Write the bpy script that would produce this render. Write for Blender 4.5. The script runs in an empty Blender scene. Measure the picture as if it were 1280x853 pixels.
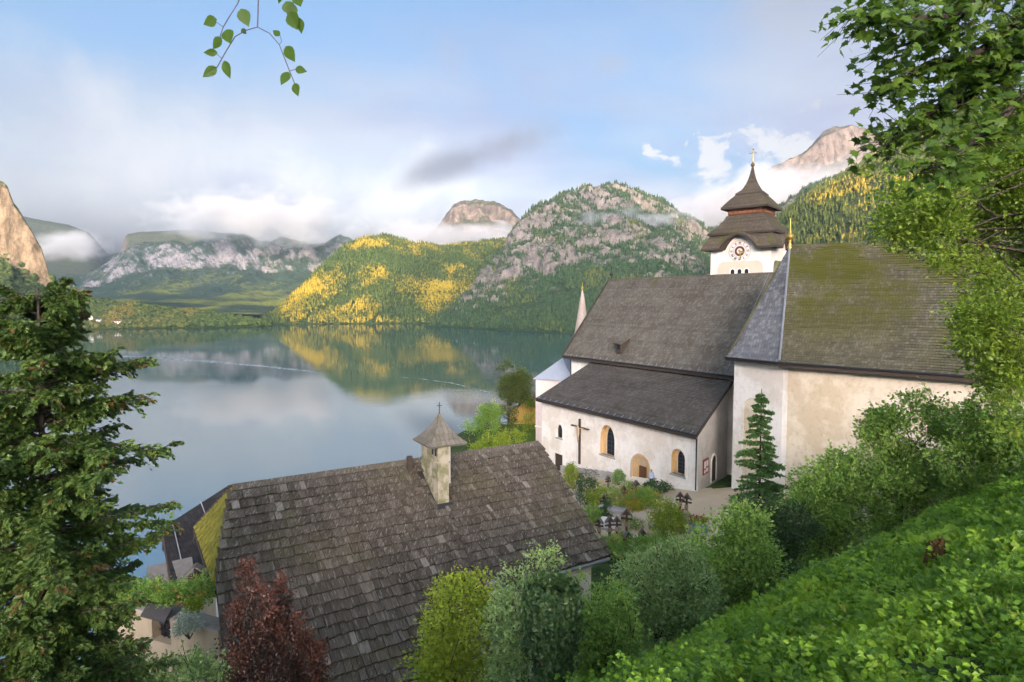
import bpy, bmesh, math, random
import numpy as np
from mathutils import Vector, Matrix

random.seed(7)
RNG = np.random.default_rng(11)
S = bpy.context.scene
COL = S.collection
R = math.radians

# ------------------------------------------------------------------ camera
CAM_Z = 70.0                       # metres above the lake
FPX, CX, CY, PITCH = 760.0, 640.0, 426.5, math.atan(50.0 / 760.0)
cam_d = bpy.data.cameras.new("camera")
cam_d.sensor_width = 36.0
cam_d.lens = 36.0 * FPX / 1280.0
cam_d.clip_start = 0.1
cam_d.clip_end = 30000
cam = bpy.data.objects.new("camera", cam_d)
COL.objects.link(cam)
cam.location = (0, 0, CAM_Z)
cam.rotation_euler = (R(90) - PITCH, 0, 0)
S.camera = cam

# ------------------------------------------------------------------ light
SUN_EL, SUN_ROT = 10.0, 180.0       # low evening sun straight behind the camera
sun_d = bpy.data.lights.new("sun", 'SUN')
sun_d.energy = 5.0
sun_d.angle = R(0.5)
sun_d.color = (1.0, 0.74, 0.36)
sun = bpy.data.objects.new("sun", sun_d)
COL.objects.link(sun)
_sd = Vector((math.sin(R(SUN_ROT)) * math.cos(R(SUN_EL)), math.cos(R(SUN_ROT)) * math.cos(R(SUN_EL)), math.sin(R(SUN_EL))))
sun.rotation_euler = _sd.to_track_quat('Z', 'Y').to_euler()
sun.location = (0, -50, 400)

S.view_settings.view_transform = 'Standard'
S.view_settings.look = 'None'
S.view_settings.gamma = 1.0
S.view_settings.exposure = 1.1
S.view_settings.use_curve_mapping = False
S.cycles.max_bounces = 6
S.cycles.diffuse_bounces = 3
S.cycles.glossy_bounces = 3
S.cycles.transmission_bounces = 4
S.cycles.transparent_max_bounces = 12
S.cycles.volume_bounces = 2
S.cycles.volume_max_steps = 48
S.cycles.use_denoising = True
S.cycles.sample_clamp_indirect = 6.0

# ------------------------------------------------------------------ node helper
class NT:
    def __init__(self, tree):
        self.t = tree
        tree.nodes.clear()
    def n(self, typ, ins=None, **props):
        nd = self.t.nodes.new(typ)
        for k, v in props.items():
            setattr(nd, k, v)
        for k, v in (ins or {}).items():
            sock = nd.inputs[k]
            if isinstance(v, bpy.types.NodeSocket):
                self.t.links.new(v, sock)
            else:
                sock.default_value = v
        return nd
    def math(self, op, a, b=0.0, c=None, clamp=False):
        ins = {0: a, 1: b}
        if c is not None:
            ins[2] = c
        return self.n('ShaderNodeMath', ins, operation=op, use_clamp=clamp).outputs[0]
    def vmath(self, op, a, b=(0, 0, 0), out=0):
        return self.n('ShaderNodeVectorMath', {0: a, 1: b}, operation=op).outputs[out]
    def noise(self, vec, scale, detail=4, rough=0.55, dist=0.0, col=False):
        nd = self.n('ShaderNodeTexNoise', {'Scale': scale, 'Detail': detail, 'Roughness': rough, 'Distortion': dist})
        if vec is not None:
            self.t.links.new(vec, nd.inputs['Vector'])
        return nd.outputs['Color' if col else 'Fac']
    def ramp(self, fac, stops, interp='LINEAR'):
        nd = self.n('ShaderNodeValToRGB', {'Fac': fac})
        cr = nd.color_ramp
        cr.interpolation = interp
        while len(cr.elements) < len(stops):
            cr.elements.new(0.5)
        for e, (p, c) in zip(cr.elements, stops):
            e.position = p
            e.color = (c, c, c, 1) if isinstance(c, (int, float)) else (*c, 1)
        return nd.outputs[0]
    def mix(self, fac, a, b, mode='MIX'):
        nd = self.n('ShaderNodeMix', data_type='RGBA', blend_type=mode)
        for idx, v in ((0, fac), (6, a), (7, b)):
            if isinstance(v, bpy.types.NodeSocket):
                self.t.links.new(v, nd.inputs[idx])
            else:
                nd.inputs[idx].default_value = v if not isinstance(v, tuple) else (*v[:3], 1)
        return nd.outputs[2]
    def sstep(self, x, a, b):
        nd = self.n('ShaderNodeMapRange', {0: x, 1: a, 2: b, 3: 0.0, 4: 1.0}, interpolation_type='SMOOTHSTEP')
        return nd.outputs[0]
    def bump(self, h, strength=0.5, dist=0.05):
        return self.n('ShaderNodeBump', {'Height': h, 'Strength': strength, 'Distance': dist}).outputs[0]

MATS = {}
def mat(name, fn):
    if name in MATS:
        return MATS[name]
    m = bpy.data.materials.new(name)
    m.use_nodes = True
    t = NT(m.node_tree)
    out = t.n('ShaderNodeOutputMaterial')
    sh = fn(t)
    if isinstance(sh, tuple):
        vol = sh[1]
        t.t.links.new(vol, out.inputs['Volume'])
    else:
        t.t.links.new(sh, out.inputs['Surface'])
    MATS[name] = m
    return m
def pbsdf(t, col, rough=0.8, normal=None, spec=0.3, metal=0.0, **kw):
    ins = {'Base Color': col if isinstance(col, bpy.types.NodeSocket) else (*col, 1), 'Roughness': rough,
           'Specular IOR Level': spec, 'Metallic': metal}
    ins.update(kw)
    if normal is not None:
        ins['Normal'] = normal
    return t.n('ShaderNodeBsdfPrincipled', ins).outputs[0]
def plain(name, col, rough=0.8, var=0.25, scale=3.0, spec=0.3, metal=0.0, bump=0.3):
    def fn(t):
        g = t.n('ShaderNodeTexCoord').outputs['Object']
        nz = t.noise(g, scale, 5, 0.6)
        c = t.mix(nz, tuple(v * (1 - var) for v in col), tuple(min(1, v * (1 + var)) for v in col))
        return pbsdf(t, c, rough, t.bump(t.noise(g, scale * 6, 3), bump, 0.02), spec, metal)
    return mat(name, fn)

# ------------------------------------------------------------------ sky
world = bpy.data.worlds.new("World")
S.world = world
world.use_nodes = True
wt = NT(world.node_tree)
def pixdir(px, py):
    a, b = (px - CX) / FPX, (CY - py) / FPX
    v = Vector((a, math.cos(PITCH) + b * math.sin(PITCH), -math.sin(PITCH) + b * math.cos(PITCH)))
    return v.normalized()
LREF = 3.1
def build_world():
    t = wt
    out = t.n('ShaderNodeOutputWorld')
    sky = t.n('ShaderNodeTexSky', sky_type='NISHITA', sun_disc=False, sun_elevation=R(SUN_EL), sun_rotation=R(SUN_ROT),
              altitude=500.0, air_density=1.0, dust_density=9.0, ozone_density=1.0).outputs[0]
    d = t.vmath('NORMALIZE', t.n('ShaderNodeTexCoord').outputs['Generated'])
    sx = t.n('ShaderNodeSeparateXYZ', {0: d})
    dz = t.math('MAXIMUM', sx.outputs[2], 0.0)
    den = t.math('ADD', dz, 0.16)
    px = t.math('DIVIDE', sx.outputs[0], den)
    py = t.math('DIVIDE', sx.outputs[1], den)
    p = t.n('ShaderNodeCombineXYZ', {0: px, 1: py, 2: 0.0}).outputs[0]
    lum0 = t.n('ShaderNodeRGBToBW', {0: sky}).outputs[0]
    # clouds scatter forward: they brighten faster than the clear air towards the sun
    lum = t.math('MULTIPLY', t.math('POWER', t.math('DIVIDE', lum0, LREF), 1.75), LREF)
    # high soft layer: broad lilac sheet that thins out overhead
    n1 = t.noise(t.vmath('ADD', p, (3.1, 1.7, 0)), 0.55, 5, 0.5, 0.3)
    cov = t.math('ADD', n1, t.math('MULTIPLY', dz, -0.74))
    m1 = t.sstep(cov, 0.14, 0.40)
    n1b = t.noise(t.vmath('ADD', t.vmath('MULTIPLY', d, (1.3, 1.3, 4.5)), (8.4, 2, 1)), 1.7, 5, 0.52, 0.25)
    c_hi = t.mix(t.sstep(n1b, 0.36, 0.64), (0.86, 0.82, 1.03), (1.17, 1.13, 1.20))
    hue = t.n('ShaderNodeVectorMath', {0: sky, 3: t.math('DIVIDE', lum, t.math('MAXIMUM', lum0, 0.001))}, operation='SCALE').outputs[0]
    lumc = t.mix(0.42, lum, hue)
    hi = t.mix(1.0, c_hi, lumc, 'MULTIPLY')
    # cloud seen at a low angle is thicker and brighter
    low = t.math('ADD', 1.66, t.math('MULTIPLY', t.math('SUBTRACT', 1.0, t.sstep(dz, 0.02, 0.30)), 0.62))
    hi = t.n('ShaderNodeVectorMath', {0: hi, 3: low}, operation='SCALE').outputs[0]
    tint = t.n('ShaderNodeVectorMath', {0: t.mix(1.0, sky, (0.60, 0.96, 1.28), 'MULTIPLY'), 3: 1.06}, operation='SCALE').outputs[0]
    c = t.mix(m1, tint, hi)
    # scattered bright cumulus and grey streaks
    nn = t.noise(d, 9.0, 6, 0.58, 0.3)
    nf = t.noise(t.vmath('MULTIPLY', d, (1, 1, 1.5)), 26.0, 6, 0.62, 0.5)
    def puff(c, pxl, pyl, rad, sx_, gain, col, lo=0.35, soft=0.6, rough=2.6, tilt=0.0, fine=False):
        dd = t.vmath('SUBTRACT', d, tuple(pixdir(pxl, pyl)))
        if tilt:
            dd = t.n('ShaderNodeVectorRotate', {'Vector': dd, 'Axis': (0, 1, 0), 'Angle': R(tilt)}, rotation_type='AXIS_ANGLE').outputs[0]
        dist = t.vmath('LENGTH', t.vmath('MULTIPLY', dd, (1.0 / sx_, 1.0, 1.0)), out=1)
        f = t.math('ADD', t.math('SUBTRACT', 1.0, t.math('DIVIDE', dist, rad)), t.math('MULTIPLY', t.math('SUBTRACT', nf if fine else nn, 0.5), rough))
        m = t.math('MULTIPLY', t.sstep(f, lo, lo + soft), gain)
        cc = t.mix(1.0, col, lum, 'MULTIPLY')
        return t.mix(m, c, cc)
    W = (2.3, 2.3, 2.35)
    c = puff(c, 120, 235, 0.26, 2.4, 0.95, (2.75, 2.75, 2.8), 0.15, 1.1, 1.5)
    c = puff(c, 460, 262, 0.13, 2.2, 0.95, (2.8, 2.8, 2.85), 0.2, 0.8, 2.0)
    c = puff(c, 588, 198, 0.040, 5.2, 0.95, (0.84, 0.88, 1.08), 0.2, 0.8, 1.3, 17)
    c = puff(c, 650, 176, 0.05, 2.4, 0.5, (0.9, 0.92, 1.12), 0.2, 1.0, 1.4, 16)
    c = puff(c, 890, 199, 0.048, 1.5, 1.0, W, 0.3, 0.5, 3.6, 10, True)
    c = puff(c, 819, 193, 0.024, 0.9, 1.0, W, 0.3, 0.5, 4.5, 0, True)
    c = puff(c, 978, 192, 0.055, 2.0, 1.0, W, 0.3, 0.5, 3.4, 8, True)
    c = puff(c, 1000, 20, 0.10, 1.3, 0.55, (1.9, 1.85, 2.0), 0.2, 1.0)
    c = puff(c, 760, 80, 0.035, 1.4, 0.5, (1.55, 1.6, 1.85))
    c = puff(c, 565, 85, 0.06, 0.6, 0.4, (1.6, 1.55, 1.8), 0.2, 1.0)
    c = puff(c, 1022, 134, 0.014, 0.8, 0.8, (2.0, 2.0, 2.1), 0.3, 0.5, 4.0, 0, True)
    bg = t.n('ShaderNodeBackground', {'Color': c, 'Strength': 0.13})
    t.t.links.new(bg.outputs[0], out.inputs['Surface'])
build_world()
world.cycles.sampling_method = 'MANUAL'
world.cycles.sample_map_resolution = 512

# ------------------------------------------------------------------ object helpers
def P(px, py, Y):
    """world point seen at photo pixel (px,py) whose forward distance is Y"""
    v = pixdir(px, py)
    k = Y / v.y
    return Vector((v.x * k, Y, CAM_Z + v.z * k))
def PZ(px, py, z):
    """world point on the ray of a photo pixel at height z"""
    v = pixdir(px, py)
    k = (z - CAM_Z) / v.z
    return Vector((v.x * k, v.y * k, z))
def link(o, parent=None):
    COL.objects.link(o)
    if parent is not None:
        o.parent = parent
    return o
def empty(name, loc=(0, 0, 0), rz=0.0):
    o = bpy.data.objects.new(name, None)
    o.location = loc
    o.rotation_euler.z = rz
    o.empty_display_size = 0.3
    return link(o)
def tag(o, label=None, cat=None, group=None, kind=None):
    for k, v in (('label', label), ('category', cat), ('group', group), ('kind', kind)):
        if v:
            o[k] = v
    return o
def mesh_np(name, verts, faces_list, mats, parent=None, smooth=False, attr=None, mat_idx=None):
    """verts (N,3); faces_list: list of (M,k) int arrays; attr dict of per-vertex floats"""
    me = bpy.data.meshes.new(name)
    verts = np.asarray(verts, dtype=np.float32)
    me.vertices.add(len(verts))
    me.vertices.foreach_set('co', verts.ravel())
    loops, starts, off = [], [], 0
    for f in faces_list:
        f = np.asarray(f, dtype=np.int32)
        if len(f) == 0:
            continue
        k = f.shape[1]
        loops.append(f.ravel())
        starts.append(off + np.arange(len(f), dtype=np.int32) * k)
        off += f.size
    loops = np.concatenate(loops)
    starts = np.concatenate(starts)
    me.loops.add(len(loops))
    me.loops.foreach_set('vertex_index', loops)
    me.polygons.add(len(starts))
    me.polygons.foreach_set('loop_start', starts)
    if mat_idx is not None:
        me.polygons.foreach_set('material_index', np.asarray(mat_idx, dtype=np.int32))
    me.polygons.foreach_set('use_smooth', np.full(len(starts), smooth, dtype=bool))
    me.update(calc_edges=True)
    me.validate()
    for k, v in (attr or {}).items():
        a = me.attributes.new(k, 'FLOAT', 'POINT')
        a.data.foreach_set('value', np.asarray(v, dtype=np.float32))
    for m in (mats if isinstance(mats, (list, tuple)) else [mats]):
        me.materials.append(m)
    o = bpy.data.objects.new(name, me)
    return link(o, parent)
class MB:
    """collects simple solids; build() links them as one mesh object"""
    def __init__(self):
        self.v, self.f = [], []
    def add(self, vs, fs):
        b = len(self.v)
        self.v += [tuple(v) for v in vs]
        self.f += [tuple(i + b for i in f) for f in fs]
        return self
    def hexa(self, p):       # 8 points: bottom ring 0-3 then top ring 4-7
        return self.add(p, [(3, 2, 1, 0), (4, 5, 6, 7), (0, 1, 5, 4), (1, 2, 6, 5), (2, 3, 7, 6), (3, 0, 4, 7)])
    def box(self, c, s, rz=0.0):
        cx, cy, cz = c
        hx, hy, hz = s[0] / 2, s[1] / 2, s[2] / 2
        cs, sn = math.cos(rz), math.sin(rz)
        pts = []
        for z in (-hz, hz):
            for x, y in ((-hx, -hy), (hx, -hy), (hx, hy), (-hx, hy)):
                pts.append((cx + x * cs - y * sn, cy + x * sn + y * cs, cz + z))
        return self.hexa(pts)
    def beam(self, a, b, w, h, up=(0, 0, 1)):
        a, b = Vector(a), Vector(b)
        d = (b - a).normalized()
        s = d.cross(Vector(up))
        if s.length < 1e-4:
            s = d.cross(Vector((0, 1, 0)))
        s.normalize()
        u = s.cross(d).normalized()
        s, u = s * w / 2, u * h / 2
        return self.hexa([a - s - u, a + s - u, b + s - u, b - s - u, a - s + u, a + s + u, b + s + u, b - s + u])
    def tube(self, pts, radii, n=6, cap=True):
        pts = [Vector(p) for p in pts]
        rings = []
        for i, p in enumerate(pts):
            d = (pts[min(i + 1, len(pts) - 1)] - pts[max(i - 1, 0)]).normalized()
            s = d.cross(Vector((0.13, 0.31, 0.94)))
            if s.length < 1e-3:
                s = d.cross(Vector((1, 0, 0)))
            s.normalize()
            u = d.cross(s)
            r = radii[i] if isinstance(radii, (list, tuple)) else radii
            rings.append([p + (s * math.cos(2 * math.pi * k / n) + u * math.sin(2 * math.pi * k / n)) * r for k in range(n)])
        vs = [v for rg in rings for v in rg]
        fs = []
        for i in range(len(rings) - 1):
            for k in range(n):
                k2 = (k + 1) % n
                fs.append((i * n + k, i * n + k2, (i + 1) * n + k2, (i + 1) * n + k))
        if cap:
            fs.append(tuple(range(n))[::-1])
            fs.append(tuple((len(rings) - 1) * n + k for k in range(n)))
        return self.add(vs, fs)
    def lathe(self, c, prof, n=12):
        c = Vector(c)
        vs = [(c.x + r * math.cos(2 * math.pi * k / n), c.y + r * math.sin(2 * math.pi * k / n), c.z + z) for r, z in prof for k in range(n)]
        fs = []
        for i in range(len(prof) - 1):
            for k in range(n):
                k2 = (k + 1) % n
                fs.append((i * n + k, i * n + k2, (i + 1) * n + k2, (i + 1) * n + k))
        return self.add(vs, fs)
    def prism(self, poly, off):     # poly: list of 3D points, extruded by off
        off = Vector(off)
        n = len(poly)
        vs = [Vector(p) for p in poly] + [Vector(p) + off for p in poly]
        fs = [tuple(range(n))[::-1], tuple(range(n, 2 * n))]
        for i in range(n):
            j = (i + 1) % n
            fs.append((i, j, n + j, n + i))
        return self.add(vs, fs)
    def build(self, name, m, parent=None, smooth=False, origin=None):
        me = bpy.data.meshes.new(name)
        o0 = Vector(origin) if origin is not None else Vector((0, 0, 0))
        me.from_pydata([tuple(Vector(v) - o0) for v in self.v], [], self.f)
        me.materials.append(m)
        bm = bmesh.new()
        bm.from_mesh(me)
        bmesh.ops.recalc_face_normals(bm, faces=bm.faces)
        bm.to_mesh(me)
        bm.free()
        if smooth:
            me.polygons.foreach_set('use_smooth', [True] * len(me.polygons))
        o = bpy.data.objects.new(name, me)
        o.location = o0
        return link(o, parent)

# ------------------------------------------------------------------ numpy noise
_H = RNG.random((256, 256)).astype(np.float64)
def vnoise(x, y):
    xi, yi = np.floor(x).astype(int), np.floor(y).astype(int)
    fx, fy = x - xi, y - yi
    fx, fy = fx * fx * (3 - 2 * fx), fy * fy * (3 - 2 * fy)
    a, b = _H[xi % 256, yi % 256], _H[(xi + 1) % 256, yi % 256]
    c, d = _H[xi % 256, (yi + 1) % 256], _H[(xi + 1) % 256, (yi + 1) % 256]
    return (a * (1 - fx) + b * fx) * (1 - fy) + (c * (1 - fx) + d * fx) * fy
def fbm(x, y, oct=5, gain=0.5):
    s, a, tot = 0.0, 1.0, 0.0
    for i in range(oct):
        s = s + a * vnoise(x * 2 ** i + 17.3 * i, y * 2 ** i + 5.1 * i)
        tot += a
        a *= gain
    return s / tot
def ridged(x, y, oct=5):
    s, a, tot = 0.0, 1.0, 0.0
    for i in range(oct):
        s = s + a * (1 - np.abs(2 * vnoise(x * 2 ** i + 9.7 * i, y * 2 ** i + 3.3 * i) - 1))
        tot += a
        a *= 0.5
    return s / tot
def sm(x, a, b):
    t = np.clip((x - a) / (b - a), 0, 1)
    return t * t * (3 - 2 * t)
# ------------------------------------------------------------------ landscape materials
def world_pos(t):
    return t.n('ShaderNodeNewGeometry').outputs['Position']
def mountain_material(name, forest_a, forest_b, rock_a, rock_b, rock_lo, rock_hi, sc=1.0, meadow=None, warm=None, nw=0.75):
    def fn(t):
        g = t.n('ShaderNodeNewGeometry')
        pos = g.outputs['Position']
        nz = t.n('ShaderNodeSeparateXYZ', {0: g.outputs['True Normal']}).outputs[2]
        big = t.noise(t.vmath('MULTIPLY', pos, (1, 1, 0.55)), 0.004 * sc, 5, 0.6)
        mid = t.noise(pos, 0.02 * sc, 6, 0.65)
        fine = t.noise(pos, 0.09 * sc, 5, 0.7)
        st = t.noise(t.vmath('MULTIPLY', pos, (1, 1, 0.22)), 0.035 * sc, 6, 0.7)
        steep = t.math('SUBTRACT', 1.0, t.math('ABSOLUTE', nz))
        k = t.math('ADD', steep, t.math('MULTIPLY', t.math('SUBTRACT', big, 0.5), nw))
        k = t.math('ADD', k, t.math('MULTIPLY', t.math('SUBTRACT', mid, 0.5), nw))
        k = t.math('ADD', k, t.math('MULTIPLY', t.math('SUBTRACT', st, 0.5), nw * 0.8))
        rk = t.sstep(k, rock_lo, rock_hi)
        forest = t.mix(t.sstep(fine, 0.3, 0.7), forest_a, forest_b)
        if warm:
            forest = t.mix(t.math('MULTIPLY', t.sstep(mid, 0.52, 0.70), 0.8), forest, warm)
        if meadow:
            flat = t.math('MULTIPLY', t.sstep(nz, 0.90, 0.985), t.sstep(big, 0.45, 0.6))
            forest = t.mix(flat, forest, meadow)
        rock = t.mix(t.sstep(st, 0.32, 0.68), rock_a, rock_b)
        rock = t.mix(t.math('MULTIPLY', t.sstep(fine, 0.5, 0.75), 0.55), rock, forest_a)
        c = t.mix(rk, forest, rock)
        h = t.math('ADD', t.math('MULTIPLY', mid, 3.0), t.math('ADD', fine, st))
        return pbsdf(t, c, 0.95, t.bump(h, 0.9, 9.0 / sc), 0.05)
    return mat(name, fn)

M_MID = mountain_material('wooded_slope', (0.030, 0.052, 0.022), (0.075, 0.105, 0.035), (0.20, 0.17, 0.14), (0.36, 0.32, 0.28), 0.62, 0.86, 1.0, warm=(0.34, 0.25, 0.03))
M_BIG = mountain_material('rocky_wooded_slope', (0.028, 0.055, 0.030), (0.060, 0.095, 0.040), (0.10, 0.090, 0.082), (0.26, 0.225, 0.20), 0.21, 0.34, 1.0, nw=0.50)
M_FAR = mountain_material('far_rock', (0.020, 0.045, 0.040), (0.050, 0.080, 0.045), (0.15, 0.145, 0.155), (0.33, 0.30, 0.30), 0.28, 0.56, 0.5, meadow=(0.22, 0.24, 0.05))
M_PEAK = mountain_material('bare_peak', (0.045, 0.055, 0.035), (0.075, 0.085, 0.04), (0.050, 0.043, 0.040), (0.19, 0.150, 0.125), 0.12, 0.42, 0.8)
M_CLIFF = mountain_material('cliff_and_wood', (0.035, 0.055, 0.02), (0.085, 0.11, 0.03), (0.085, 0.062, 0.04), (0.37, 0.28, 0.19), 0.44, 0.62, 1.4)
M_RIGHT = mountain_material('autumn_slope', (0.030, 0.050, 0.025), (0.075, 0.10, 0.035), (0.24, 0.20, 0.17), (0.40, 0.34, 0.30), 0.52, 0.80, 1.2, warm=(0.26, 0.19, 0.03))

def loft(name, ridge, foot, prof, m, nu=260, nv=130, gul=0.10, amp=0.06, freq=1 / 260.0, back=900.0, foot_z=-4.0, rough=4.0, parent=None, cam_pts=True, lowslope=0, warp=0.0, rs=28.0):
    """a mountain flank between a crest and a foot line, with gullies and spurs, and a back side"""
    if cam_pts:
        rp = np.array([P(*r) for r in ridge])
        rx = np.array([r[0] for r in ridge], float)
        fx = np.array([f[0] for f in foot], float)
        fp = np.array([((f[0] - CX) / FPX * f[1], f[1], f[2] if len(f) > 2 else foot_z) for f in foot])
    else:
        rp, fp = np.array(ridge, float), np.array(foot, float)
        rx, fx = rp[:, 0], fp[:, 0]
    u = np.linspace(rx[0], rx[-1], nu)
    rid = np.stack([np.interp(u, rx, rp[:, k]) for k in range(3)], 1)
    fo = np.stack([np.interp(u, fx, fp[:, k]) for k in range(3)], 1)
    v = np.concatenate([np.linspace(-0.9, -0.1, 6), np.linspace(0, 1, nv)])
    U, V = np.meshgrid(np.arange(nu), v, indexing='ij')
    Vp = np.clip(V, 0, 1)
    X = rid[U, 0] * (1 - Vp) + fo[U, 0] * Vp
    Y = rid[U, 1] * (1 - Vp) + fo[U, 1] * Vp
    Yf = Y
    Y = Y + np.where(V < 0, -V * back, 0)
    if cam_pts:
        X = X * Y / Yf          # the far side widens away from the lake
    env = np.sin(np.pi * np.clip(Vp, 0, 1)) ** 0.7
    g = ridged(X * freq + 3.7, Y * freq * 0.5 + 1.3, 5) - 0.62
    g2 = fbm(X * freq * 2.3 + 11, Y * freq * 2.3 + 4, 5) - 0.5
    wq = fbm(X / 620.0 + 5, Y / 900.0 + 2, 3) - 0.5
    Vs = np.clip(Vp + env * (gul * g * 1.6 + gul * g2 + warp * wq), 0, 1)
    pv = np.interp(Vs, [q[0] for q in prof], [q[1] for q in prof])
    Hh = rid[U, 2] - fo[U, 2]
    if lowslope:
        kk = sm(Hh, lowslope, lowslope * 2.0)
        pv = pv * kk + (1 - Vs) ** 1.1 * (1 - kk)
    Z = fo[U, 2] + Hh * pv
    Z = Z + env * Hh * amp * (g * 1.5 + g2)
    Z = Z + ((fbm(X / rs, Y / rs, 5, 0.6) - 0.5) + 0.6 * (ridged(X / rs / 1.7 + 2, Y / rs / 1.7, 4) - 0.6)) * rough * (0.18 + 0.82 * sm(pv, 0.10, 0.45)) * np.clip(Hh / 60.0, 0.1, 1.5) * np.where(V < 0, 0, 1)
    Z = np.where(V < 0, rid[U, 2] * (1 + V * 1.1) - 20 * (V < -0.05), Z)
    W = len(v)
    idx = np.arange(nu * W).reshape(nu, W)
    F = np.stack([idx[:-1, :-1], idx[:-1, 1:], idx[1:, 1:], idx[1:, :-1]], -1).reshape(-1, 4)
    vs = np.stack([X, Y, Z], -1).reshape(-1, 3)
    o = mesh_np(name, vs, [F], m, parent, smooth=True)
    tag(o, kind='structure')
    return o, np.stack([X, Y, Z], -1)[:, 6:, :]

def tree_points(grid, n, rng, smin=0.55, keep=None, nzlim=0.0, zmin=2.0):
    """random points on a loft grid, denser where it is not rock"""
    nu, nv, _ = grid.shape
    a = grid[:-1, :-1]; b = grid[1:, :-1]; c = grid[:-1, 1:]
    nrm = np.cross(b - a, c - a)
    area = np.linalg.norm(nrm, axis=-1)
    nz = np.abs(nrm[..., 2]) / np.maximum(area, 1e-6)
    w = area * (nz > nzlim)
    w = w / w.sum()
    k = rng.choice(w.size, n, p=w.ravel())
    i, j = np.unravel_index(k, w.shape)
    s, t = rng.random((2, n, 1))
    p = a[i, j] + (b[i, j] - a[i, j]) * s + (c[i, j] - a[i, j]) * t
    msk = p[:, 2] > zmin
    if keep is not None:
        msk &= keep(p)
    return p[msk]

def forest_nodes(name, m, round_=False):
    ng = bpy.data.node_groups.new(name, 'GeometryNodeTree')
    ng.interface.new_socket('Geometry', in_out='INPUT', socket_type='NodeSocketGeometry')
    ng.interface.new_socket('Geometry', in_out='OUTPUT', socket_type='NodeSocketGeometry')
    N, L = ng.nodes, ng.links
    gi, go = N.new('NodeGroupInput'), N.new('NodeGroupOutput')
    jn = N.new('GeometryNodeJoinGeometry')
    if round_:
        specs = None
        ic = N.new('GeometryNodeMeshIcoSphere')
        ic.inputs['Radius'].default_value = 0.42
        ic.inputs['Subdivisions'].default_value = 2
        sp = N.new('GeometryNodeSetPosition')
        nz = N.new('ShaderNodeTexNoise')
        nz.inputs['Scale'].default_value = 3.5
        sub = N.new('ShaderNodeVectorMath'); sub.operation = 'SUBTRACT'; sub.inputs[1].default_value = (0.5, 0.5, 0.0)
        L.new(nz.outputs['Color'], sub.inputs[0])
        sc = N.new('ShaderNodeVectorMath'); sc.operation = 'SCALE'; sc.inputs['Scale'].default_value = 0.5
        L.new(sub.outputs[0], sc.inputs[0])
        L.new(ic.outputs[0], sp.inputs['Geometry'])
        L.new(sc.outputs[0], sp.inputs['Offset'])
        L.new(sp.outputs[0], jn.inputs[0])
    else:
        for r, z0, h in ((0.22, 0.08, 0.45), (0.17, 0.30, 0.42), (0.11, 0.55, 0.45)):
            cn = N.new('GeometryNodeMeshCone')
            cn.inputs['Vertices'].default_value = 7
            cn.inputs['Radius Bottom'].default_value = r
            cn.inputs['Depth'].default_value = h
            tr = N.new('GeometryNodeTransform')
            tr.inputs['Translation'].default_value = (0, 0, z0)
            L.new(cn.outputs[0], tr.inputs[0])
            L.new(tr.outputs[0], jn.inputs[0])
    sm_ = N.new('GeometryNodeSetMaterial')
    sm_.inputs['Material'].default_value = m
    L.new(jn.outputs[0], sm_.inputs[0])
    ip = N.new('GeometryNodeInstanceOnPoints')
    L.new(gi.outputs[0], ip.inputs['Points'])
    L.new(sm_.outputs[0], ip.inputs['Instance'])
    at = N.new('GeometryNodeInputNamedAttribute')
    at.data_type = 'FLOAT'
    at.inputs['Name'].default_value = 'size'
    L.new(at.outputs[0], ip.inputs['Scale'])
    rv = N.new('FunctionNodeRandomValue')
    rv.data_type = 'FLOAT_VECTOR'
    rv.inputs[0].default_value = (-0.05, -0.05, 0)
    rv.inputs[1].default_value = (0.05, 0.05, 6.28)
    L.new(rv.outputs[0], ip.inputs['Rotation'])
    L.new(ip.outputs[0], go.inputs[0])
    return ng
def tree_mass_material(name, cols, warm_lo=0.5, warm_hi=0.7, tintz=None):
    def fn(t):
        pos = world_pos(t)
        big = t.noise(pos, 0.006, 4, 0.6)
        sm_ = t.noise(pos, 0.11, 2, 0.5)
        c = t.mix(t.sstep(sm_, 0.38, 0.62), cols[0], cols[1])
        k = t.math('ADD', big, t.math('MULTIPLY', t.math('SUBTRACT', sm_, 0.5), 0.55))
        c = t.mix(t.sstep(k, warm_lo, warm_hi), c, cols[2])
        d = pbsdf(t, c, 0.9, None, 0.05)
        return d
    return mat(name, fn)
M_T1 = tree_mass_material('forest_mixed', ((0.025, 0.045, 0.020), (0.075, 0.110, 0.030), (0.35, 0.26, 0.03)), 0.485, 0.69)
M_T2 = tree_mass_material('forest_dark', ((0.020, 0.042, 0.024), (0.050, 0.085, 0.035), (0.11, 0.12, 0.03)), 0.55, 0.75)
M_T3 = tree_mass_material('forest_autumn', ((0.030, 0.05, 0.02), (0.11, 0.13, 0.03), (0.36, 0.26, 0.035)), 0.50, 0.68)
M_T4 = tree_mass_material('forest_headland', ((0.030, 0.055, 0.018), (0.085, 0.110, 0.028), (0.15, 0.12, 0.03)), 0.50, 0.70)
NG = {}
def forest(name, pts, m, size, label, round_=False):
    key = (m.name, round_)
    if key not in NG:
        NG[key] = forest_nodes('forest_' + m.name + ('_round' if round_ else ''), m, round_)
    me = bpy.data.meshes.new(name)
    me.vertices.add(len(pts))
    me.vertices.foreach_set('co', pts.astype(np.float32).ravel())
    a = me.attributes.new('size', 'FLOAT', 'POINT')
    a.data.foreach_set('value', (size * (0.6 + 0.7 * RNG.random(len(pts)))).astype(np.float32))
    me.materials.append(m)
    o = bpy.data.objects.new(name, me)
    link(o)
    md = o.modifiers.new('scatter', 'NODES')
    md.node_group = NG[key]
    tag(o, label, 'forest', kind='stuff')
    return o

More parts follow.
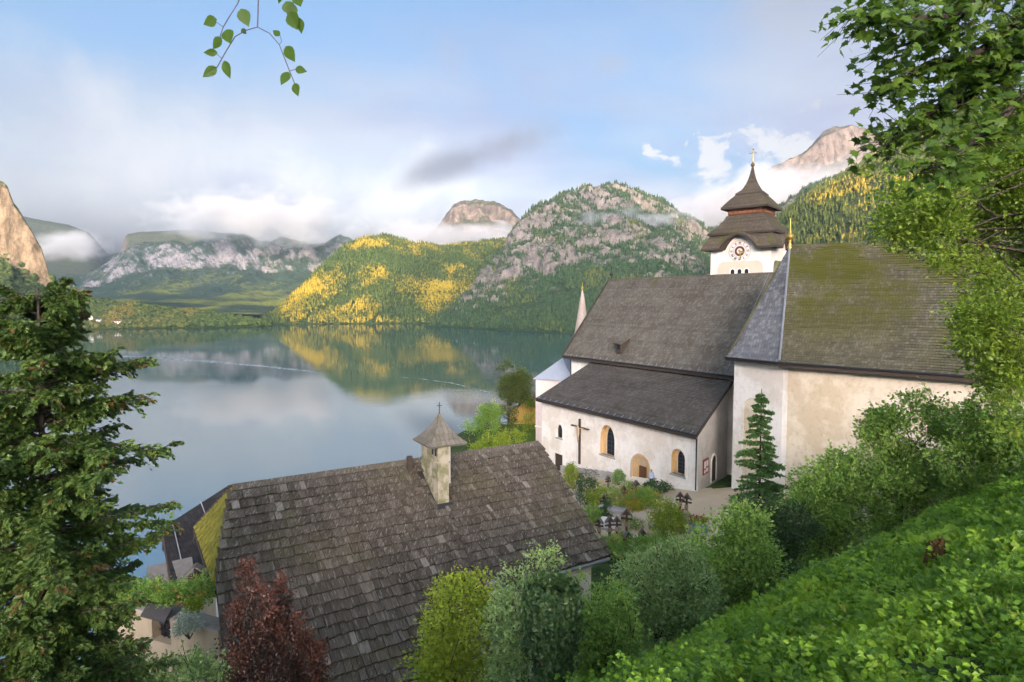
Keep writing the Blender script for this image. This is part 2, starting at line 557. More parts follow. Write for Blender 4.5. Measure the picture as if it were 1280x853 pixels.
# ------------------------------------------------------------------ mountains round the lake
prof_slope = [(0, 1), (0.2, 0.90), (0.45, 0.62), (0.75, 0.25), (1, 0)]
prof_cliff = [(0, 1), (0.10, 0.95), (0.18, 0.72), (0.30, 0.60), (0.36, 0.45), (0.55, 0.33), (0.64, 0.20), (0.85, 0.06), (1, 0)]
o, G4 = loft('wooded_mountain', [(325, 402, 1850), (345, 392, 1950), (375, 362, 2120), (400, 336, 2250), (430, 309, 2350), (455, 300, 2380), (480, 296, 2400), (515, 303, 2450), (550, 311, 2550), (590, 305, 2700), (640, 300, 2900), (700, 300, 3000)],
    [(325, 1800), (400, 1850), (490, 1890), (560, 1900), (640, 2000), (700, 2050)], prof_slope, M_MID, gul=0.10, amp=0.07)
o, G5 = loft('rocky_mountain', [(535, 402, 1700), (560, 388, 1850), (585, 362, 1980), (600, 343, 2050), (622, 312, 2200), (645, 284, 2300), (675, 260, 2400), (700, 246, 2500), (728, 235, 2550), (760, 232, 2600), (795, 238, 2650), (830, 250, 2650), (860, 270, 2620), (885, 288, 2600), (910, 286, 2600), (950, 268, 2600), (1000, 240, 2600), (1050, 218, 2600), (1120, 200, 2600)],
    [(535, 1660), (600, 1500), (700, 1300), (800, 1200), (900, 1150), (1120, 1100)], [(0, 1), (0.07, 0.94), (0.16, 0.78), (0.32, 0.60), (0.50, 0.37), (0.75, 0.14), (1, 0)], M_BIG, warp=0.18, nu=560, nv=260, gul=0.26, amp=0.20, freq=1 / 300.0, rough=42, rs=62.0)
o, G3 = loft('far_mountain', [(-60, 330, 5000), (40, 340, 5000), (100, 348, 5000), (135, 330, 5000), (150, 318, 5000), (168, 308, 5000), (190, 303, 5000), (215, 301, 5000), (235, 305, 5000), (258, 297, 5000), (285, 291, 5000), (310, 294, 5000), (330, 303, 5000), (350, 297, 5000), (372, 300, 5000), (392, 306, 5000), (425, 296, 5000), (450, 305, 5000), (520, 330, 5000)],
    [(-60, 2300, 20), (520, 2300, 20)], [(0, 1), (0.08, 0.9), (0.17, 0.5), (0.3, 0.36), (0.45, 0.18), (0.6, 0.10), (1, 0)], M_FAR, warp=0.35, nu=320, gul=0.16, amp=0.12, freq=1 / 700.0, rough=50, rs=130.0)
o, G10 = loft('plateau_mountain', [(-80, 262, 7000), (20, 269, 7000), (50, 275, 7000), (85, 281, 7000), (112, 291, 7000), (135, 318, 7000), (150, 316, 7000), (158, 293, 7000), (175, 290, 7000), (205, 289, 7000), (232, 287, 7000), (270, 290, 7000), (330, 310, 7000)],
    [(-80, 5200, 150), (330, 5200, 150)], prof_slope, M_PEAK, nu=160, nv=60, gul=0.10, amp=0.06, freq=1 / 700.0)
o, G6 = loft('bare_peak', [(480, 330, 4800), (520, 305, 4800), (545, 285, 4800), (558, 268, 4800), (568, 256, 4800), (580, 250, 4800), (602, 252, 4800), (625, 257, 4800), (640, 264, 4800), (655, 278, 4800), (690, 300, 4800), (740, 330, 4800)],
    [(480, 3700, 250), (740, 3700, 250)], prof_cliff, M_PEAK, nu=260, nv=120, gul=0.12, amp=0.10, freq=1 / 420.0, rough=46, rs=110.0)
o, G7 = loft('high_peak', [(880, 260, 4500), (930, 226, 4500), (965, 208, 4500), (992, 196, 4500), (1014, 183, 4500), (1028, 167, 4500), (1044, 158, 4500), (1060, 157, 4500), (1085, 163, 4500), (1120, 178, 4500), (1180, 205, 4500), (1300, 230, 4500)],
    [(880, 3300, 300), (1300, 3300, 300)], prof_cliff, M_PEAK, nu=260, nv=120, gul=0.12, amp=0.08, freq=1 / 420.0, rough=46, rs=110.0)
o, G8 = loft('autumn_mountain', [(890, 330, 1250), (940, 300, 1350), (972, 275, 1420), (1000, 252, 1480), (1040, 228, 1550), (1075, 206, 1600), (1110, 190, 1650), (1180, 165, 1700), (1300, 120, 1750), (1500, 60, 1800)],
    [(890, 1000, 20), (1100, 850, 30), (1500, 600, 60)], prof_slope, M_RIGHT, gul=0.12, amp=0.09, freq=1 / 190.0, rough=7)
o, G1 = loft('cliff_mountain', [(-330, 150, 1750), (-120, 190, 1750), (-40, 212, 1750), (0, 224, 1750), (9, 229, 1750), (17, 255, 1750), (30, 275, 1750), (42, 291, 1750), (52, 311, 1750), (57, 328, 1750), (62, 348, 1750), (78, 359, 1740), (97, 367, 1720), (115, 373, 1700), (140, 379, 1690), (200, 387, 1690), (260, 393, 1690), (318, 401, 1690), (344, 408.5, 1690)],
    [(-330, 900), (-120, 1100), (0, 1300), (60, 1440), (105, 1500), (160, 1520), (250, 1570), (344, 1655)], [(0, 1), (0.02, 0.97), (0.08, 0.50), (0.13, 0.40), (0.5, 0.2), (0.8, 0.05), (1, 0)], M_CLIFF, lowslope=90.0, nu=420, nv=200, gul=0.045, amp=0.05, freq=1 / 160.0, rough=20, rs=40.0)

# unseen ridge behind camera, crest shaped to shade the church and place sunlit patches
VD = 9000.0                                  # the ridge that shades the village stands this far behind
_te = math.tan(R(SUN_EL))
crest = [(x, -VD, (zs + (ys + VD) * _te)) for x, ys, zs in [(-9000, 5000, 650), (-4500, 5000, 640), (-2900, 5000, 600), (-2000, 5000, 450), (-1700, 2500, 350), (-1480, 1700, 110), (-1000, 1700, 110), (-780, 1700, 95), (-720, 1900, 0), (-600, 1900, -10), (-410, 1900, 10), (-380, 2400, 240), (-300, 2500, 420), (-60, 2600, 520), (300, 2600, 520), (560, 2600, 400), (650, 2000, 260), (760, 1300, 60), (1500, 1300, 60), (3000, 1300, 150), (9000, 1300, 150)]]
o, GB = loft('sun_blocking_ridge', crest, [(-9000, -VD + 3000, 60), (9000, -VD + 3000, 60)], prof_slope, M_BIG, nu=300, nv=50, gul=0.06, amp=0.05, back=-1500, cam_pts=False)

rng = np.random.default_rng(5)
def clump(p, s, lo):
    return fbm(p[:, 0] / s, p[:, 1] / s, 3) > lo
def pix_of(p):
    return CX + FPX * p[:, 0] / p[:, 1]
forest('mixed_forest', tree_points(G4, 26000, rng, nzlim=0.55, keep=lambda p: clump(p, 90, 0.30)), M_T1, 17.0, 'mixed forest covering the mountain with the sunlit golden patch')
forest('dark_forest', tree_points(G5, 30000, rng, nzlim=0.74, keep=lambda p: clump(p, 120, 0.36)), M_T2, 15.0, 'dark forest on the rocky mountain across the lake')
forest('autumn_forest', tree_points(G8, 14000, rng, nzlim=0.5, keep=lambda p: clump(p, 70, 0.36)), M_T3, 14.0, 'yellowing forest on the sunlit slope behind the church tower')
forest('shore_forest', tree_points(G1, 24000, rng, nzlim=0.6, keep=lambda p: (p[:, 2] < 190)), M_T4, 15.0, 'mixed forest on the low headland and under the left cliff', True)

# ------------------------------------------------------------------ lake
def lake_fn(t):
    pos = world_pos(t)
    w1 = t.noise(t.vmath('MULTIPLY', pos, (1, 0.6, 1)), 0.9, 3, 0.5)
    w2 = t.noise(pos, 0.06, 3, 0.5)
    calm = t.noise(t.vmath('MULTIPLY', pos, (0.5, 1.4, 1)), 0.006, 3, 0.5)
    st = t.math('MULTIPLY', t.sstep(calm, 0.40, 0.62), 0.030)
    b = t.n('ShaderNodeBump', {'Height': t.math('ADD', w1, t.math('MULTIPLY', w2, 2.0)), 'Strength': t.math('ADD', st, 0.006), 'Distance': 0.6}).outputs[0]
    return pbsdf(t, (0.02, 0.07, 0.075), t.math('ADD', t.math('MULTIPLY', calm, 0.05), 0.015), b, 0.5, **{'IOR': 4.6})
M_LAKE = mat('lake_water', lake_fn)
lk = MB().add([(-7000, -5600, 0), (7000, -5600, 0), (7000, 7500, 0), (-7000, 7500, 0)], [(0, 1, 2, 3)]).build('lake', M_LAKE)
tag(lk, kind='structure')
lb = MB().add([(-9300, -11500, -30), (9300, -11500, -30), (9300, 8300, -30), (-9300, 8300, -30)], [(0, 1, 2, 3)]).build('lake_bed', plain('lake_bed_mud', (0.05, 0.06, 0.04), 0.95, scale=0.01))
tag(lb, kind='structure')
# ------------------------------------------------------------------ near ground
TERR = 54.1                                        # height of the church terrace
def softplus(x, k=1.2):
    return np.where(x * k > 30, x, np.log1p(np.exp(np.clip(x * k, -40, 30))) / k)
def terr_rel(X, Y):
    # the churchyard falls gently towards the lake along the church wall
    t = -0.542 * (X - 15.5) + 0.84 * (Y - 50)
    return -15.9 - 0.148 * np.clip(t, -2, 24)
def tz(x, y):
    return CAM_Z + float(terr_rel(np.float64(x), np.float64(y)))
def ground_z(X, Y):
    X, Y = np.asarray(X, float), np.asarray(Y, float)
    rp = -2.09 + 0.126 * np.minimum(X, 30) - 0.235 * (softplus(Y + 3, 0.8) - 3)
    s = -0.623 * (X - 0.5) + 0.782 * (Y - 5)
    z = rp - 0.58 * softplus(s + 0.9)
    d = softplus(np.maximum(-6.5 - X, Y - 96), 0.8)
    zt = terr_rel(X, Y) - 0.08 - 0.8 * d
    z = CAM_Z + zt + softplus(z - zt, 1.5)
    bumps = (fbm(X / 2.3 + 40, Y / 2.3 + 40, 4) - 0.5) * 0.7
    near = 1 - sm(s, 6, 14)
    z = z + bumps * near
    return np.maximum(z, -8)
def gz(x, y):
    return float(ground_z(np.array([x]), np.array([y]))[0])
gx, gy = np.arange(-150, 140.1, 1.45), np.arange(-30, 260.1, 1.45)
GX, GY = np.meshgrid(gx, gy, indexing='ij')
GZ = ground_z(GX, GY)
idx = np.arange(GX.size).reshape(GX.shape)
F = np.stack([idx[:-1, :-1], idx[1:, :-1], idx[1:, 1:], idx[:-1, 1:]], -1).reshape(-1, 4)
def soil_fn(t):
    pos = world_pos(t)
    n = t.noise(pos, 1.3, 5, 0.6)
    c = t.mix(t.sstep(n, 0.35, 0.65), (0.035, 0.05, 0.018), (0.07, 0.11, 0.03))
    return pbsdf(t, c, 0.95, t.bump(t.noise(pos, 9, 4), 0.8, 0.1), 0.1)
M_SOIL = mat('grassy_soil', soil_fn)
tag(mesh_np('hillside_ground', np.stack([GX, GY, GZ], -1).reshape(-1, 3), [F], M_SOIL, smooth=True), kind='structure')

def in_poly(x, y, poly):
    r, j = False, len(poly) - 1
    for i in range(len(poly)):
        (xi, yi), (xj, yj) = poly[i], poly[j]
        if (yi > y) != (yj > y) and x < (xj - xi) * (y - yi) / (yj - yi) + xi:
            r = not r
        j = i
    return r
def sheet(name, poly, lift, m, step=0.5):
    """ground sheet that follows the sloping churchyard, trimmed to an outline"""
    xs = np.arange(min(p[0] for p in poly) - step, max(p[0] for p in poly) + step, step)
    ys = np.arange(min(p[1] for p in poly) - step, max(p[1] for p in poly) + step, step)
    mb = MB()
    for x in xs:
        for y in ys:
            if in_poly(x + step / 2, y + step / 2, poly):
                c = [(x, y), (x + step, y), (x + step, y + step), (x, y + step)]
                mb.add([(a, b, tz(a, b) + lift) for a, b in c], [(0, 1, 2, 3)])
    o = mb.build(name, m)
    bm = bmesh.new(); bm.from_mesh(o.data); bmesh.ops.remove_doubles(bm, verts=bm.verts, dist=0.01); bm.to_mesh(o.data); bm.free()
    return tag(o, kind='structure')
def gravel_fn(t):
    pos = world_pos(t)
    n = t.noise(pos, 0.8, 5, 0.6)
    f = t.noise(pos, 25, 3, 0.6)
    c = t.mix(n, (0.48, 0.37, 0.245), (0.62, 0.49, 0.34))
    c = t.mix(t.math('MULTIPLY', t.sstep(f, 0.5, 0.7), 0.4), c, (0.22, 0.19, 0.15))
    return pbsdf(t, c, 0.95, t.bump(f, 0.4, 0.02), 0.1)
M_GRAVEL = mat('gravel', gravel_fn)
def lawn_fn(t):
    pos = world_pos(t)
    c = t.mix(t.noise(pos, 0.6, 5, 0.6), (0.07, 0.12, 0.02), (0.12, 0.19, 0.03))
    return pbsdf(t, c, 0.95, t.bump(t.noise(pos, 20, 4), 0.8, 0.05), 0.05)
M_LAWN = mat('lawn_grass', lawn_fn)
sheet('church_terrace', [(5.5, 39), (13, 36), (22, 42), (21, 50), (16, 51), (3.2, 70), (-3, 66), (-2, 52)], 0.0, M_GRAVEL)
sheet('churchyard_lawn', [(-3.5, 66.5), (3.0, 70.2), (7, 80), (6, 95), (-5, 95), (-5.5, 70)], 0.02, M_LAWN)

# ------------------------------------------------------------------ building materials
def plaster(name, col, stain, amt=0.35, low=None):
    def fn(t):
        pos = world_pos(t)
        n = t.noise(pos, 0.35, 6, 0.65)
        v = t.noise(t.vmath('MULTIPLY', pos, (1, 1, 0.12)), 1.6, 5, 0.65)
        f = t.noise(pos, 3.0, 5, 0.6)
        c = t.mix(t.math('MULTIPLY', t.sstep(n, 0.44, 0.60), amt), col, stain)
        c = t.mix(t.math('MULTIPLY', t.sstep(v, 0.52, 0.75), amt * 0.8), c, stain)
        c = t.mix(t.math('MULTIPLY', t.sstep(f, 0.5, 0.72), amt * 0.45), c, tuple(x * 0.72 for x in stain))
        return pbsdf(t, c, 0.92, t.bump(t.noise(pos, 8, 5), 0.25, 0.04), 0.15)
    return mat(name, fn)
M_WHITE = plaster('white_plaster', (0.82, 0.775, 0.705), (0.62, 0.54, 0.44), 0.62)
M_CREAM = plaster('cream_plaster', (0.68, 0.60, 0.46), (0.52, 0.42, 0.28), 0.8)
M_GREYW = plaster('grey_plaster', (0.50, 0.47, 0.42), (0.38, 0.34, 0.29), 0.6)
M_PINK = plaster('pink_plaster', (0.70, 0.58, 0.54), (0.58, 0.45, 0.40), 0.4)
M_OCHRE = plaster('ochre_plaster', (0.62, 0.42, 0.20), (0.48, 0.29, 0.12), 0.5)
M_BEIGE = plaster('beige_plaster', (0.58, 0.51, 0.40), (0.5, 0.42, 0.3), 0.3)
M_STONE = plaster('weathered_stone', (0.40, 0.38, 0.35), (0.24, 0.22, 0.20), 0.8)
M_WOOD = plain('dark_weathered_wood', (0.055, 0.042, 0.032), 0.85, 0.4, 6)
M_BROWN = plain('brown_wood', (0.13, 0.06, 0.028), 0.75, 0.35, 6)
M_IRON = plain('black_iron', (0.025, 0.025, 0.028), 0.5, 0.2, 5)
M_TIN = plain('grey_sheet_metal', (0.24, 0.25, 0.27), 0.45, 0.2, 2, 0.5, 0.4)
M_GLASS = plain('dark_window_glass', (0.02, 0.022, 0.028), 0.12, 0.3, 3, 0.5, 0.0, 0.02)
M_GOLD = plain('gilded_metal', (0.42, 0.29, 0.07), 0.42, 0.25, 4, 0.5, 0.7)
M_RED = plain('red_painted_board', (0.28, 0.06, 0.035), 0.6, 0.3, 4)
M_PAPER = plain('white_paper', (0.7, 0.68, 0.64), 0.8, 0.1, 4)

def shingle_roof_mat(name, a, b, light, moss, moss_amt, moss_dir=None, bw=0.20):
    """courses are real steps; the material gives single shingle tone, wear and moss"""
    def fn(t):
        uv = t.n('ShaderNodeUVMap', uv_map='UVMap').outputs[0]
        pos = world_pos(t)
        sp = t.n('ShaderNodeSeparateXYZ', {0: uv})
        row = t.math('FLOOR', t.math('ADD', sp.outputs[1], 0.001))
        rr = t.n('ShaderNodeTexWhiteNoise', {'W': row}, noise_dimensions='1D').outputs[0]
        ux = t.math('ADD', t.math('DIVIDE', sp.outputs[0], bw), t.math('MULTIPLY', rr, 7.3))
        cell = t.math('FLOOR', ux)
        cv = t.n('ShaderNodeCombineXYZ', {0: cell, 1: row, 2: 0.0}).outputs[0]
        rnd = t.n('ShaderNodeTexWhiteNoise', {'Vector': cv}, noise_dimensions='3D').outputs[0]
        fr = t.math('ABSOLUTE', t.math('SUBTRACT', t.math('FRACT', ux), 0.5))
        gap = t.sstep(fr, 0.43, 0.5)
        n = t.noise(pos, 0.5, 6, 0.65)
        f = t.noise(t.vmath('MULTIPLY', pos, (4, 4, 0.7)), 2.0, 5, 0.7)
        c = t.mix(t.sstep(n, 0.3, 0.7), a, b)
        c = t.mix(t.math('MULTIPLY', t.sstep(rnd, 0.45, 1.0), 0.42), c, light)
        c = t.mix(t.math('MULTIPLY', t.sstep(f, 0.4, 0.75), 0.5), c, tuple(x * 0.55 for x in a))
        mk = t.sstep(t.math('ADD', t.noise(pos, 0.28, 6, 0.7), t.math('MULTIPLY', t.math('SUBTRACT', f, 0.5), 0.25)), 0.62 - moss_amt * 0.5, 0.80 - moss_amt * 0.45)
        if moss_dir:
            zz = t.n('ShaderNodeSeparateXYZ', {0: pos}).outputs[2]
            mk = t.math('MULTIPLY', mk, t.sstep(t.math('ADD', zz, t.math('MULTIPLY', t.math('SUBTRACT', n, 0.5), 5.0)), *moss_dir))
        c = t.mix(mk, c, moss)
        c = t.mix(1.0, c, t.ramp(rr, [(0, 0.88), (0.5, 1.0), (1, 1.05)]), 'MULTIPLY')
        c = t.mix(t.math('MULTIPLY', gap, 0.6), c, (0.012, 0.011, 0.010))
        h = t.math('SUBTRACT', t.math('ADD', t.math('MULTIPLY', rnd, 0.5), f), gap)
        return pbsdf(t, c, 0.92, t.bump(h, 0.6, 0.03), 0.12)
    return mat(name, fn)
M_SH_NAVE = shingle_roof_mat('grey_shingle_roof', (0.108, 0.095, 0.074), (0.165, 0.150, 0.122), (0.25, 0.235, 0.20), (0.10, 0.10, 0.03), 0.15, (70.8, 73.0))
M_SH_AISLE = shingle_roof_mat('grey_shingle_low_roof', (0.085, 0.075, 0.063), (0.125, 0.112, 0.098), (0.19, 0.18, 0.16), (0.10, 0.09, 0.05), 0.05)
M_SH_MOSS = shingle_roof_mat('mossy_shingle_roof', (0.085, 0.078, 0.054), (0.135, 0.125, 0.085), (0.22, 0.21, 0.16), (0.080, 0.084, 0.018), 0.48, (64.0, 71.5))
M_SH_SLATE = shingle_roof_mat('slate_roof', (0.10, 0.105, 0.112), (0.18, 0.185, 0.195), (0.34, 0.35, 0.36), (0.12, 0.12, 0.06), 0.0, None, 0.26)
M_SH_TOWER = shingle_roof_mat('mossy_tower_shingles', (0.075, 0.062, 0.048), (0.11, 0.09, 0.065), (0.15, 0.13, 0.10), (0.095, 0.095, 0.025), 0.22, None, 0.16)

def quad_roof(name, strips, m, parent=None, course=0.28, th=0.035, thick=0.12):
    """strips: list of (eaveA, eaveB, topB, topA); each is laid in stepped courses with a solid underside"""
    vs, fs, uvs = [], [], []
    def face(pts, uv):
        b = len(vs)
        vs.extend([tuple(p) for p in pts])
        fs.append(tuple(range(b, b + len(pts))))
        uvs.extend(uv)
    row0 = 0
    for eA, eB, tB, tA in strips:
        eA, eB, tB, tA = (Vector(q) for q in (eA, eB, tB, tA))
        mid_len = ((tA + tB) / 2 - (eA + eB) / 2).length
        nrm = (eB - eA).cross((tA + tB) / 2 - (eA + eB) / 2).normalized()
        if nrm.z < 0:
            nrm = -nrm
        n = max(1, int(mid_len / course))
        L0 = (eB - eA).length
        for i in range(n):
            v0, v1 = i / n, (i + 1) / n
            a0, b0 = eA.lerp(tA, v0), eB.lerp(tB, v0)
            a1, b1 = eA.lerp(tA, v1), eB.lerp(tB, v1)
            lo = nrm * th
            w0 = random.uniform(-0.006, 0.006)
            a0u, b0u = a0 + lo + nrm * w0, b0 + lo + nrm * w0
            r = row0 + i
            ax = (a0 - eA).dot((eB - eA).normalized())
            bx = (b0 - eA).dot((eB - eA).normalized())
            ax1 = (a1 - eA).dot((eB - eA).normalized())
            bx1 = (b1 - eA).dot((eB - eA).normalized())
            ns = max(1, int(L0 / 1.6))
            for k in range(ns):
                g0, g1 = k / ns, (k + 1) / ns
                l_ = lambda A, B, g: A + (B - A) * g
                face([a0u.lerp(b0u, g0), a0u.lerp(b0u, g1), a1.lerp(b1, g1), a1.lerp(b1, g0)], [(l_(ax, bx, g0), r + 0.05), (l_(ax, bx, g1), r + 0.05), (l_(ax1, bx1, g1), r + 0.95), (l_(ax1, bx1, g0), r + 0.95)])
                face([a0.lerp(b0, g0), a0.lerp(b0, g1), a0u.lerp(b0u, g1), a0u.lerp(b0u, g0)], [(l_(ax, bx, g0), r + 0.02), (l_(ax, bx, g1), r + 0.02), (l_(ax, bx, g1), r + 0.04), (l_(ax, bx, g0), r + 0.04)])
        row0 += n + 3
        dn = nrm * -thick + Vector((0, 0, -0.03))
        bl = lambda u, v: (eA + (eB - eA) * u).lerp(tA + (tB - tA) * u, v) + dn
        ns = max(1, int(L0 / 1.6))
        for k in range(ns):
            for j in range(4):
                face([bl(k / ns, (j + 1) / 4), bl((k + 1) / ns, (j + 1) / 4), bl((k + 1) / ns, j / 4), bl(k / ns, j / 4)], [(0.1, 0.5)] * 4)
        ring = [eA, eB, tB, tA] if (tA - tB).length > 1e-3 else [eA, eB, tA]
        k = len(ring)
        for i in range(k):
            p, q = ring[i], ring[(i + 1) % k]
            face([p + dn, q + dn, q, p], [(0.1, 0.5)] * 4)
    me = bpy.data.meshes.new(name)
    me.from_pydata(vs, [], fs)
    ul = me.uv_layers.new(name='UVMap')
    ul.data.foreach_set('uv', np.array(uvs, dtype=np.float32).ravel())
    me.materials.append(m)
    return link(bpy.data.objects.new(name, me), parent)

def carve(o, cutters):
    """cut niches into a mesh object, then remove the cutters"""
    for c in cutters:
        md = o.modifiers.new('cut', 'BOOLEAN')
        md.operation = 'DIFFERENCE'
        md.solver = 'EXACT'
        md.object = c
    bpy.context.view_layer.update()
    dg = bpy.context.evaluated_depsgraph_get()
    me = bpy.data.meshes.new_from_object(o.evaluated_get(dg))
    o.modifiers.clear()
    o.data = me
    for c in cutters:
        bpy.data.objects.remove(c)

class Wall:
    """vertical wall plane through two ground points; local (u along, z up, d into the wall)"""
    def __init__(self, A, B):
        self.A, self.B = Vector((A[0], A[1], 0)), Vector((B[0], B[1], 0))
        self.u = (self.B - self.A).normalized()
        self.n = Vector((-self.u.y, self.u.x, 0))       # away from the viewer
        if self.n.y < 0 or (abs(self.n.y) < 0.05 and self.n.dot(self.A) < 0):
            self.n = -self.n
    def hit(self, px, py):
        v = pixdir(px, py)
        k = self.n.dot(self.A) / self.n.dot(v)
        p = v * k
        return (p - self.A).dot(self.u), CAM_Z + p.z
    def pt(self, u, z, d=0.0):
        q = self.A + self.u * u + self.n * d
        return Vector((q.x, q.y, z))
    def rect(self, px0, py0, px1, py1):
        u0, z0 = self.hit(px0, (py0 + py1) / 2)
        u1, _ = self.hit(px1, (py0 + py1) / 2)
        um = (px0 + px1) / 2
        return min(u0, u1), max(u0, u1), self.hit(um, py1)[1], self.hit(um, py0)[1]
def arch_outline(u0, u1, z0, z1, kind='round', n=8):
    """outline of an opening, counter-clockwise from lower left"""
    w = (u1 - u0) / 2
    um = (u0 + u1) / 2
    pts = [(u0, z0), (u1, z0)]
    if kind == 'flat':
        return pts + [(u1, z1), (u0, z1)]
    rise = w if kind == 'round' else w * 1.45
    zs = z1 - rise
    for i in range(n + 1):
        a = math.pi * i / n
        if kind == 'round':
            pts.append((um + w * math.cos(a), zs + w * math.sin(a)))
        else:
            f = i / n * 2
            if f <= 1:
                pts.append((u1 - w * (f ** 1.9) , zs + rise * math.sin(f * math.pi / 2)))
            else:
                g = 2 - f
                pts.append((u0 + w * (g ** 1.9), zs + rise * math.sin(g * math.pi / 2)))
    return pts
def scale_outline(pts, k, kz=None):
    cx = sum(p[0] for p in pts) / len(pts)
    z0 = min(p[1] for p in pts)
    return [(cx + (p[0] - cx) * k, z0 + (p[1] - z0) * (kz or k)) for p in pts]
def niche_cutter(w, outl, depth):
    poly = [w.pt(u, z, -0.4) for u, z in outl]
    return MB().prism(poly, w.n * (depth + 0.4)).build('cutter', M_OCHRE)
def ring(w, outl_out, outl_in, d0, d1, name, m, parent, open_base=True):
    """a raised band between two outlines of equal length"""
    mb = MB()
    n = len(outl_out)
    rng_ = range(1, n) if open_base else range(n)
    for i in rng_:
        j = (i + 1) % n
        a, b, c, d = outl_out[i], outl_out[j], outl_in[j], outl_in[i]
        mb.hexa([w.pt(*a, d0), w.pt(*b, d0), w.pt(*c, d0), w.pt(*d, d0), w.pt(*a, d1), w.pt(*b, d1), w.pt(*c, d1), w.pt(*d, d1)])
    return mb.build(name, m, parent)
def lining(w, outl, d0, d1, name, m, parent, th=0.03, k=0.985):
    inn = scale_outline(outl, k)
    return ring(w, [(u, z) for u, z in scale_outline(outl, 0.999)], scale_outline(outl, k - th), d0, d1, name, m, parent, open_base=False)
def pane(w, outl, d, name, m, parent, th=0.03):
    return MB().prism([w.pt(u, z, d) for u, z in outl], w.n * th).build(name, m, parent)
# ------------------------------------------------------------------ the church
church = empty('church', (15.5, 52, TERR))
tag(church, 'white church with steep grey shingle roofs, mossy choir roof and pagoda clock tower', 'church')
CI = Matrix.Translation(-Vector(church.location))
def cpart(o):
    """children are modelled in world coordinates; bring them under the church"""
    o.matrix_parent_inverse = CI
    return o
Z = lambda rel: CAM_Z + rel
A1, B1, A2, B2 = (15.5, 50), (3.4, 68.7), (20.1, 56.0), (9.7, 72.8)
BASE = TERR - 4.5
AE = Z(-10.75)
# --- aisle walls
mb = MB()
mb.hexa([(*B1, BASE), (*A1, BASE), (*A2, BASE), (*B2, BASE), (*B1, AE - 0.28), (*A1, AE - 0.28), (A2[0], A2[1], Z(-7.8)), (B2[0], B2[1], Z(-7.8))])
aisle = cpart(mb.build('aisle_wall', M_WHITE, church))
W = Wall(B1, A1)
cut, spec = [], []
def opening(px0, py0, px1, py1, kind, depth):
    u0, u1, z0, z1 = W.rect(px0, py0, px1, py1)
    ol = arch_outline(u0, u1, z0, z1, kind)
    cut.append(niche_cutter(W, ol, depth))
    spec.append((ol, depth, (u0, u1, z0, z1)))
opening(695.8, 530, 703.2, 547.5, 'point', 0.25)
opening(750.5, 531, 768.5, 570, 'point', 0.42)
opening(790.0, 569, 812.0, 606, 'round', 0.40)
opening(839.0, 561, 856.5, 594, 'round', 0.42)
opening(692.3, 567.5, 703.0, 594, 'flat', 0.25)
carve(aisle, cut)
def mullions(outl, d, rect, nv, nh, m, parent, r=0.03):
    u0, u1, z0, z1 = rect
    mb = MB()
    for i in range(1, nv):
        u = u0 + (u1 - u0) * i / nv
        mb.beam(W.pt(u, z0, d), W.pt(u, z0 + (z1 - z0) * 0.86, d), r, r)
    for i in range(1, nh):
        z = z0 + (z1 - z0) * i / nh * 0.95
        mb.beam(W.pt(u0, z, d), W.pt(u1, z, d), r * 0.6, r * 0.6)
    return mb.build('glazing_bars', m, parent)
for k in (0, 1, 3):
    ol, dep, rc = spec[k]
    if k == 0:
        g = cpart(pane(W, scale_outline(ol, 0.97), dep - 0.05, 'window', M_GLASS, church))
        lining(W, ol, 0.0, dep - 0.06, 'reveal', M_WHITE, g)
    else:
        # glass set to the far side of a deep splayed niche, ochre reveal on the left
        w_ = rc[1] - rc[0]
        sub = [(rc[0] + w_ * 0.30 + (u - rc[0]) * 0.66, rc[2] + 0.10 + (z - rc[2]) * 0.90) for u, z in ol]
        bk = cpart(pane(W, scale_outline(ol, 0.985), dep - 0.03, 'window_niche', M_OCHRE, church))
        lining(W, ol, 0.01, dep - 0.02, 'reveal', M_OCHRE, bk)
        g = cpart(pane(W, sub, dep - 0.075, 'window', M_GLASS, church))
        sr = (min(p[0] for p in sub), max(p[0] for p in sub), min(p[1] for p in sub), max(p[1] for p in sub))
        mullions(sub, dep - 0.10, sr, 2 if k == 1 else 2, 6, M_IRON, g, 0.035)
        ring(W, scale_outline(sub, 1.10, 1.03), sub, dep - 0.13, dep - 0.07, 'tracery', M_BEIGE, g)
    # white painted surround and a sill
    ring(W, scale_outline(ol, 1.28, 1.09), scale_outline(ol, 1.0), -0.035, 0.05, 'surround', M_WHITE, g)
    sl = MB().hexa([W.pt(rc[0] - 0.1, rc[2] - 0.14, -0.10), W.pt(rc[1] + 0.1, rc[2] - 0.14, -0.10), W.pt(rc[1] + 0.1, rc[2] - 0.14, 0.2), W.pt(rc[0] - 0.1, rc[2] - 0.14, 0.2),
                    W.pt(rc[0] - 0.1, rc[2] - 0.05, -0.10), W.pt(rc[1] + 0.1, rc[2] - 0.05, -0.10), W.pt(rc[1] + 0.1, rc[2] + 0.01, 0.2), W.pt(rc[0] - 0.1, rc[2] + 0.01, 0.2)]).build('sill', M_STONE, g)
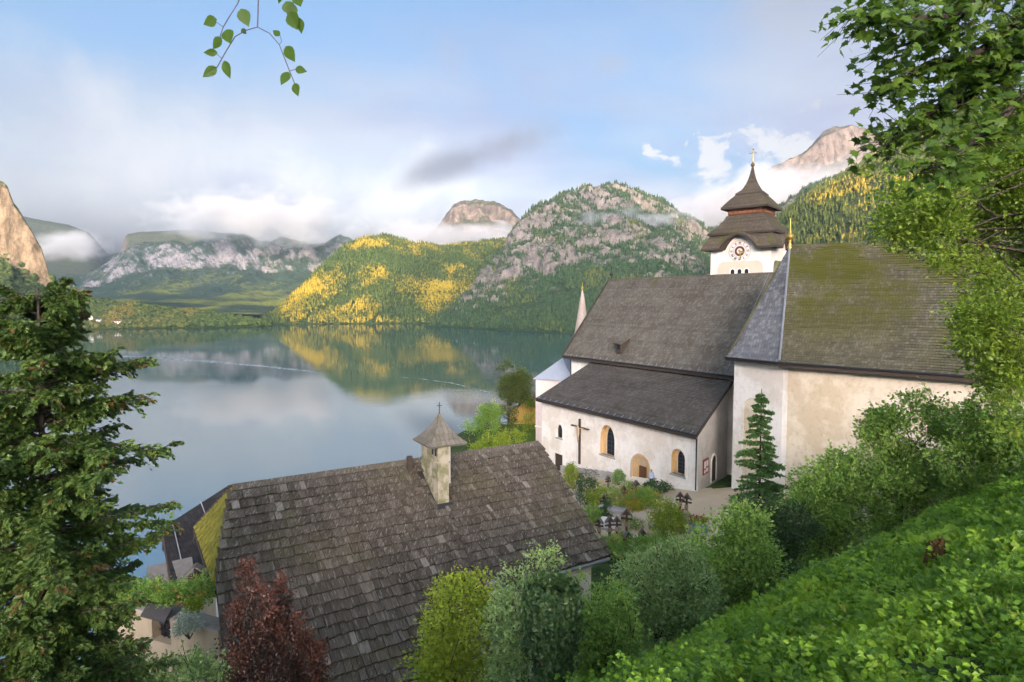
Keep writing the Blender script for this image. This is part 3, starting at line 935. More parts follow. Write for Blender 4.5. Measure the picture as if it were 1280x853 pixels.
# portal: stepped stone arch, tympanum and wooden door
ol, dep, rc = spec[2]
M_SAND = plaster('sandstone', (0.58, 0.44, 0.30), (0.44, 0.30, 0.18), 0.5)
w_ = rc[1] - rc[0]
door_h = (rc[3] - rc[2]) * 0.60
dr = cpart(pane(W, [(rc[0] + w_ * 0.17, rc[2] + 0.01), (rc[1] - w_ * 0.17, rc[2] + 0.01), (rc[1] - w_ * 0.17, rc[2] + door_h), (rc[0] + w_ * 0.17, rc[2] + door_h)], dep - 0.09, 'portal_door', M_BROWN, church, 0.06))
for i in range(6):
    u = rc[0] + w_ * 0.17 + (w_ * 0.66) * (i + 0.5) / 6
    pl = MB().hexa([W.pt(u - 0.085, rc[2] + 0.02, dep - 0.115), W.pt(u + 0.085, rc[2] + 0.02, dep - 0.115), W.pt(u + 0.085, rc[2] + 0.02, dep - 0.085), W.pt(u - 0.085, rc[2] + 0.02, dep - 0.085),
                    W.pt(u - 0.085, rc[2] + door_h - 0.02, dep - 0.115), W.pt(u + 0.085, rc[2] + door_h - 0.02, dep - 0.115), W.pt(u + 0.085, rc[2] + door_h - 0.02, dep - 0.085), W.pt(u - 0.085, rc[2] + door_h - 0.02, dep - 0.085)])
    pl.build('plank', M_BROWN, dr)
ty = cpart(pane(W, [(u, max(z, rc[2] + door_h + 0.01)) for u, z in scale_outline(ol, 0.9)], dep - 0.07, 'tympanum', M_SAND, church))
ring(W, scale_outline(ol, 0.62, 0.93), scale_outline(ol, 0.45, 0.87), dep - 0.14, dep - 0.075, 'carved_band', M_OCHRE, ty)
po = cpart(ring(W, scale_outline(ol, 1.12, 1.05), scale_outline(ol, 0.97, 0.985), -0.09, 0.12, 'portal_arch', M_SAND, church))
ring(W, scale_outline(ol, 0.965, 0.98), scale_outline(ol, 0.82, 0.92), 0.06, 0.26, 'inner_arch', M_OCHRE, po)
ring(W, scale_outline(ol, 0.815, 0.915), scale_outline(ol, 0.68, 0.85), 0.20, 0.34, 'inner_arch', M_SAND, po)
ol, dep, rc = spec[4]
sd = cpart(pane(W, scale_outline(ol, 0.97), dep - 0.06, 'side_door', M_WOOD, church))
for i in range(4):
    u = rc[0] + (rc[1] - rc[0]) * (i + 0.5) / 4
    MB().beam(W.pt(u, rc[2] + 0.05, dep - 0.075), W.pt(u, rc[3] - 0.05, dep - 0.075), 0.20, 0.03, W.n).build('plank', M_WOOD, sd)
# --- plinth, and low grey wall along the graves
u0, z0 = W.hit(838, 606)
uR = (Vector((*A1, 0)) - W.A).dot(W.u)
def pz_(u, d=0.0):
    q = W.pt(u, 0)
    return tz(q.x, q.y)
uS = u0 - 5.5
cpart(MB().hexa([W.pt(uS, BASE, -0.14), W.pt(uR + 0.02, BASE, -0.14), W.pt(uR + 0.02, BASE, 0.1), W.pt(uS, BASE, 0.1),
                 W.pt(uS, pz_(uS) + 0.45, -0.10), W.pt(uR + 0.02, pz_(uR) + 0.45, -0.10), W.pt(uR + 0.02, pz_(uR) + 0.5, 0.1), W.pt(uS, pz_(uS) + 0.5, 0.1)]).build('plinth', M_WHITE, church))
# --- end wall of the aisle with doorway and notice board
WE = Wall(A1, A2)
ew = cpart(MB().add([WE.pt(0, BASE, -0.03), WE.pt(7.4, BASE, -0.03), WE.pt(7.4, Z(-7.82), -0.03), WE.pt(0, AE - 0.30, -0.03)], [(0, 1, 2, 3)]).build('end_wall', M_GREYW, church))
d_ = cpart(pane(WE, arch_outline(3.2, 4.3, TERR, TERR + 2.3, 'round'), -0.06, 'end_door', M_WOOD, church))
ring(WE, arch_outline(3.05, 4.45, TERR, TERR + 2.45, 'round'), arch_outline(3.2, 4.3, TERR, TERR + 2.3, 'round'), -0.12, -0.02, 'door_surround', M_WHITE, d_)
nb = cpart(MB().box(tuple(WE.pt(1.7, TERR + 1.75, -0.09)), (1.25, 0.08, 1.3), math.atan2(WE.u.y, WE.u.x)).build('notice_board', M_RED, church))
for (du, dz, sx_, sz_) in ((-0.28, 0.2, 0.4, 0.6), (0.25, 0.25, 0.38, 0.5), (0.22, -0.32, 0.45, 0.32), (-0.3, -0.38, 0.34, 0.28)):
    MB().box(tuple(WE.pt(1.7 + du, TERR + 1.75 + dz, -0.137)), (sx_, 0.01, sz_), math.atan2(WE.u.y, WE.u.x)).build('notice', M_PAPER, nb)
# --- aisle roof
out = -W.n * 0.55
eL, eR = W.pt(-0.35, AE - 0.28) + out, W.pt(uR + 0.25, AE - 0.28) + out
tL, tR = Vector((9.55, 72.95, Z(-7.35))), Vector((20.4, 55.9, Z(-7.35)))
cpart(quad_roof('aisle_roof', [(eL, eR, tR, tL)], M_SH_AISLE, church, 0.27, 0.045))
cpart(MB().tube([eL + out * 0.12 + Vector((0, 0, -0.02)), eR + out * 0.12 + Vector((0, 0, -0.02))], 0.085, 8).build('gutter', M_IRON, church))
sg = MB()
for i in range(22):
    p = eL.lerp(eR, (i + 0.5) / 22)
    q = p + (tL - eL) * 0.03
    sg.beam(p + out * 0.2 + Vector((0, 0, 0.06)), q + Vector((0, 0, 0.12)), 0.05, 0.05)
tag(cpart(sg.build('snow_guard', M_TIN, church)), kind='stuff')
cpart(MB().beam(eL + Vector((0, 0, -0.22)), eR + Vector((0, 0, -0.22)), 0.10, 0.28).build('eave_board', M_WOOD, church))
cpart(MB().beam(eR + Vector((0.02, 0, -0.10)), tR + Vector((0.02, 0, -0.10)), 0.10, 0.26).build('verge_board', M_WOOD, church))
cpart(MB().tube([eR + Vector((-0.05, 0, -0.1)), W.pt(uR - 0.02, AE - 0.75, -0.16), W.pt(uR - 0.02, TERR + 0.1, -0.16)], 0.055, 7).build('downpipe', M_IRON, church))
# --- nave
NV_L, NV_R = Vector((7.35, 76.55, 0)), Vector((22.5, 53.2, 0))
nd = (NV_R - NV_L).normalized()
nn_ = Vector((-nd.y, nd.x, 0))
if nn_.y < 0:
    nn_ = -nn_
NE, NRZ, HW = Z(-6.75), Z(2.74), 7.1
def nv(t, w, z):
    q = NV_L + nd * t + nn_ * w
    return Vector((q.x, q.y, z))
NL = (NV_R - NV_L).length
cpart(MB().add([nv(0, 0.1, BASE), nv(NL, 0.1, BASE), nv(NL, 2 * HW, BASE), nv(0, 2 * HW, BASE),
                nv(0, 0.1, NE + 0.3), nv(NL, 0.1, NE + 0.3), nv(NL, 2 * HW, NE + 0.3), nv(0, 2 * HW, NE + 0.3), nv(0, HW, NRZ - 0.25), nv(NL, HW, NRZ - 0.25)],
               [(3, 2, 1, 0), (0, 1, 5, 4), (2, 3, 7, 6), (0, 4, 8, 7, 3), (1, 2, 6, 9, 5), (4, 5, 9, 8), (6, 7, 8, 9)]).build('nave_wall', M_WHITE, church))
e0, e1 = nv(-0.75, -0.6, NE - 0.15), nv(NL, -0.6, NE - 0.15)
r0, r1 = nv(-0.75, HW, NRZ), nv(NL + 1, HW, NRZ)
b0, b1 = nv(-0.75, 2 * HW + 0.6, NE - 0.15), nv(NL + 1, 2 * HW + 0.6, NE - 0.15)
# the lowest metre flares out a little
f0, f1 = e0.lerp(r0, 0.13) + Vector((0, 0, -0.18)), e1.lerp(r1, 0.13) + Vector((0, 0, -0.18))
cpart(quad_roof('nave_roof', [(e0, e1, f1, f0), (f0, f1, r1, r0), (b1, b0, r0, r1)], M_SH_NAVE, church, 0.30, 0.045))
cpart(MB().tube([r0 + Vector((0, 0, 0.02)), r1 + Vector((0, 0, 0.02))], 0.13, 6).build('ridge_cap', M_SH_NAVE, church))
cpart(MB().tube([e0 - nn_ * 0.07, e1 - nn_ * 0.07], 0.09, 8).build('gutter', M_IRON, church))
sg = MB()
for i in range(26):
    p = e0.lerp(e1, (i + 0.5) / 26)
    sg.beam(p - nn_ * 0.10 + Vector((0, 0, 0.05)), p + (r0 - e0) * 0.02 + Vector((0, 0, 0.13)), 0.05, 0.05)
tag(cpart(sg.build('snow_guard', M_TIN, church)), kind='stuff')
cpart(MB().beam(e0 + Vector((0, 0, -0.2)), e1 + Vector((0, 0, -0.2)), 0.12, 0.3).build('eave_board', M_WOOD, church))
cpart(MB().beam(nv(-0.85, -0.6, NE - 0.2), r0 + Vector((-0.05, 0.05, -0.08)), 0.10, 0.30).build('verge_board', M_WOOD, church))
cpart(MB().tube([nv(0.15, -0.5, NE - 0.25), nv(0.15, 0.0, NE - 0.7), nv(0.15, 0.0, Z(-12))], 0.06, 6).build('downpipe', M_IRON, church))
cpart(MB().tube([tL + (tR - tL) * 0.15 + Vector((0, 0, 0.14)), tL + (tR - tL) * 0.97 + Vector((0, 0, 0.16))], 0.13, 6).build('flashing', plain('rusty_sheet', (0.30, 0.11, 0.05), 0.6, 0.4, 2), church))
# lightning conductor down the roof
lc0, lc1 = r0.lerp(r1, 0.80), e0.lerp(e1, 0.86)
cpart(MB().tube([lc0 + Vector((0, 0, 0.1)), lc0.lerp(lc1, 0.5) + Vector((-0.1, -0.1, 0.14)), lc1 + Vector((0, 0, 0.1))], 0.03, 5).build('lightning_conductor', M_TIN, church))
# small dormer
dq = e0.lerp(e1, 0.335).lerp(r0.lerp(r1, 0.335), 0.10)
dm = cpart(MB().hexa([dq - nd * 0.38 - nn_ * 0.2, dq + nd * 0.38 - nn_ * 0.2, dq + nd * 0.38 + nn_ * 1.2, dq - nd * 0.38 + nn_ * 1.2,
                      dq - nd * 0.38 - nn_ * 0.2 + Vector((0, 0, 1.25)), dq + nd * 0.38 - nn_ * 0.2 + Vector((0, 0, 1.25)), dq + nd * 0.38 + nn_ * 1.2 + Vector((0, 0, 1.7)), dq - nd * 0.38 + nn_ * 1.2 + Vector((0, 0, 1.7))]).build('dormer', M_WOOD, church))
quad_roof('dormer_roof', [(dq - nd * 0.62 - nn_ * 0.5 + Vector((0, 0, 1.16)), dq + nd * 0.62 - nn_ * 0.5 + Vector((0, 0, 1.16)), dq + nd * 0.62 + nn_ * 1.15 + Vector((0, 0, 1.95)), dq - nd * 0.62 + nn_ * 1.15 + Vector((0, 0, 1.95)))], M_SH_NAVE, dm, 0.25)
MB().beam(dq - nn_ * 0.22 + Vector((0, 0, 0.45)), dq - nn_ * 0.22 + Vector((0, 0, 1.05)), 0.42, 0.04, -nn_).build('dormer_opening', M_GLASS, dm)
# iron cross on the ridge end
cr = MB().tube([r0 + nd * 0.4, r0 + nd * 0.4 + Vector((0, 0, 1.9))], 0.05, 6)
cr.lathe(r0 + nd * 0.4 + Vector((0, 0, 0.75)), [(0.02, -0.22), (0.2, -0.1), (0.24, 0), (0.2, 0.12), (0.02, 0.24)], 8)
cr.beam(r0 + nd * 0.4 - nd * 0.35 + Vector((0, 0, 1.45)), r0 + nd * 0.4 + nd * 0.35 + Vector((0, 0, 1.45)), 0.07, 0.07)
cpart(cr.build('ridge_cross', M_IRON, church))

# --- choir
CE, CR = Z(-4.55), Z(4.45)
C1, C2, C3 = Vector((18.45, 50.1, 0)), Vector((20.75, 46.2, 0)), Vector((31.2, 34.9, 0))
AP, RE = Vector((22.75, 50.2, CR)), Vector((37.5, 43.0, CR))
C5, C6 = Vector((41.5, 44.0, 0)), Vector((27.0, 55.0, 0))
def at(v, z):
    return Vector((v.x, v.y, z))
cb = MB()
loop = [C1, C2, C3, C5, C6]
k = len(loop)
cb.add([at(c, BASE - 1) for c in loop] + [at(c, CE + 0.25) for c in loop], [tuple(range(k))[::-1], tuple(range(k, 2 * k))] + [(i, (i + 1) % k, k + (i + 1) % k, k + i) for i in range(k)])
choir = cpart(cb.build('choir_wall', M_CREAM, church))
WC = Wall(C1, C2)
L12 = (C2 - C1).length
# the apse facet is white, with a tall blind arch
fac = MB().hexa([WC.pt(0.0, BASE - 1, -0.06), WC.pt(L12 + 0.05, BASE - 1, -0.06), WC.pt(L12 + 0.05, BASE - 1, 0.3), WC.pt(0, BASE - 1, 0.3),
                 WC.pt(0.0, CE + 0.1, -0.06), WC.pt(L12 + 0.05, CE + 0.1, -0.06), WC.pt(L12 + 0.05, CE + 0.1, 0.3), WC.pt(0, CE + 0.1, 0.3)]).build('apse_facet', M_WHITE, church)
cpart(fac)
u0, u1, z0, z1 = WC.rect(929, 497, 956, 610)
ol = arch_outline(u0, u1, z0, z1, 'round')
carve(fac, [niche_cutter(WC, ol, 0.22)])
bn = cpart(pane(WC, scale_outline(ol, 0.985), 0.19, 'blind_arch', M_CREAM, church))
ring(WC, scale_outline(ol, 1.2, 1.03), scale_outline(ol, 1.0), -0.09, -0.02, 'surround', M_WHITE, bn)
WC2 = Wall(C2, C3)
cpart(MB().hexa([WC2.pt(-0.05, BASE - 1, -0.05), WC2.pt(0.35, BASE - 1, -0.05), WC2.pt(0.35, BASE - 1, 0.1), WC2.pt(-0.05, BASE - 1, 0.1),
                 WC2.pt(-0.05, CE + 0.08, -0.05), WC2.pt(0.35, CE + 0.08, -0.05), WC2.pt(0.35, CE + 0.08, 0.1), WC2.pt(-0.05, CE + 0.08, 0.1)]).build('corner_quoin', M_WHITE, church))
def outset(v, a, z):
    return Vector((v.x + a[0], v.y + a[1], z))
E1, E2, E3 = outset(C1, (-0.75, -0.05), CE - 0.05), outset(C2, (-0.55, -0.42), CE - 0.05), outset(C3, (-0.1, -0.75), CE - 0.05)
E5, E6 = outset(C5, (0.6, 0.5), CE), outset(C6, (0.2, 0.7), CE)
# slightly bell-cast slopes
def bell(ea, eb, tb, ta, k=0.16, dz=-0.35):
    fa, fb = ea.lerp(ta, k) + Vector((0, 0, dz)), eb.lerp(tb, k) + Vector((0, 0, dz))
    return [(ea, eb, fb, fa), (fa, fb, tb, ta)]
cpart(quad_roof('choir_roof', bell(E2, E3, RE, AP), M_SH_MOSS, church, 0.24, 0.055))
cpart(quad_roof('apse_roof', bell(E1, E2, AP, AP), M_SH_SLATE, church, 0.24))
cpart(quad_roof('choir_back_roof', [(E5, E6, AP, RE), (E6, E1, AP, AP), (E3, E5, RE, RE)], M_SH_MOSS, church, 0.5))
cpart(MB().tube([E2 + Vector((0, 0, 0.10)), E2.lerp(AP, 0.16) + Vector((0, 0, -0.25)), AP], 0.09, 6).build('hip_cap', M_TIN, church))
cpart(MB().tube([AP, RE], 0.14, 6).build('ridge_cap', M_SH_MOSS, church))
cpart(MB().tube([E1 + Vector((-0.1, -0.05, -0.05)), E2 + Vector((-0.08, -0.08, -0.05)), E3 + Vector((0, -0.1, -0.05))], 0.09, 7).build('gutter', M_IRON, church))
cpart(MB().beam(E2 + Vector((0, 0, -0.24)), E3 + Vector((0, 0, -0.24)), 0.12, 0.32).build('eave_board', M_WOOD, church))
cpart(MB().beam(E1 + Vector((0, 0, -0.20)), E2 + Vector((0, 0, -0.20)), 0.12, 0.22).build('eave_board', M_WOOD, church))
cpart(MB().lathe(AP, [(0.20, -0.15), (0.15, 0.15), (0.11, 0.36), (0.17, 0.45), (0.10, 0.52), (0.26, 0.62), (0.35, 0.80), (0.26, 0.98), (0.11, 1.08), (0.13, 1.18), (0.07, 1.3), (0.045, 2.1), (0.01, 2.3)], 12).build('gilded_finial', M_GOLD, church, True))

# --- tower
TC, TH_, TS = Vector((25.7, 66.0, 0)), R(40), 3.12
te, tn_ = Vector((math.cos(TH_), -math.sin(TH_), 0)), Vector((math.sin(TH_), math.cos(TH_), 0))
TK = 1.1
def tw(x, y, z):
    q = (TC + te * x + tn_ * y) * TK
    return Vector((q.x, q.y, CAM_Z + z * TK))
class TowerWall(Wall):
    def pt(self, u, z, d=0.0):
        return Wall.pt(self, u * TK, CAM_Z + (z - CAM_Z) * TK, d * TK)
tower = cpart(MB().hexa([tw(-TS, -TS, -16.5), tw(TS, -TS, -16.5), tw(TS, TS, -16.5), tw(-TS, TS, -16.5), tw(-TS, -TS, 7.2), tw(TS, -TS, 7.2), tw(TS, TS, 7.2), tw(-TS, TS, 7.2)]).build('tower', M_WHITE, church))
WT = TowerWall(tw(-TS, -TS, 0), tw(TS, -TS, 0))
TW2 = TS * 2
# beige panel framed in white on the front, darkened copy on the side
mbp = MB()
pts = [(0.75, Z(-3)), (TW2 - 0.75, Z(-3)), (TW2 - 0.75, Z(3.5)), (TW2 - 0.95, Z(3.95)), (TW2 - 1.35, Z(4.15)), (1.35, Z(4.15)), (0.95, Z(3.95)), (0.75, Z(3.5))]
MBp = MB().prism([WT.pt(u, z, -0.03) for u, z in pts], WT.n * 0.1).build('panel', M_BEIGE, tower)
WT2 = TowerWall(tw(TS, -TS, 0), tw(TS, TS, 0))
sgn = -1 if (WT2.pt(TS, CAM_Z, -0.1) - tw(0, 0, 0)).length > (WT2.pt(TS, CAM_Z, 0.1) - tw(0, 0, 0)).length else 1
MB().prism([WT2.pt(u, z, 0.04 * sgn) for u, z in pts], WT2.n * (-0.08 * sgn)).build('panel', plaster('shaded_side_plaster', (0.22, 0.20, 0.12), (0.10, 0.10, 0.05), 0.8), tower)  # shade of this side face is put into the plaster colour
# bell openings
for i in range(3):
    u = TW2 / 2 - 0.72 + 0.72 * i
    g = MB().prism([WT.pt(a, b, -0.05) for a, b in arch_outline(u - 0.21, u + 0.21, Z(2.25), Z(3.32), 'round')], WT.n * 0.06).build('bell_opening', M_GLASS, tower)
    ring(WT, arch_outline(u - 0.30, u + 0.30, Z(2.25), Z(3.43), 'round'), arch_outline(u - 0.21, u + 0.21, Z(2.25), Z(3.32), 'round'), -0.09, -0.02, 'surround', M_WHITE, tower)
# clock
cz, cu = Z(5.17), TW2 / 2 - 0.02
def disc(r, n=32):
    return [(cu + r * math.cos(2 * math.pi * i / n), cz + r * math.sin(2 * math.pi * i / n)) for i in range(n)]
ck = cpart(MB().prism([WT.pt(u, z, -0.08) for u, z in disc(1.10)], WT.n * 0.07).build('clock_face', M_PAPER, church))
def annulus(ro, ri, d0, d1, name, m):
    return ring(WT, disc(ro), disc(ri), d0, d1, name, m, ck, open_base=False)
annulus(1.14, 1.04, -0.12, -0.06, 'clock_rim', M_BEIGE)
annulus(0.52, 0.30, -0.12, -0.07, 'dark_ring', M_BROWN)
annulus(0.68, 0.65, -0.10, -0.07, 'minute_ring', M_RED)
NUM = ['XII', 'I', 'II', 'III', 'IV', 'V', 'VI', 'VII', 'VIII', 'IX', 'X', 'XI']
for h in range(12):
    a = R(90 - 30 * h)
    rd, tg = (math.cos(a), math.sin(a)), (math.sin(a), -math.cos(a))
    mbn = MB()
    s_ = NUM[h]
    wid = {'I': 0.07, 'V': 0.15, 'X': 0.15}
    tot = sum(wid[c] for c in s_)
    x = -tot / 2
    def npnt(tx, ry):
        return WT.pt(cu + rd[0] * ry + tg[0] * tx, cz + rd[1] * ry + tg[1] * tx, -0.10)
    for c in s_:
        xm = x + wid[c] / 2
        lines = {'I': [((0, 0), (0, 1))], 'V': [((-1, 1), (0, 0)), ((1, 1), (0, 0))], 'X': [((-1, 1), (1, 0)), ((1, 1), (-1, 0))]}[c]
        for (ax, ay), (bx_, by_) in lines:
            mbn.beam(npnt(xm + ax * 0.055, 0.75 + ay * 0.22), npnt(xm + bx_ * 0.055, 0.75 + by_ * 0.22), 0.04, 0.035, WT.n)
        x += wid[c]
    mbn.build('numeral', M_IRON, ck)
def hand(angle, ln, wd, name):
    a = R(90 - angle)
    d = (math.cos(a), math.sin(a))
    q = (-d[1], d[0])
    pts = [(cu - d[0] * 0.15 + q[0] * wd * .5, cz - d[1] * 0.15 + q[1] * wd * .5), (cu - d[0] * 0.15 - q[0] * wd * .5, cz - d[1] * 0.15 - q[1] * wd * .5),
           (cu + d[0] * ln * 0.7 - q[0] * wd, cz + d[1] * ln * 0.7 - q[1] * wd), (cu + d[0] * ln, cz + d[1] * ln), (cu + d[0] * ln * 0.7 + q[0] * wd, cz + d[1] * ln * 0.7 + q[1] * wd)]
    MB().prism([WT.pt(u, z, -0.17) for u, z in pts], WT.n * 0.03).build(name, M_GOLD, ck)
hand(112, 0.62, 0.10, 'hour_hand')
hand(168, 0.92, 0.075, 'minute_hand')
# tiered bell-shaped roof: grids of four sides; the lowest eave arches over the clocks
def tier(prof, name, m, arch=0.0, thick=0.15, nu=24, nvv=7):
    vs, fs, uvs, mi = [], [], [], []
    zs = [p[1] for p in prof]
    for side in range(4):
        ca, sa = math.cos(side * math.pi / 2), math.sin(side * math.pi / 2)
        def pt(u, j, dz=0.0):
            hw, z = prof[j]
            if arch and j < 3:
                c = max(0.0, math.cos(min(1.0, abs(u) / 0.50) * math.pi / 2)) if abs(u) < 0.50 else 0
                z = z + arch * (c ** 0.8) * (1, 0.72, 0.3)[j]
            x, y = u * hw, -hw
            return tw(x * ca - y * sa, x * sa + y * ca, z + dz)
        def face(ps, uv, k=0):
            b = len(vs)
            vs.extend(tuple(p) for p in ps)
            fs.append(tuple(range(b, b + len(ps))))
            uvs.extend(uv)
            mi.append(k)
        for i in range(nu):
            ua, ub = -1 + 2 * i / nu, -1 + 2 * (i + 1) / nu
            for j in range(len(prof) - 1):
                hw = prof[j][0]
                # two stepped courses for each profile segment
                for q in range(2):
                    f0, f1 = q / 2, (q + 1) / 2
                    A0, A1_ = pt(ua, j).lerp(pt(ua, j + 1), f0), pt(ua, j).lerp(pt(ua, j + 1), f1)
                    B0, B1_ = pt(ub, j).lerp(pt(ub, j + 1), f0), pt(ub, j).lerp(pt(ub, j + 1), f1)
                    up = Vector((0, 0, 0.035))
                    rr = j * 2 + q + side * 40
                    face([A0 + up, B0 + up, B1_, A1_], [(ua * hw + 9, rr + .05), (ub * hw + 9, rr + .05), (ub * hw + 9, rr + .95), (ua * hw + 9, rr + .95)])
                    face([A0, B0, B0 + up, A0 + up], [(9, rr + .1)] * 4)
            # thick eave edge and soffit: dark wood boards, darkened to deepen the shade
            a_, b_ = pt(ua, 0), pt(ub, 0)
            dn = Vector((0, 0, -thick * 1.6))
            inn = 0.72
            ai, bi = pt(ua * inn, 0), pt(ub * inn, 0)
            cxy = tw(0, 0, 0)
            ai = Vector((cxy.x + (a_.x - cxy.x) * inn, cxy.y + (a_.y - cxy.y) * inn, a_.z + 0.05))
            bi = Vector((cxy.x + (b_.x - cxy.x) * inn, cxy.y + (b_.y - cxy.y) * inn, b_.z + 0.05))
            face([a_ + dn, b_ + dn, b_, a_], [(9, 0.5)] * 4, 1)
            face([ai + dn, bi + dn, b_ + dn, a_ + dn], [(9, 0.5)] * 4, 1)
    me = bpy.data.meshes.new(name)
    me.from_pydata(vs, [], fs)
    ul = me.uv_layers.new(name='UVMap')
    ul.data.foreach_set('uv', np.array(uvs, dtype=np.float32).ravel())
    me.materials.append(m)
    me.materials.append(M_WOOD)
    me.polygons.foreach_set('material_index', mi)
    return cpart(link(bpy.data.objects.new(name, me), church))
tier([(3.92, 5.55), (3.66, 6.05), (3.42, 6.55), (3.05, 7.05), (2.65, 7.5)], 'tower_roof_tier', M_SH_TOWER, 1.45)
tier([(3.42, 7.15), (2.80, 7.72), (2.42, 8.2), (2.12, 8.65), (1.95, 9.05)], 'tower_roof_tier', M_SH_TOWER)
lant = cpart(MB().hexa([tw(-1.85, -1.85, 9.1), tw(1.85, -1.85, 9.1), tw(1.85, 1.85, 9.1), tw(-1.85, 1.85, 9.1), tw(-1.85, -1.85, 10.1), tw(1.85, -1.85, 10.1), tw(1.85, 1.85, 10.1), tw(-1.85, 1.85, 10.1)]).build('lantern_band', M_BROWN, church))
for side in range(4):
    ca, sa = math.cos(side * math.pi / 2), math.sin(side * math.pi / 2)
    for i in range(7):
        x0 = -1.72 + i * 0.49
        pt4 = []
        for z in (9.22, 9.78):
            for x, y in ((x0, -1.92), (x0 + 0.42, -1.92), (x0 + 0.42, -1.84), (x0, -1.84)):
                pt4.append(tw(x * ca - y * sa, x * sa + y * ca, z))
        MB().hexa(pt4).build('louvre', plain('red_brown_louvre', (0.24, 0.10, 0.055), 0.7, 0.3, 5), lant)
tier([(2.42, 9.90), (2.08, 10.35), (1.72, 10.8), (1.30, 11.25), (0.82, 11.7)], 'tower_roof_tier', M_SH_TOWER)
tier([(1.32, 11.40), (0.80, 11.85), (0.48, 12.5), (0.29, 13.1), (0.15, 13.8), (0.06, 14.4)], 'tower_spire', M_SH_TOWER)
cpart(MB().lathe(tw(0, 0, 14.25), [(0.05, 0), (0.1, 0.05), (0.22, 0.16), (0.25, 0.28), (0.2, 0.4), (0.08, 0.52), (0.04, 0.65)], 12).build('spire_ball', plain('dark_gilding', (0.20, 0.12, 0.04), 0.4, 0.2, 4, 0.5, 0.7), church, True))
xb = tw(0, 0, 14.85)
xc = MB().beam(xb, xb + Vector((0, 0, 1.45)), 0.08, 0.08)
xc.beam(xb + Vector((-0.34, 0.2, 0.98)), xb + Vector((0.34, -0.2, 0.98)), 0.09, 0.09)
xc.lathe(xb + Vector((0, 0, 1.4)), [(0.02, -0.12), (0.12, 0), (0.02, 0.12)], 6)
cpart(xc.build('spire_cross', M_GOLD, church))

# ------------------------------------------------------------------ crucifix on the wall
u_, zt = W.hit(725.5, 523.5)
_, zb = W.hit(725.5, 580)
zm = W.hit(725.5, 534)[1]
cx_o = empty('crucifix', tuple(W.pt(u_, zb, -0.1)))
tag(cx_o, 'tall dark wooden crucifix with carved figure hung on the white church wall', 'crucifix')
CXI = Matrix.Translation(-Vector(cx_o.location))
o = MB().beam(W.pt(u_, zb, -0.09), W.pt(u_, zt, -0.09), 0.24, 0.14, -W.n).build('upright', M_WOOD, cx_o); o.matrix_parent_inverse = CXI
ua, ub = W.hit(715.5, 531)[0], W.hit(737, 536)[0]
o = MB().beam(W.pt(ua, zm, -0.11), W.pt(ub, zm, -0.11), 0.14, 0.20, -W.n).build('crossbar', M_WOOD, cx_o); o.matrix_parent_inverse = CXI
fb = MB()
fz = zm
M_CARVE = plain('carved_pale_wood', (0.42, 0.30, 0.19), 0.7, 0.3, 6)
fb.tube([W.pt(u_, fz - 1.55, -0.30), W.pt(u_ + 0.06, fz - 1.05, -0.38), W.pt(u_, fz - 0.65, -0.30), W.pt(u_, fz - 0.35, -0.30), W.pt(u_, fz - 0.10, -0.27), W.pt(u_, fz - 0.02, -0.29), W.pt(u_ - 0.03, fz + 0.12, -0.33), W.pt(u_ - 0.03, fz + 0.22, -0.33)],
        [0.06, 0.09, 0.14, 0.13, 0.16, 0.06, 0.10, 0.04], 8)
fb.tube([W.pt(u_, fz - 0.13, -0.27), W.pt(u_ - 0.45, fz - 0.02, -0.25), W.pt(u_ - 0.8, fz + 0.02, -0.22)], [0.08, 0.05, 0.04], 6)
fb.tube([W.pt(u_, fz - 0.13, -0.27), W.pt(u_ + 0.45, fz - 0.02, -0.25), W.pt(u_ + 0.8, fz + 0.02, -0.22)], [0.08, 0.05, 0.04], 6)
o = fb.build('carved_figure', M_CARVE, cx_o, True); o.matrix_parent_inverse = CXI
# ------------------------------------------------------------------ shingled house in the foreground
def shake_fn(t):
    oi = t.n('ShaderNodeObjectInfo').outputs['Random']
    at_ = t.n('ShaderNodeAttribute', attribute_name='rnd').outputs['Fac']
    rnd = t.math('FRACT', t.math('ADD', t.math('MULTIPLY', oi, 1.0), at_))
    tc = t.n('ShaderNodeTexCoord').outputs['Object']
    uv = t.vmath('MULTIPLY', tc, (8, 1.0, 4))
    off = t.n('ShaderNodeCombineXYZ', {0: t.math('MULTIPLY', rnd, 90.0), 1: t.math('MULTIPLY', rnd, 37.0), 2: 0.0}).outputs[0]
    gr = t.noise(t.vmath('ADD', uv, off), 2.2, 5, 0.7)
    pos = world_pos(t)
    big = t.noise(pos, 0.45, 4, 0.6)
    c = t.ramp(rnd, [(0, (0.066, 0.054, 0.040)), (0.5, (0.092, 0.077, 0.059)), (0.90, (0.118, 0.100, 0.078)), (0.97, (0.18, 0.155, 0.12)), (1, (0.25, 0.225, 0.19))])
    c = t.mix(t.sstep(gr, 0.45, 0.78), c, (0.045, 0.036, 0.028))
    c = t.mix(t.math('MULTIPLY', t.sstep(gr, 0.47, 0.32), 0.55), c, (0.36, 0.33, 0.29))
    c = t.mix(t.math('MULTIPLY', t.sstep(big, 0.50, 0.72), 0.35), c, (0.10, 0.095, 0.04))
    return pbsdf(t, c, 0.9, t.bump(gr, 0.5, 0.02), 0.15)
M_SHAKE = mat('weathered_wood_shingle', shake_fn)
def moss_fn(t):
    pos = world_pos(t)
    n = t.noise(pos, 3.0, 6, 0.7)
    c = t.mix(t.sstep(n, 0.3, 0.7), (0.15, 0.14, 0.028), (0.29, 0.27, 0.055))
    return pbsdf(t, c, 0.95, t.bump(t.noise(pos, 14, 5, 0.7), 0.9, 0.06), 0.05)
M_MOSS = mat('yellow_moss', moss_fn)

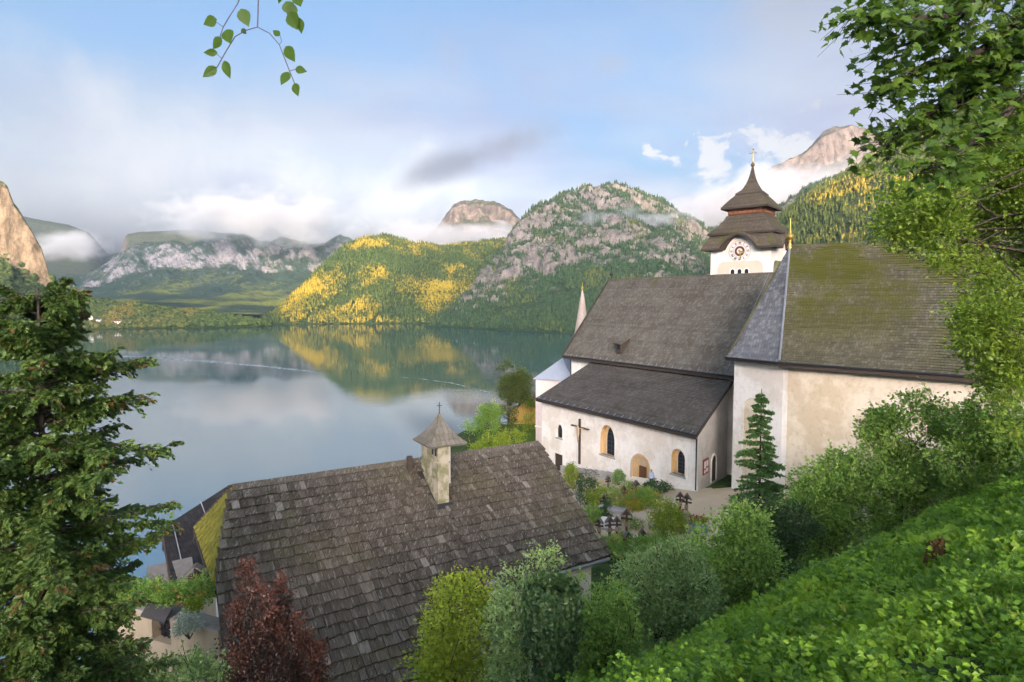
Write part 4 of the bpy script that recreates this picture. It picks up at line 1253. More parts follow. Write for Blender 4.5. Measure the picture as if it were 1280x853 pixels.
HL, HRt = PZ(290, 610, 63.0), PZ(655, 557, 63.0)
hr = (HRt - HL); hr.z = 0; HLEN = hr.length; hr.normalize()
hs = Vector((hr.y, -hr.x, 0))
HP = R(34)
hn = (Vector((0, 0, 1)) * math.cos(HP) + hs * math.sin(HP)).normalized()     # normal of the near slope
hd = (hs * math.cos(HP) - Vector((0, 0, 1)) * math.sin(HP)).normalized()     # down the near slope
def roofp(t, q, up=0.0):        # t along the ridge, q metres down the slope
    return HL + hr * t + hd * q + hn * up
T_END, T_SPLIT, Q_A, Q_B = 13.75, 7.7, 5.45 / math.cos(HP), 7.25 / math.cos(HP)
T_GAB, Q_HIP = -0.85, 3.2 / math.cos(HP)
hb = gz(*(HL + hr * 6 + hs * 4).xy)
house = empty('shingled_house', (HL.x + hr.x * 6, HL.y + hr.y * 6, hb))
tag(house, 'low house with a big weathered wooden shingle roof and a roofed chimney', 'house')
HI = Matrix.Translation(-Vector(house.location))
def hpart(o):
    o.matrix_parent_inverse = HI
    return o
def hp(t, s, z):
    q = HL + hr * t + hs * s
    return Vector((q.x, q.y, z))
zw = 63.0
SW_A, SW_B = 4.9, 6.6
def under(s):
    return zw - abs(s) * math.tan(HP) - 0.22
# walls (two blocks, the near one deeper)
def block(t0, t1, sn, sf, name, m):
    z0 = min(gz(*hp(t0, sn, 0).xy), gz(*hp(t1, sn, 0).xy), gz(*hp(t0, -sf, 0).xy)) - 1.5
    return hpart(MB().add([hp(t0, sn, z0), hp(t1, sn, z0), hp(t1, -sf, z0), hp(t0, -sf, z0), hp(t0, sn, under(sn)), hp(t1, sn, under(sn)), hp(t1, -sf, under(sf)), hp(t0, -sf, under(sf)), hp(t0, 0, under(0)), hp(t1, 0, under(0))],
        [(3, 2, 1, 0), (0, 1, 5, 4), (2, 3, 7, 6), (0, 4, 8, 7, 3), (1, 2, 6, 9, 5), (4, 5, 9, 8), (6, 7, 8, 9)]).build(name, m, house))
block(T_SPLIT - 0.2, T_END - 0.5, SW_A, 4.6, 'wall', M_WHITE)
# the near gable is cut back under the half hip
t0g = T_GAB + 0.55
z0 = hb - 8
sg_ = SW_B
zh = zw - Q_HIP * math.sin(HP) - 0.2
sh_ = Q_HIP * math.cos(HP)
hpart(MB().add([hp(t0g, sg_, z0), hp(T_SPLIT, sg_, z0), hp(T_SPLIT, -4.6, z0), hp(t0g, -4.6, z0),
    hp(t0g, sg_, under(sg_)), hp(T_SPLIT, sg_, under(sg_)), hp(T_SPLIT, -4.6, under(4.6)), hp(t0g, -4.6, under(4.6)),
    hp(t0g, sh_ - 0.1, zh - 0.1), hp(t0g, -sh_ + 0.1, zh - 0.1), hp(T_SPLIT, 0, under(0)), hp(0.6, 0, under(0))],
    [(3, 2, 1, 0), (0, 1, 5, 4), (2, 3, 7, 6), (1, 2, 6, 10, 5), (0, 4, 8, 9, 7, 3), (8, 11, 9), (4, 5, 10, 11, 8), (6, 7, 9, 11, 10)]).build('wall', M_WHITE, house))
# roof boarding under the shingles
def deck(poly, name='roof_boarding', m=M_WOOD, up=-0.03, th=0.10):
    return hpart(MB().prism([roofp(t, q, up) for t, q in poly], hn * -th).build(name, m, house))
deck([(0, 0), (T_SPLIT, 0), (T_SPLIT, Q_B), (T_GAB, Q_B), (T_GAB, Q_HIP)])
deck([(T_SPLIT + 0.01, 0), (T_END, 0), (T_END, Q_A), (T_SPLIT + 0.01, Q_A)])
# far slope in stepped courses
fa, fb_ = hp(T_GAB, -5.2, zw - 5.2 * math.tan(HP)), hp(T_END, -5.2, zw - 5.2 * math.tan(HP))
hl_ = hp(T_GAB, -sh_, zh + 0.2)
hpart(quad_roof('far_slope', [(fa, fb_, hp(T_END, 0, zw), hp(0, 0, zw))], M_SH_NAVE, house, 0.42))
# mossy half hip
hipL, hipR, hipT = hp(T_GAB - 0.25, -sh_ - 0.05, zh + 0.02), roofp(T_GAB - 0.12, Q_HIP, 0.05), hp(0.02, 0, zw + 0.06)
hipn = (hipR - hipL).cross(hipT - hipL).normalized()
if hipn.dot(hr) > 0:
    hipn = -hipn
nrow = 9
hip = hpart(MB().prism([hipL, hipR, hipT], hipn * -0.14).build('half_hip', M_MOSS, house))
for i in range(nrow):
    a0, a1 = i / nrow, (i + 1) / nrow
    l0, l1, r0_, r1_ = hipL.lerp(hipT, a0), hipL.lerp(hipT, a1), hipR.lerp(hipT, a0), hipR.lerp(hipT, a1)
    nc = max(1, int((r0_ - l0).length / 0.5))
    for k in range(nc):
        u0, u1 = k / nc + 0.01, (k + 1) / nc - 0.01
        b0, b1_, c0, c1 = l0.lerp(r0_, u0), l0.lerp(r0_, u1), l1.lerp(r1_, u0), l1.lerp(r1_, u1)
        MB().hexa([b0 + hipn * 0.012, b1_ + hipn * 0.012, c1 + hipn * 0.004, c0 + hipn * 0.004, b0 + hipn * (0.05 + random.random() * 0.02), b1_ + hipn * (0.05 + random.random() * 0.02), c1 + hipn * 0.018, c0 + hipn * 0.018]).build('mossy_shingle', M_MOSS, hip)
hpart(MB().tube([hipL + hipn * 0.03, hipT + hipn * 0.03 + Vector((0, 0, 0.02))], 0.06, 5).build('hip_edge', M_SHAKE, house))
# barge boards, ridge and gutter
hpart(MB().beam(roofp(T_END + 0.03, -0.1, -0.08), roofp(T_END + 0.03, Q_A + 0.05, -0.08), 0.05, 0.20, hn).build('barge_board', M_WOOD, house))
hpart(MB().beam(roofp(T_GAB - 0.04, Q_HIP, -0.12), roofp(T_GAB - 0.04, Q_B, -0.12), 0.05, 0.22, hn).build('barge_board', M_WOOD, house))
hpart(MB().beam(hp(T_GAB - 0.26, -sh_, zh - 0.12), hp(T_GAB - 0.1, sh_, zh - 0.16), 0.10, 0.16).build('hip_fascia', M_WOOD, house))
hpart(MB().beam(hp(T_GAB - 0.2, -sh_, zh - 0.08), hp(T_GAB - 0.2, -5.2, zw - 5.2 * math.tan(HP) - 0.1), 0.05, 0.22).build('barge_board', M_WOOD, house))
hpart(MB().beam(hp(0.0, 0.10, zw + 0.03), hp(T_END + 0.05, 0.10, zw + 0.03), 0.30, 0.05, hn).build('ridge_board', M_SHAKE, house))
hpart(MB().beam(hp(-0.05, -0.06, zw + 0.075), hp(T_END + 0.05, -0.06, zw + 0.075), 0.20, 0.05).build('ridge_board', M_SHAKE, house))
hpart(MB().tube([roofp(T_SPLIT + 0.1, Q_A + 0.08, -0.10), roofp(T_END, Q_A + 0.08, -0.10)], 0.08, 7).build('gutter', M_TIN, house))
hpart(MB().tube([hp(T_GAB + 0.45, sh_ + 0.3, zh - 0.9), hp(T_GAB + 0.45, sh_ + 0.5, zh - 6)], 0.045, 6).build('downpipe', M_TIN, house))
# single shingles
CH = hp(0, 0, 0)
chim_t, chim_q = 7.72, 2.20
SHK = []
base_vs = None
def shake_mesh(w, seed):
    rr = random.Random(seed)
    L_, th = 0.62, 0.06
    vs = [(-w / 2, 0, 0), (w / 2, 0, 0), (w / 2, -L_, 0), (-w / 2, -L_ + rr.uniform(-0.02, 0.02), 0),
          (-w / 2, 0, th * 0.4), (w / 2, 0, th * 0.4), (w / 2, -L_ + rr.uniform(-0.025, 0.02), th), (-w / 2, -L_ + rr.uniform(-0.025, 0.02), th * rr.uniform(0.8, 1.3))]
    fs = [(3, 2, 1, 0), (4, 5, 6, 7)[::-1], (0, 1, 5, 4), (1, 2, 6, 5), (2, 3, 7, 6), (3, 0, 4, 7)]
    return vs, fs
WIDTHS = [0.13, 0.16, 0.19, 0.22, 0.25, 0.30]
mesh_cache = []
for i, w in enumerate(WIDTHS):
    vs, fs = shake_mesh(w, i)
    me = bpy.data.meshes.new('shingle')
    me.from_pydata(vs, [], fs)
    bm = bmesh.new(); bm.from_mesh(me); bmesh.ops.recalc_face_normals(bm, faces=bm.faces); bm.to_mesh(me); bm.free()
    me.materials.append(M_SHAKE)
    mesh_cache.append((w, me, vs, fs))
rs = random.Random(3)
placed = []
EXPO = 0.405
for sec in (0, 1):
    Q = Q_B if sec == 0 else Q_A
    nrow = int(Q / EXPO)
    for i in range(nrow + 1):
        q = Q + 0.06 - i * EXPO                      # lower edge of this course
        if q < 0.32:
            continue
        if sec == 0:
            f = min(1.0, q / Q_HIP)
            ta, tb = (T_GAB * f - 0.06 if q < Q_HIP else T_GAB - 0.06), T_SPLIT + 0.02
        else:
            ta, tb = T_SPLIT + 0.02, T_END + 0.08
        sag = 0.02 * math.sin(i * 1.7) + (0.03 if sec == 0 else 0.0)
        x = ta
        while x < tb - 0.08:
            k = rs.choices(range(6), [2, 3, 4, 4, 3, 2])[0]
            w = WIDTHS[k]
            if x + w > tb + 0.10:
                w = WIDTHS[0]; k = 0
            tc_ = x + w / 2
            x += w + rs.uniform(0.004, 0.022)
            if abs(tc_ - chim_t) < 0.40 and q - 0.62 < chim_q + 0.45 and q > 0.9 and q < chim_q + 0.55:
                continue
            qj = q + rs.uniform(-0.03, 0.03)
            lift = 0.055 + rs.uniform(0, 0.025)
            base = roofp(tc_, qj - 0.62, 0.0)
            tip = roofp(tc_, qj, lift + 0.035)
            yax = (base - tip).normalized()
            xax = hr.copy()
            ang = rs.uniform(-0.022, 0.022)
            xax = (xax + yax * ang).normalized()
            zax = xax.cross(yax).normalized()
            if zax.z < 0:
                zax = -zax
                xax = -xax
            yax = zax.cross(xax).normalized()
            M = Matrix((xax, yax, zax)).transposed().to_4x4()
            M.translation = base
            dcam = (tip - Vector((0, 0, CAM_Z))).length
            pxx = CX + FPX * tip.x / tip.y
            vis = -20 < pxx < 1280 and (CY - FPX * ((tip.z - CAM_Z) / tip.y + 0.066)) < 850
            placed.append((dcam if vis else 999, k, M))
placed.sort(key=lambda e: e[0])
for d_, k, M in placed[:300]:
    o = bpy.data.objects.new('shingle', mesh_cache[k][1])
    link(o, house)
    o.matrix_world = M
    o.matrix_parent_inverse = HI
    o.matrix_basis = M
vsA, fsA, rn = [], [], []
for d_, k, M in placed[300:]:
    b = len(vsA)
    vsA += [tuple(M @ Vector(v)) for v in mesh_cache[k][2]]
    fsA += [[i + b for i in f] for f in mesh_cache[k][3]]
    rn += [rs.random()] * 8
o = mesh_np('shingles', np.array(vsA), [np.array(fsA)], M_SHAKE, house, attr={'rnd': rn})
bm = bmesh.new(); bm.from_mesh(o.data); bmesh.ops.recalc_face_normals(bm, faces=bm.faces); bm.to_mesh(o.data); bm.free()
tag(hpart(o), kind='stuff')
# --- chimney with its own little roof
def mossplaster_fn(t):
    pos = world_pos(t)
    n = t.noise(pos, 1.8, 6, 0.7)
    c = t.mix(t.sstep(n, 0.38, 0.62), (0.38, 0.34, 0.26), (0.17, 0.165, 0.09))
    return pbsdf(t, c, 0.95, t.bump(t.noise(pos, 10, 5), 0.5, 0.03), 0.1)
M_CHIM = mat('mossy_chimney_plaster', mossplaster_fn)
cc = roofp(chim_t, chim_q)
CTOP = P(540, 553, 25.0).z
def cb_(x0, x1, y0, y1, z0, z1):   # box in house axes round the chimney
    return [Vector((cc.x, cc.y, 0)) + hr * x + hs * y + Vector((0, 0, z)) for z in (z0, z1) for x, y in ((x0, y1), (x1, y1), (x1, y0), (x0, y0))]
ch = hpart(MB().hexa(cb_(-0.25, 0.25, -0.40, 0.27, cc.z - 0.9, CTOP)).build('chimney', M_CHIM, house))
MB().hexa(cb_(-0.29, 0.29, 0.05, 0.31, CTOP - 0.80, CTOP - 0.74)).build('ledge', M_CHIM, ch)
rear = MB().hexa(cb_(0.16, 0.66, -1.40, -0.42, cc.z - 0.5, CTOP - 0.02)).build('rear_shaft', M_WHITE, ch)
MB().hexa(cb_(-0.26, 0.15, -1.40, -0.41, cc.z - 0.5, CTOP - 0.03)).build('rear_shaft', M_CHIM, ch)
for y in (-0.22, 0.10):
    MB().hexa(cb_(-0.265, -0.23, y - 0.07, y + 0.07, CTOP - 0.50, CTOP - 0.10)).build('smoke_slit', M_GLASS, ch)
MB().hexa(cb_(0.28, 0.54, -0.45, -0.41, CTOP - 0.60, CTOP - 0.08)).build('smoke_slit', M_GLASS, ch)
# swept pyramid roof
mid = Vector((cc.x, cc.y, 0)) + hr * 0.18 + hs * -0.48
prof = [(0.92, 0.0), (0.72, 0.16), (0.50, 0.38), (0.30, 0.64), (0.15, 0.90), (0.04, 1.14)]
strips = []
for side in range(4):
    ca, sa = math.cos(side * math.pi / 2), math.sin(side * math.pi / 2)
    def cp(u, h_, z):
        x, y = u * h_, h_
        return mid + hr * (x * ca - y * sa) * 0.92 + hs * (x * sa + y * ca) + Vector((0, 0, CTOP - 0.02 + z))
    for (h0, z0_), (h1, z1_) in zip(prof[:-1], prof[1:]):
        strips.append((cp(-1, h0, z0_), cp(1, h0, z0_), cp(1, h1, z1_), cp(-1, h1, z1_)))
quad_roof('chimney_roof', strips, shingle_roof_mat('old_chimney_shingles', (0.13, 0.115, 0.09), (0.20, 0.18, 0.15), (0.27, 0.25, 0.22), (0.16, 0.15, 0.05), 0.25, None, 0.2), ch, 0.17, 0.02, 0.06)
tip = mid + Vector((0, 0, CTOP + 1.08))
fx = MB().tube([tip, tip + Vector((0, 0, 0.55))], 0.022, 5)
fx.beam(tip + hr * -0.12 + Vector((0, 0, 0.40)), tip + hr * 0.12 + Vector((0, 0, 0.40)), 0.03, 0.03)
fx.build('iron_cross', M_IRON, ch)
MB().hexa([roofp(chim_t - 0.38, chim_q + 0.30, 0.05), roofp(chim_t + 0.38, chim_q + 0.30, 0.05), roofp(chim_t + 0.38, chim_q + 0.55, 0.04), roofp(chim_t - 0.38, chim_q + 0.55, 0.04),
           roofp(chim_t - 0.38, chim_q + 0.30, 0.09), roofp(chim_t + 0.38, chim_q + 0.30, 0.09), roofp(chim_t + 0.38, chim_q + 0.55, 0.08), roofp(chim_t - 0.38, chim_q + 0.55, 0.08)]).build('flashing', M_IRON, ch)
fl = MB().beam(roofp(chim_t - 0.42, 0.5, 0.06), roofp(chim_t - 0.42, chim_q + 0.5, 0.06), 0.16, 0.03, hn)
fl.build('flashing', M_IRON, ch)
# small second flue on the ridge
MB().hexa([q + hr * -0.85 + hs * -1.3 for q in cb_(-0.10, 0.10, -0.10, 0.10, zw - 0.8, zw + 0.40)]).build('flue', M_WOOD, ch)
# ------------------------------------------------------------------ plants
def leaf_mat(name, dark, mid_, light, trans=0.35, accent=None, acc_amt=0.06, gloss=0.45):
    def fn(t):
        rnd = t.n('ShaderNodeAttribute', attribute_name='rnd').outputs['Fac']
        c = t.ramp(rnd, [(0.0, dark), (0.5, mid_), (1.0 - acc_amt - 0.02, light)] + ([(1.0 - acc_amt, accent), (1.0, accent)] if accent else [(1.0, light)]))
        d = pbsdf(t, c, gloss, None, 0.35)
        tr = t.n('ShaderNodeBsdfTranslucent', {'Color': t.mix(1.0, c, (1.5, 1.5, 0.8), 'MULTIPLY')}).outputs[0]
        return t.n('ShaderNodeMixShader', {0: trans, 1: d, 2: tr}).outputs[0]
    return mat(name, fn)
def bark_mat(name, a, b):
    def fn(t):
        pos = world_pos(t)
        n = t.noise(t.vmath('MULTIPLY', pos, (6, 6, 1.2)), 3.0, 5, 0.7)
        return pbsdf(t, t.mix(t.sstep(n, 0.35, 0.65), a, b), 0.95, t.bump(n, 0.8, 0.04), 0.1)
    return mat(name, fn)
M_BARK = bark_mat('grey_brown_bark', (0.045, 0.035, 0.027), (0.11, 0.09, 0.07))
M_TWIG = plain('thin_twig', (0.09, 0.075, 0.055), 0.8, 0.3, 8)
LM_BEECH = leaf_mat('beech_leaves', (0.080, 0.141, 0.021), (0.171, 0.262, 0.033), (0.317, 0.396, 0.052), 0.42)
LM_MAPLE = leaf_mat('maple_leaves', (0.054, 0.108, 0.022), (0.090, 0.171, 0.025), (0.153, 0.243, 0.032), 0.45)
LM_HAZEL = leaf_mat('hazel_leaves', (0.096, 0.186, 0.041), (0.195, 0.330, 0.066), (0.341, 0.463, 0.100), 0.35)
LM_LIME = leaf_mat('yellow_green_leaves', (0.120, 0.179, 0.020), (0.213, 0.292, 0.028), (0.341, 0.402, 0.043), 0.4)
LM_GREY = leaf_mat('blue_green_leaves', (0.099, 0.181, 0.059), (0.191, 0.298, 0.103), (0.308, 0.414, 0.159), 0.3)
LM_DARK = leaf_mat('dark_green_leaves', (0.021, 0.048, 0.018), (0.042, 0.087, 0.027), (0.075, 0.135, 0.039), 0.2)
LM_COPPER = leaf_mat('copper_leaves', (0.026, 0.014, 0.010), (0.050, 0.025, 0.018), (0.125, 0.048, 0.032), 0.22)
LM_CYP = leaf_mat('scale_foliage', (0.035, 0.072, 0.019), (0.077, 0.136, 0.029), (0.136, 0.200, 0.042), 0.25, (0.15, 0.085, 0.03), 0.05)
LM_SPRUCE = leaf_mat('spruce_needles', (0.054, 0.116, 0.034), (0.107, 0.215, 0.058), (0.198, 0.337, 0.086), 0.15)
LM_COVER = leaf_mat('ground_cover_leaves', (0.075, 0.165, 0.013), (0.145, 0.275, 0.018), (0.240, 0.370, 0.028), 0.28, (0.32, 0.33, 0.05), 0.03)
LM_ROUND = leaf_mat('garden_tree_leaves', (0.031, 0.059, 0.017), (0.077, 0.112, 0.025), (0.147, 0.161, 0.036), 0.3, (0.15, 0.10, 0.03), 0.06)
LM_FLOW = leaf_mat('red_flowers', (0.30, 0.02, 0.03), (0.42, 0.05, 0.05), (0.50, 0.14, 0.12), 0.2)
LM_PINK = leaf_mat('pink_white_flowers', (0.50, 0.30, 0.34), (0.60, 0.45, 0.45), (0.7, 0.65, 0.6), 0.2)
LM_ORNG = leaf_mat('orange_flowers', (0.40, 0.12, 0.02), (0.5, 0.18, 0.03), (0.55, 0.30, 0.05), 0.2)
LM_WHITEF = leaf_mat('pale_foliage', (0.26, 0.32, 0.26), (0.38, 0.44, 0.38), (0.52, 0.56, 0.50), 0.2)

def unit(v):
    return v / np.maximum(np.linalg.norm(v, axis=-1, keepdims=True), 1e-9)
def leaf_quads(c, ax, nrm, L, Wd, fold=0.25):
    """c base points, ax leaf direction, nrm leaf normal, L length, Wd half width -> (verts, faces)"""
    ax = unit(ax)
    side = unit(np.cross(ax, nrm))
    nn = unit(np.cross(side, ax))
    L, Wd = np.asarray(L)[:, None], np.asarray(Wd)[:, None]
    b = c
    t_ = c + ax * L - nn * L * 0.10
    l = c + ax * L * 0.45 + side * Wd + nn * Wd * fold
    r = c + ax * L * 0.45 - side * Wd + nn * Wd * fold
    v = np.stack([b, r, t_, l], 1).reshape(-1, 3)
    f = np.arange(len(v)).reshape(-1, 4)
    return v, f
def rvec(rng, n):
    return unit(rng.normal(size=(n, 3)))
def build_leaves(name, c, ax, nrm, L, Wd, m, parent, rnd, kind=None):
    v, f = leaf_quads(c, ax, nrm, L, Wd)
    o = mesh_np(name, v, [f], m, parent, attr={'rnd': np.repeat(rnd, 4)})
    return o
def ell_points(ells, n, rng, shell=0.5, gap=0.0, gs=1.0):
    vol = np.array([e[1][0] * e[1][1] * e[1][2] for e in ells]) ** 0.75
    k = rng.choice(len(ells), n, p=vol / vol.sum())
    C = np.array([e[0] for e in ells], float)[k]
    Rr = np.array([e[1] for e in ells], float)[k]
    d = rvec(rng, n)
    rad = shell + (1 - shell) * rng.random(n) ** 0.6
    p = C + d * Rr * rad[:, None]
    if gap > 0:
        nz = 0.5 * fbm(p[:, 0] / gs + p[:, 2] / gs * 0.7, p[:, 1] / gs - p[:, 2] / gs * 0.6, 2) + 0.5 * fbm(p[:, 0] / gs - p[:, 2] / gs, p[:, 2] / gs + 7, 2)
        ok = nz > np.quantile(nz, gap)
        p, d = p[ok], d[ok]
    return p, d
def foliage(name, ells, ncl, nl, rc, L, m, parent, rng, gap=0.25, gs=0.8, shell=0.45, up=0.5, ratio=0.32, lumin=0.5, droop=0.0, shoots=0):
    p, d = ell_points(ells, ncl, rng, shell, gap, gs)
    n = len(p)
    P_ = np.repeat(p, nl, 0)
    D_ = np.repeat(d, nl, 0)
    off = rng.normal(size=(n * nl, 3)) * rc * np.array([1, 1, 0.7])
    c = P_ + off
    ax = unit(off * 0.6 / rc + D_ * 0.7 + rng.normal(size=(n * nl, 3)) * 0.6 + np.array([0, 0, -droop]))
    nr = unit(D_ * 0.5 + rng.normal(size=(n * nl, 3)) * 0.6 + np.array([0, 0, up]))
    sz = L * (0.65 + 0.7 * rng.random(n * nl))
    clr = np.repeat(rng.random(n), nl)
    rnd = np.clip(0.55 * clr + 0.45 * rng.random(n * nl), 0, 0.999)
    SP = []
    if shoots:
        mr = float(np.mean([np.mean(e[1]) for e in ells]))
        top = np.argsort(p[:, 2] + d[:, 2] * mr * 0.3)[-max(8, len(p) // 3):]
        for k in range(shoots):
            b0 = p[top[rng.integers(len(top))]]
            dr = unit(rng.normal(size=3) * [0.45, 0.45, 0.2] + np.array([0, -0.1, 1.0]))
            ln = mr * rng.uniform(0.35, 0.85)
            ml = 16
            f = rng.random(ml)
            bend = rng.normal(size=3) * 0.12 * ln
            cs = b0 + dr * (f * ln)[:, None] + bend * (f ** 2)[:, None] + rng.normal(size=(ml, 3)) * 0.02
            c = np.concatenate([c, cs])
            ax = np.concatenate([ax, unit(rng.normal(size=(ml, 3)) * 0.9 + dr * 0.6)])
            nr = np.concatenate([nr, unit(rng.normal(size=(ml, 3)) * 0.6 + [0, -0.2, 0.6])])
            sz = np.concatenate([sz, L * (0.8 + 0.6 * rng.random(ml)) * (1.15 - 0.5 * f)])
            rnd = np.concatenate([rnd, np.clip(0.55 + 0.4 * rng.random(ml), 0, 0.93)])
            SP.append([Vector(b0 - dr * ln * 0.6), Vector(b0 + dr * ln * 0.5 + bend * 0.25), Vector(b0 + dr * ln + bend)])
    foliage.shoots = SP
    o = build_leaves(name, c, ax, nr, sz, sz * ratio, m, parent, rnd)
    return o, p
def limb(a, b, rng, bend=0.15, n=5):
    a, b = np.array(a, float), np.array(b, float)
    ln = np.linalg.norm(b - a)
    o = rng.normal(size=3) * ln * bend
    pts = []
    for i in range(n):
        f = i / (n - 1)
        pts.append(Vector(a + (b - a) * f + o * math.sin(math.pi * f) + np.array([0, 0, ln * 0.10 * math.sin(math.pi * f)])))
    return pts
def pt(px, py, Y):
    return np.array(P(px, py, Y))
def pxr(r, Y):
    return r * Y / FPX
def tree(name, label, cat, base, ells, ncl, nl, rc, L, m, seed, trunk_r=0.15, nlimb=24, group=None, trunk_top=None, multi=1, **kw):
    rng = np.random.default_rng(seed)
    root = empty(name, tuple(base))
    tag(root, label, cat, group)
    inv = Matrix.Translation(-Vector(base))
    o, p = foliage('crown', ells, ncl, nl, rc, L, m, root, rng, **kw)
    o.matrix_parent_inverse = inv
    mb = MB()
    top = np.array(trunk_top) if trunk_top is not None else np.mean([e[0] for e in ells], 0)
    b0 = np.array(base, float) - np.array([0, 0, 0.3])
    for k in range(multi):
        tp = top + (rng.normal(size=3) * np.array([0.35, 0.35, 0.1]) * np.mean([e[1][0] for e in ells]) if multi > 1 else 0)
        path = limb(b0 + (rng.normal(size=3) * np.array([0.12, 0.12, 0]) if multi > 1 else 0), tp, rng, 0.04, 7)
        mb.tube(path, [trunk_r * (1 - 0.75 * i / 6) for i in range(7)], 7)
        for j in range(max(1, nlimb // multi)):
            q = p[rng.integers(len(p))]
            f = rng.uniform(0.35, 0.95)
            s = np.array(path[int(f * 6)])
            if q[2] < s[2] - 0.5 * abs(q[0] - s[0]):
                s = np.array(path[max(1, int(f * 3))])
            lp = limb(s, q, rng, 0.12, 5)
            r0 = trunk_r * 0.38 * (1 - 0.6 * f)
            mb.tube(lp, [r0 * (1 - 0.8 * i / 4) + 0.004 for i in range(5)], 5, cap=False)
    for sp in foliage.shoots:
        mb.tube(sp, [0.010, 0.007, 0.003], 4, cap=False)
    t_ = mb.build('trunk' if multi == 1 else 'stems', M_BARK, root, True)
    t_.matrix_parent_inverse = inv
    return root
def on_ground(x, y, dz=0.0):
    return (x, y, gz(x, y) + dz)
def E(px, py, Y, rpx, rpy, rY=None):
    """ellipsoid given by photo position, size in photo pixels and distance"""
    return (pt(px, py, Y), (pxr(rpx, Y), rY or pxr((rpx + rpy) / 2, Y), pxr(rpy, Y)))
def shrub(label, px, Y, ells, ncl, nl, rc, L, m, seed, cat='shrub', name='shrub', group=None, multi=6, **kw):
    x = (px - CX) / FPX * Y
    kw.setdefault('gap', 0.32)
    kw.setdefault('shoots', 46)
    zb = gz(x, Y)
    # fill down to the ground so that no shrub floats
    c0 = np.mean([e[0] for e in ells], 0)
    rx = np.mean([e[1][0] for e in ells])
    low = min(e[0][2] - e[1][2] for e in ells)
    if low > zb + 0.1:
        h = (low - zb) / 2 + 0.3 * rx
        ells = list(ells) + [((c0[0], c0[1], zb + h * 0.95), (rx * 0.9, rx * 0.9, h))]
    return tree(name, label, cat, (x, Y, zb), ells, ncl, nl, rc, L, m, seed, trunk_r=kw.pop('trunk_r', 0.03), nlimb=kw.pop('nlimb', 30), multi=multi, group=group, **kw)
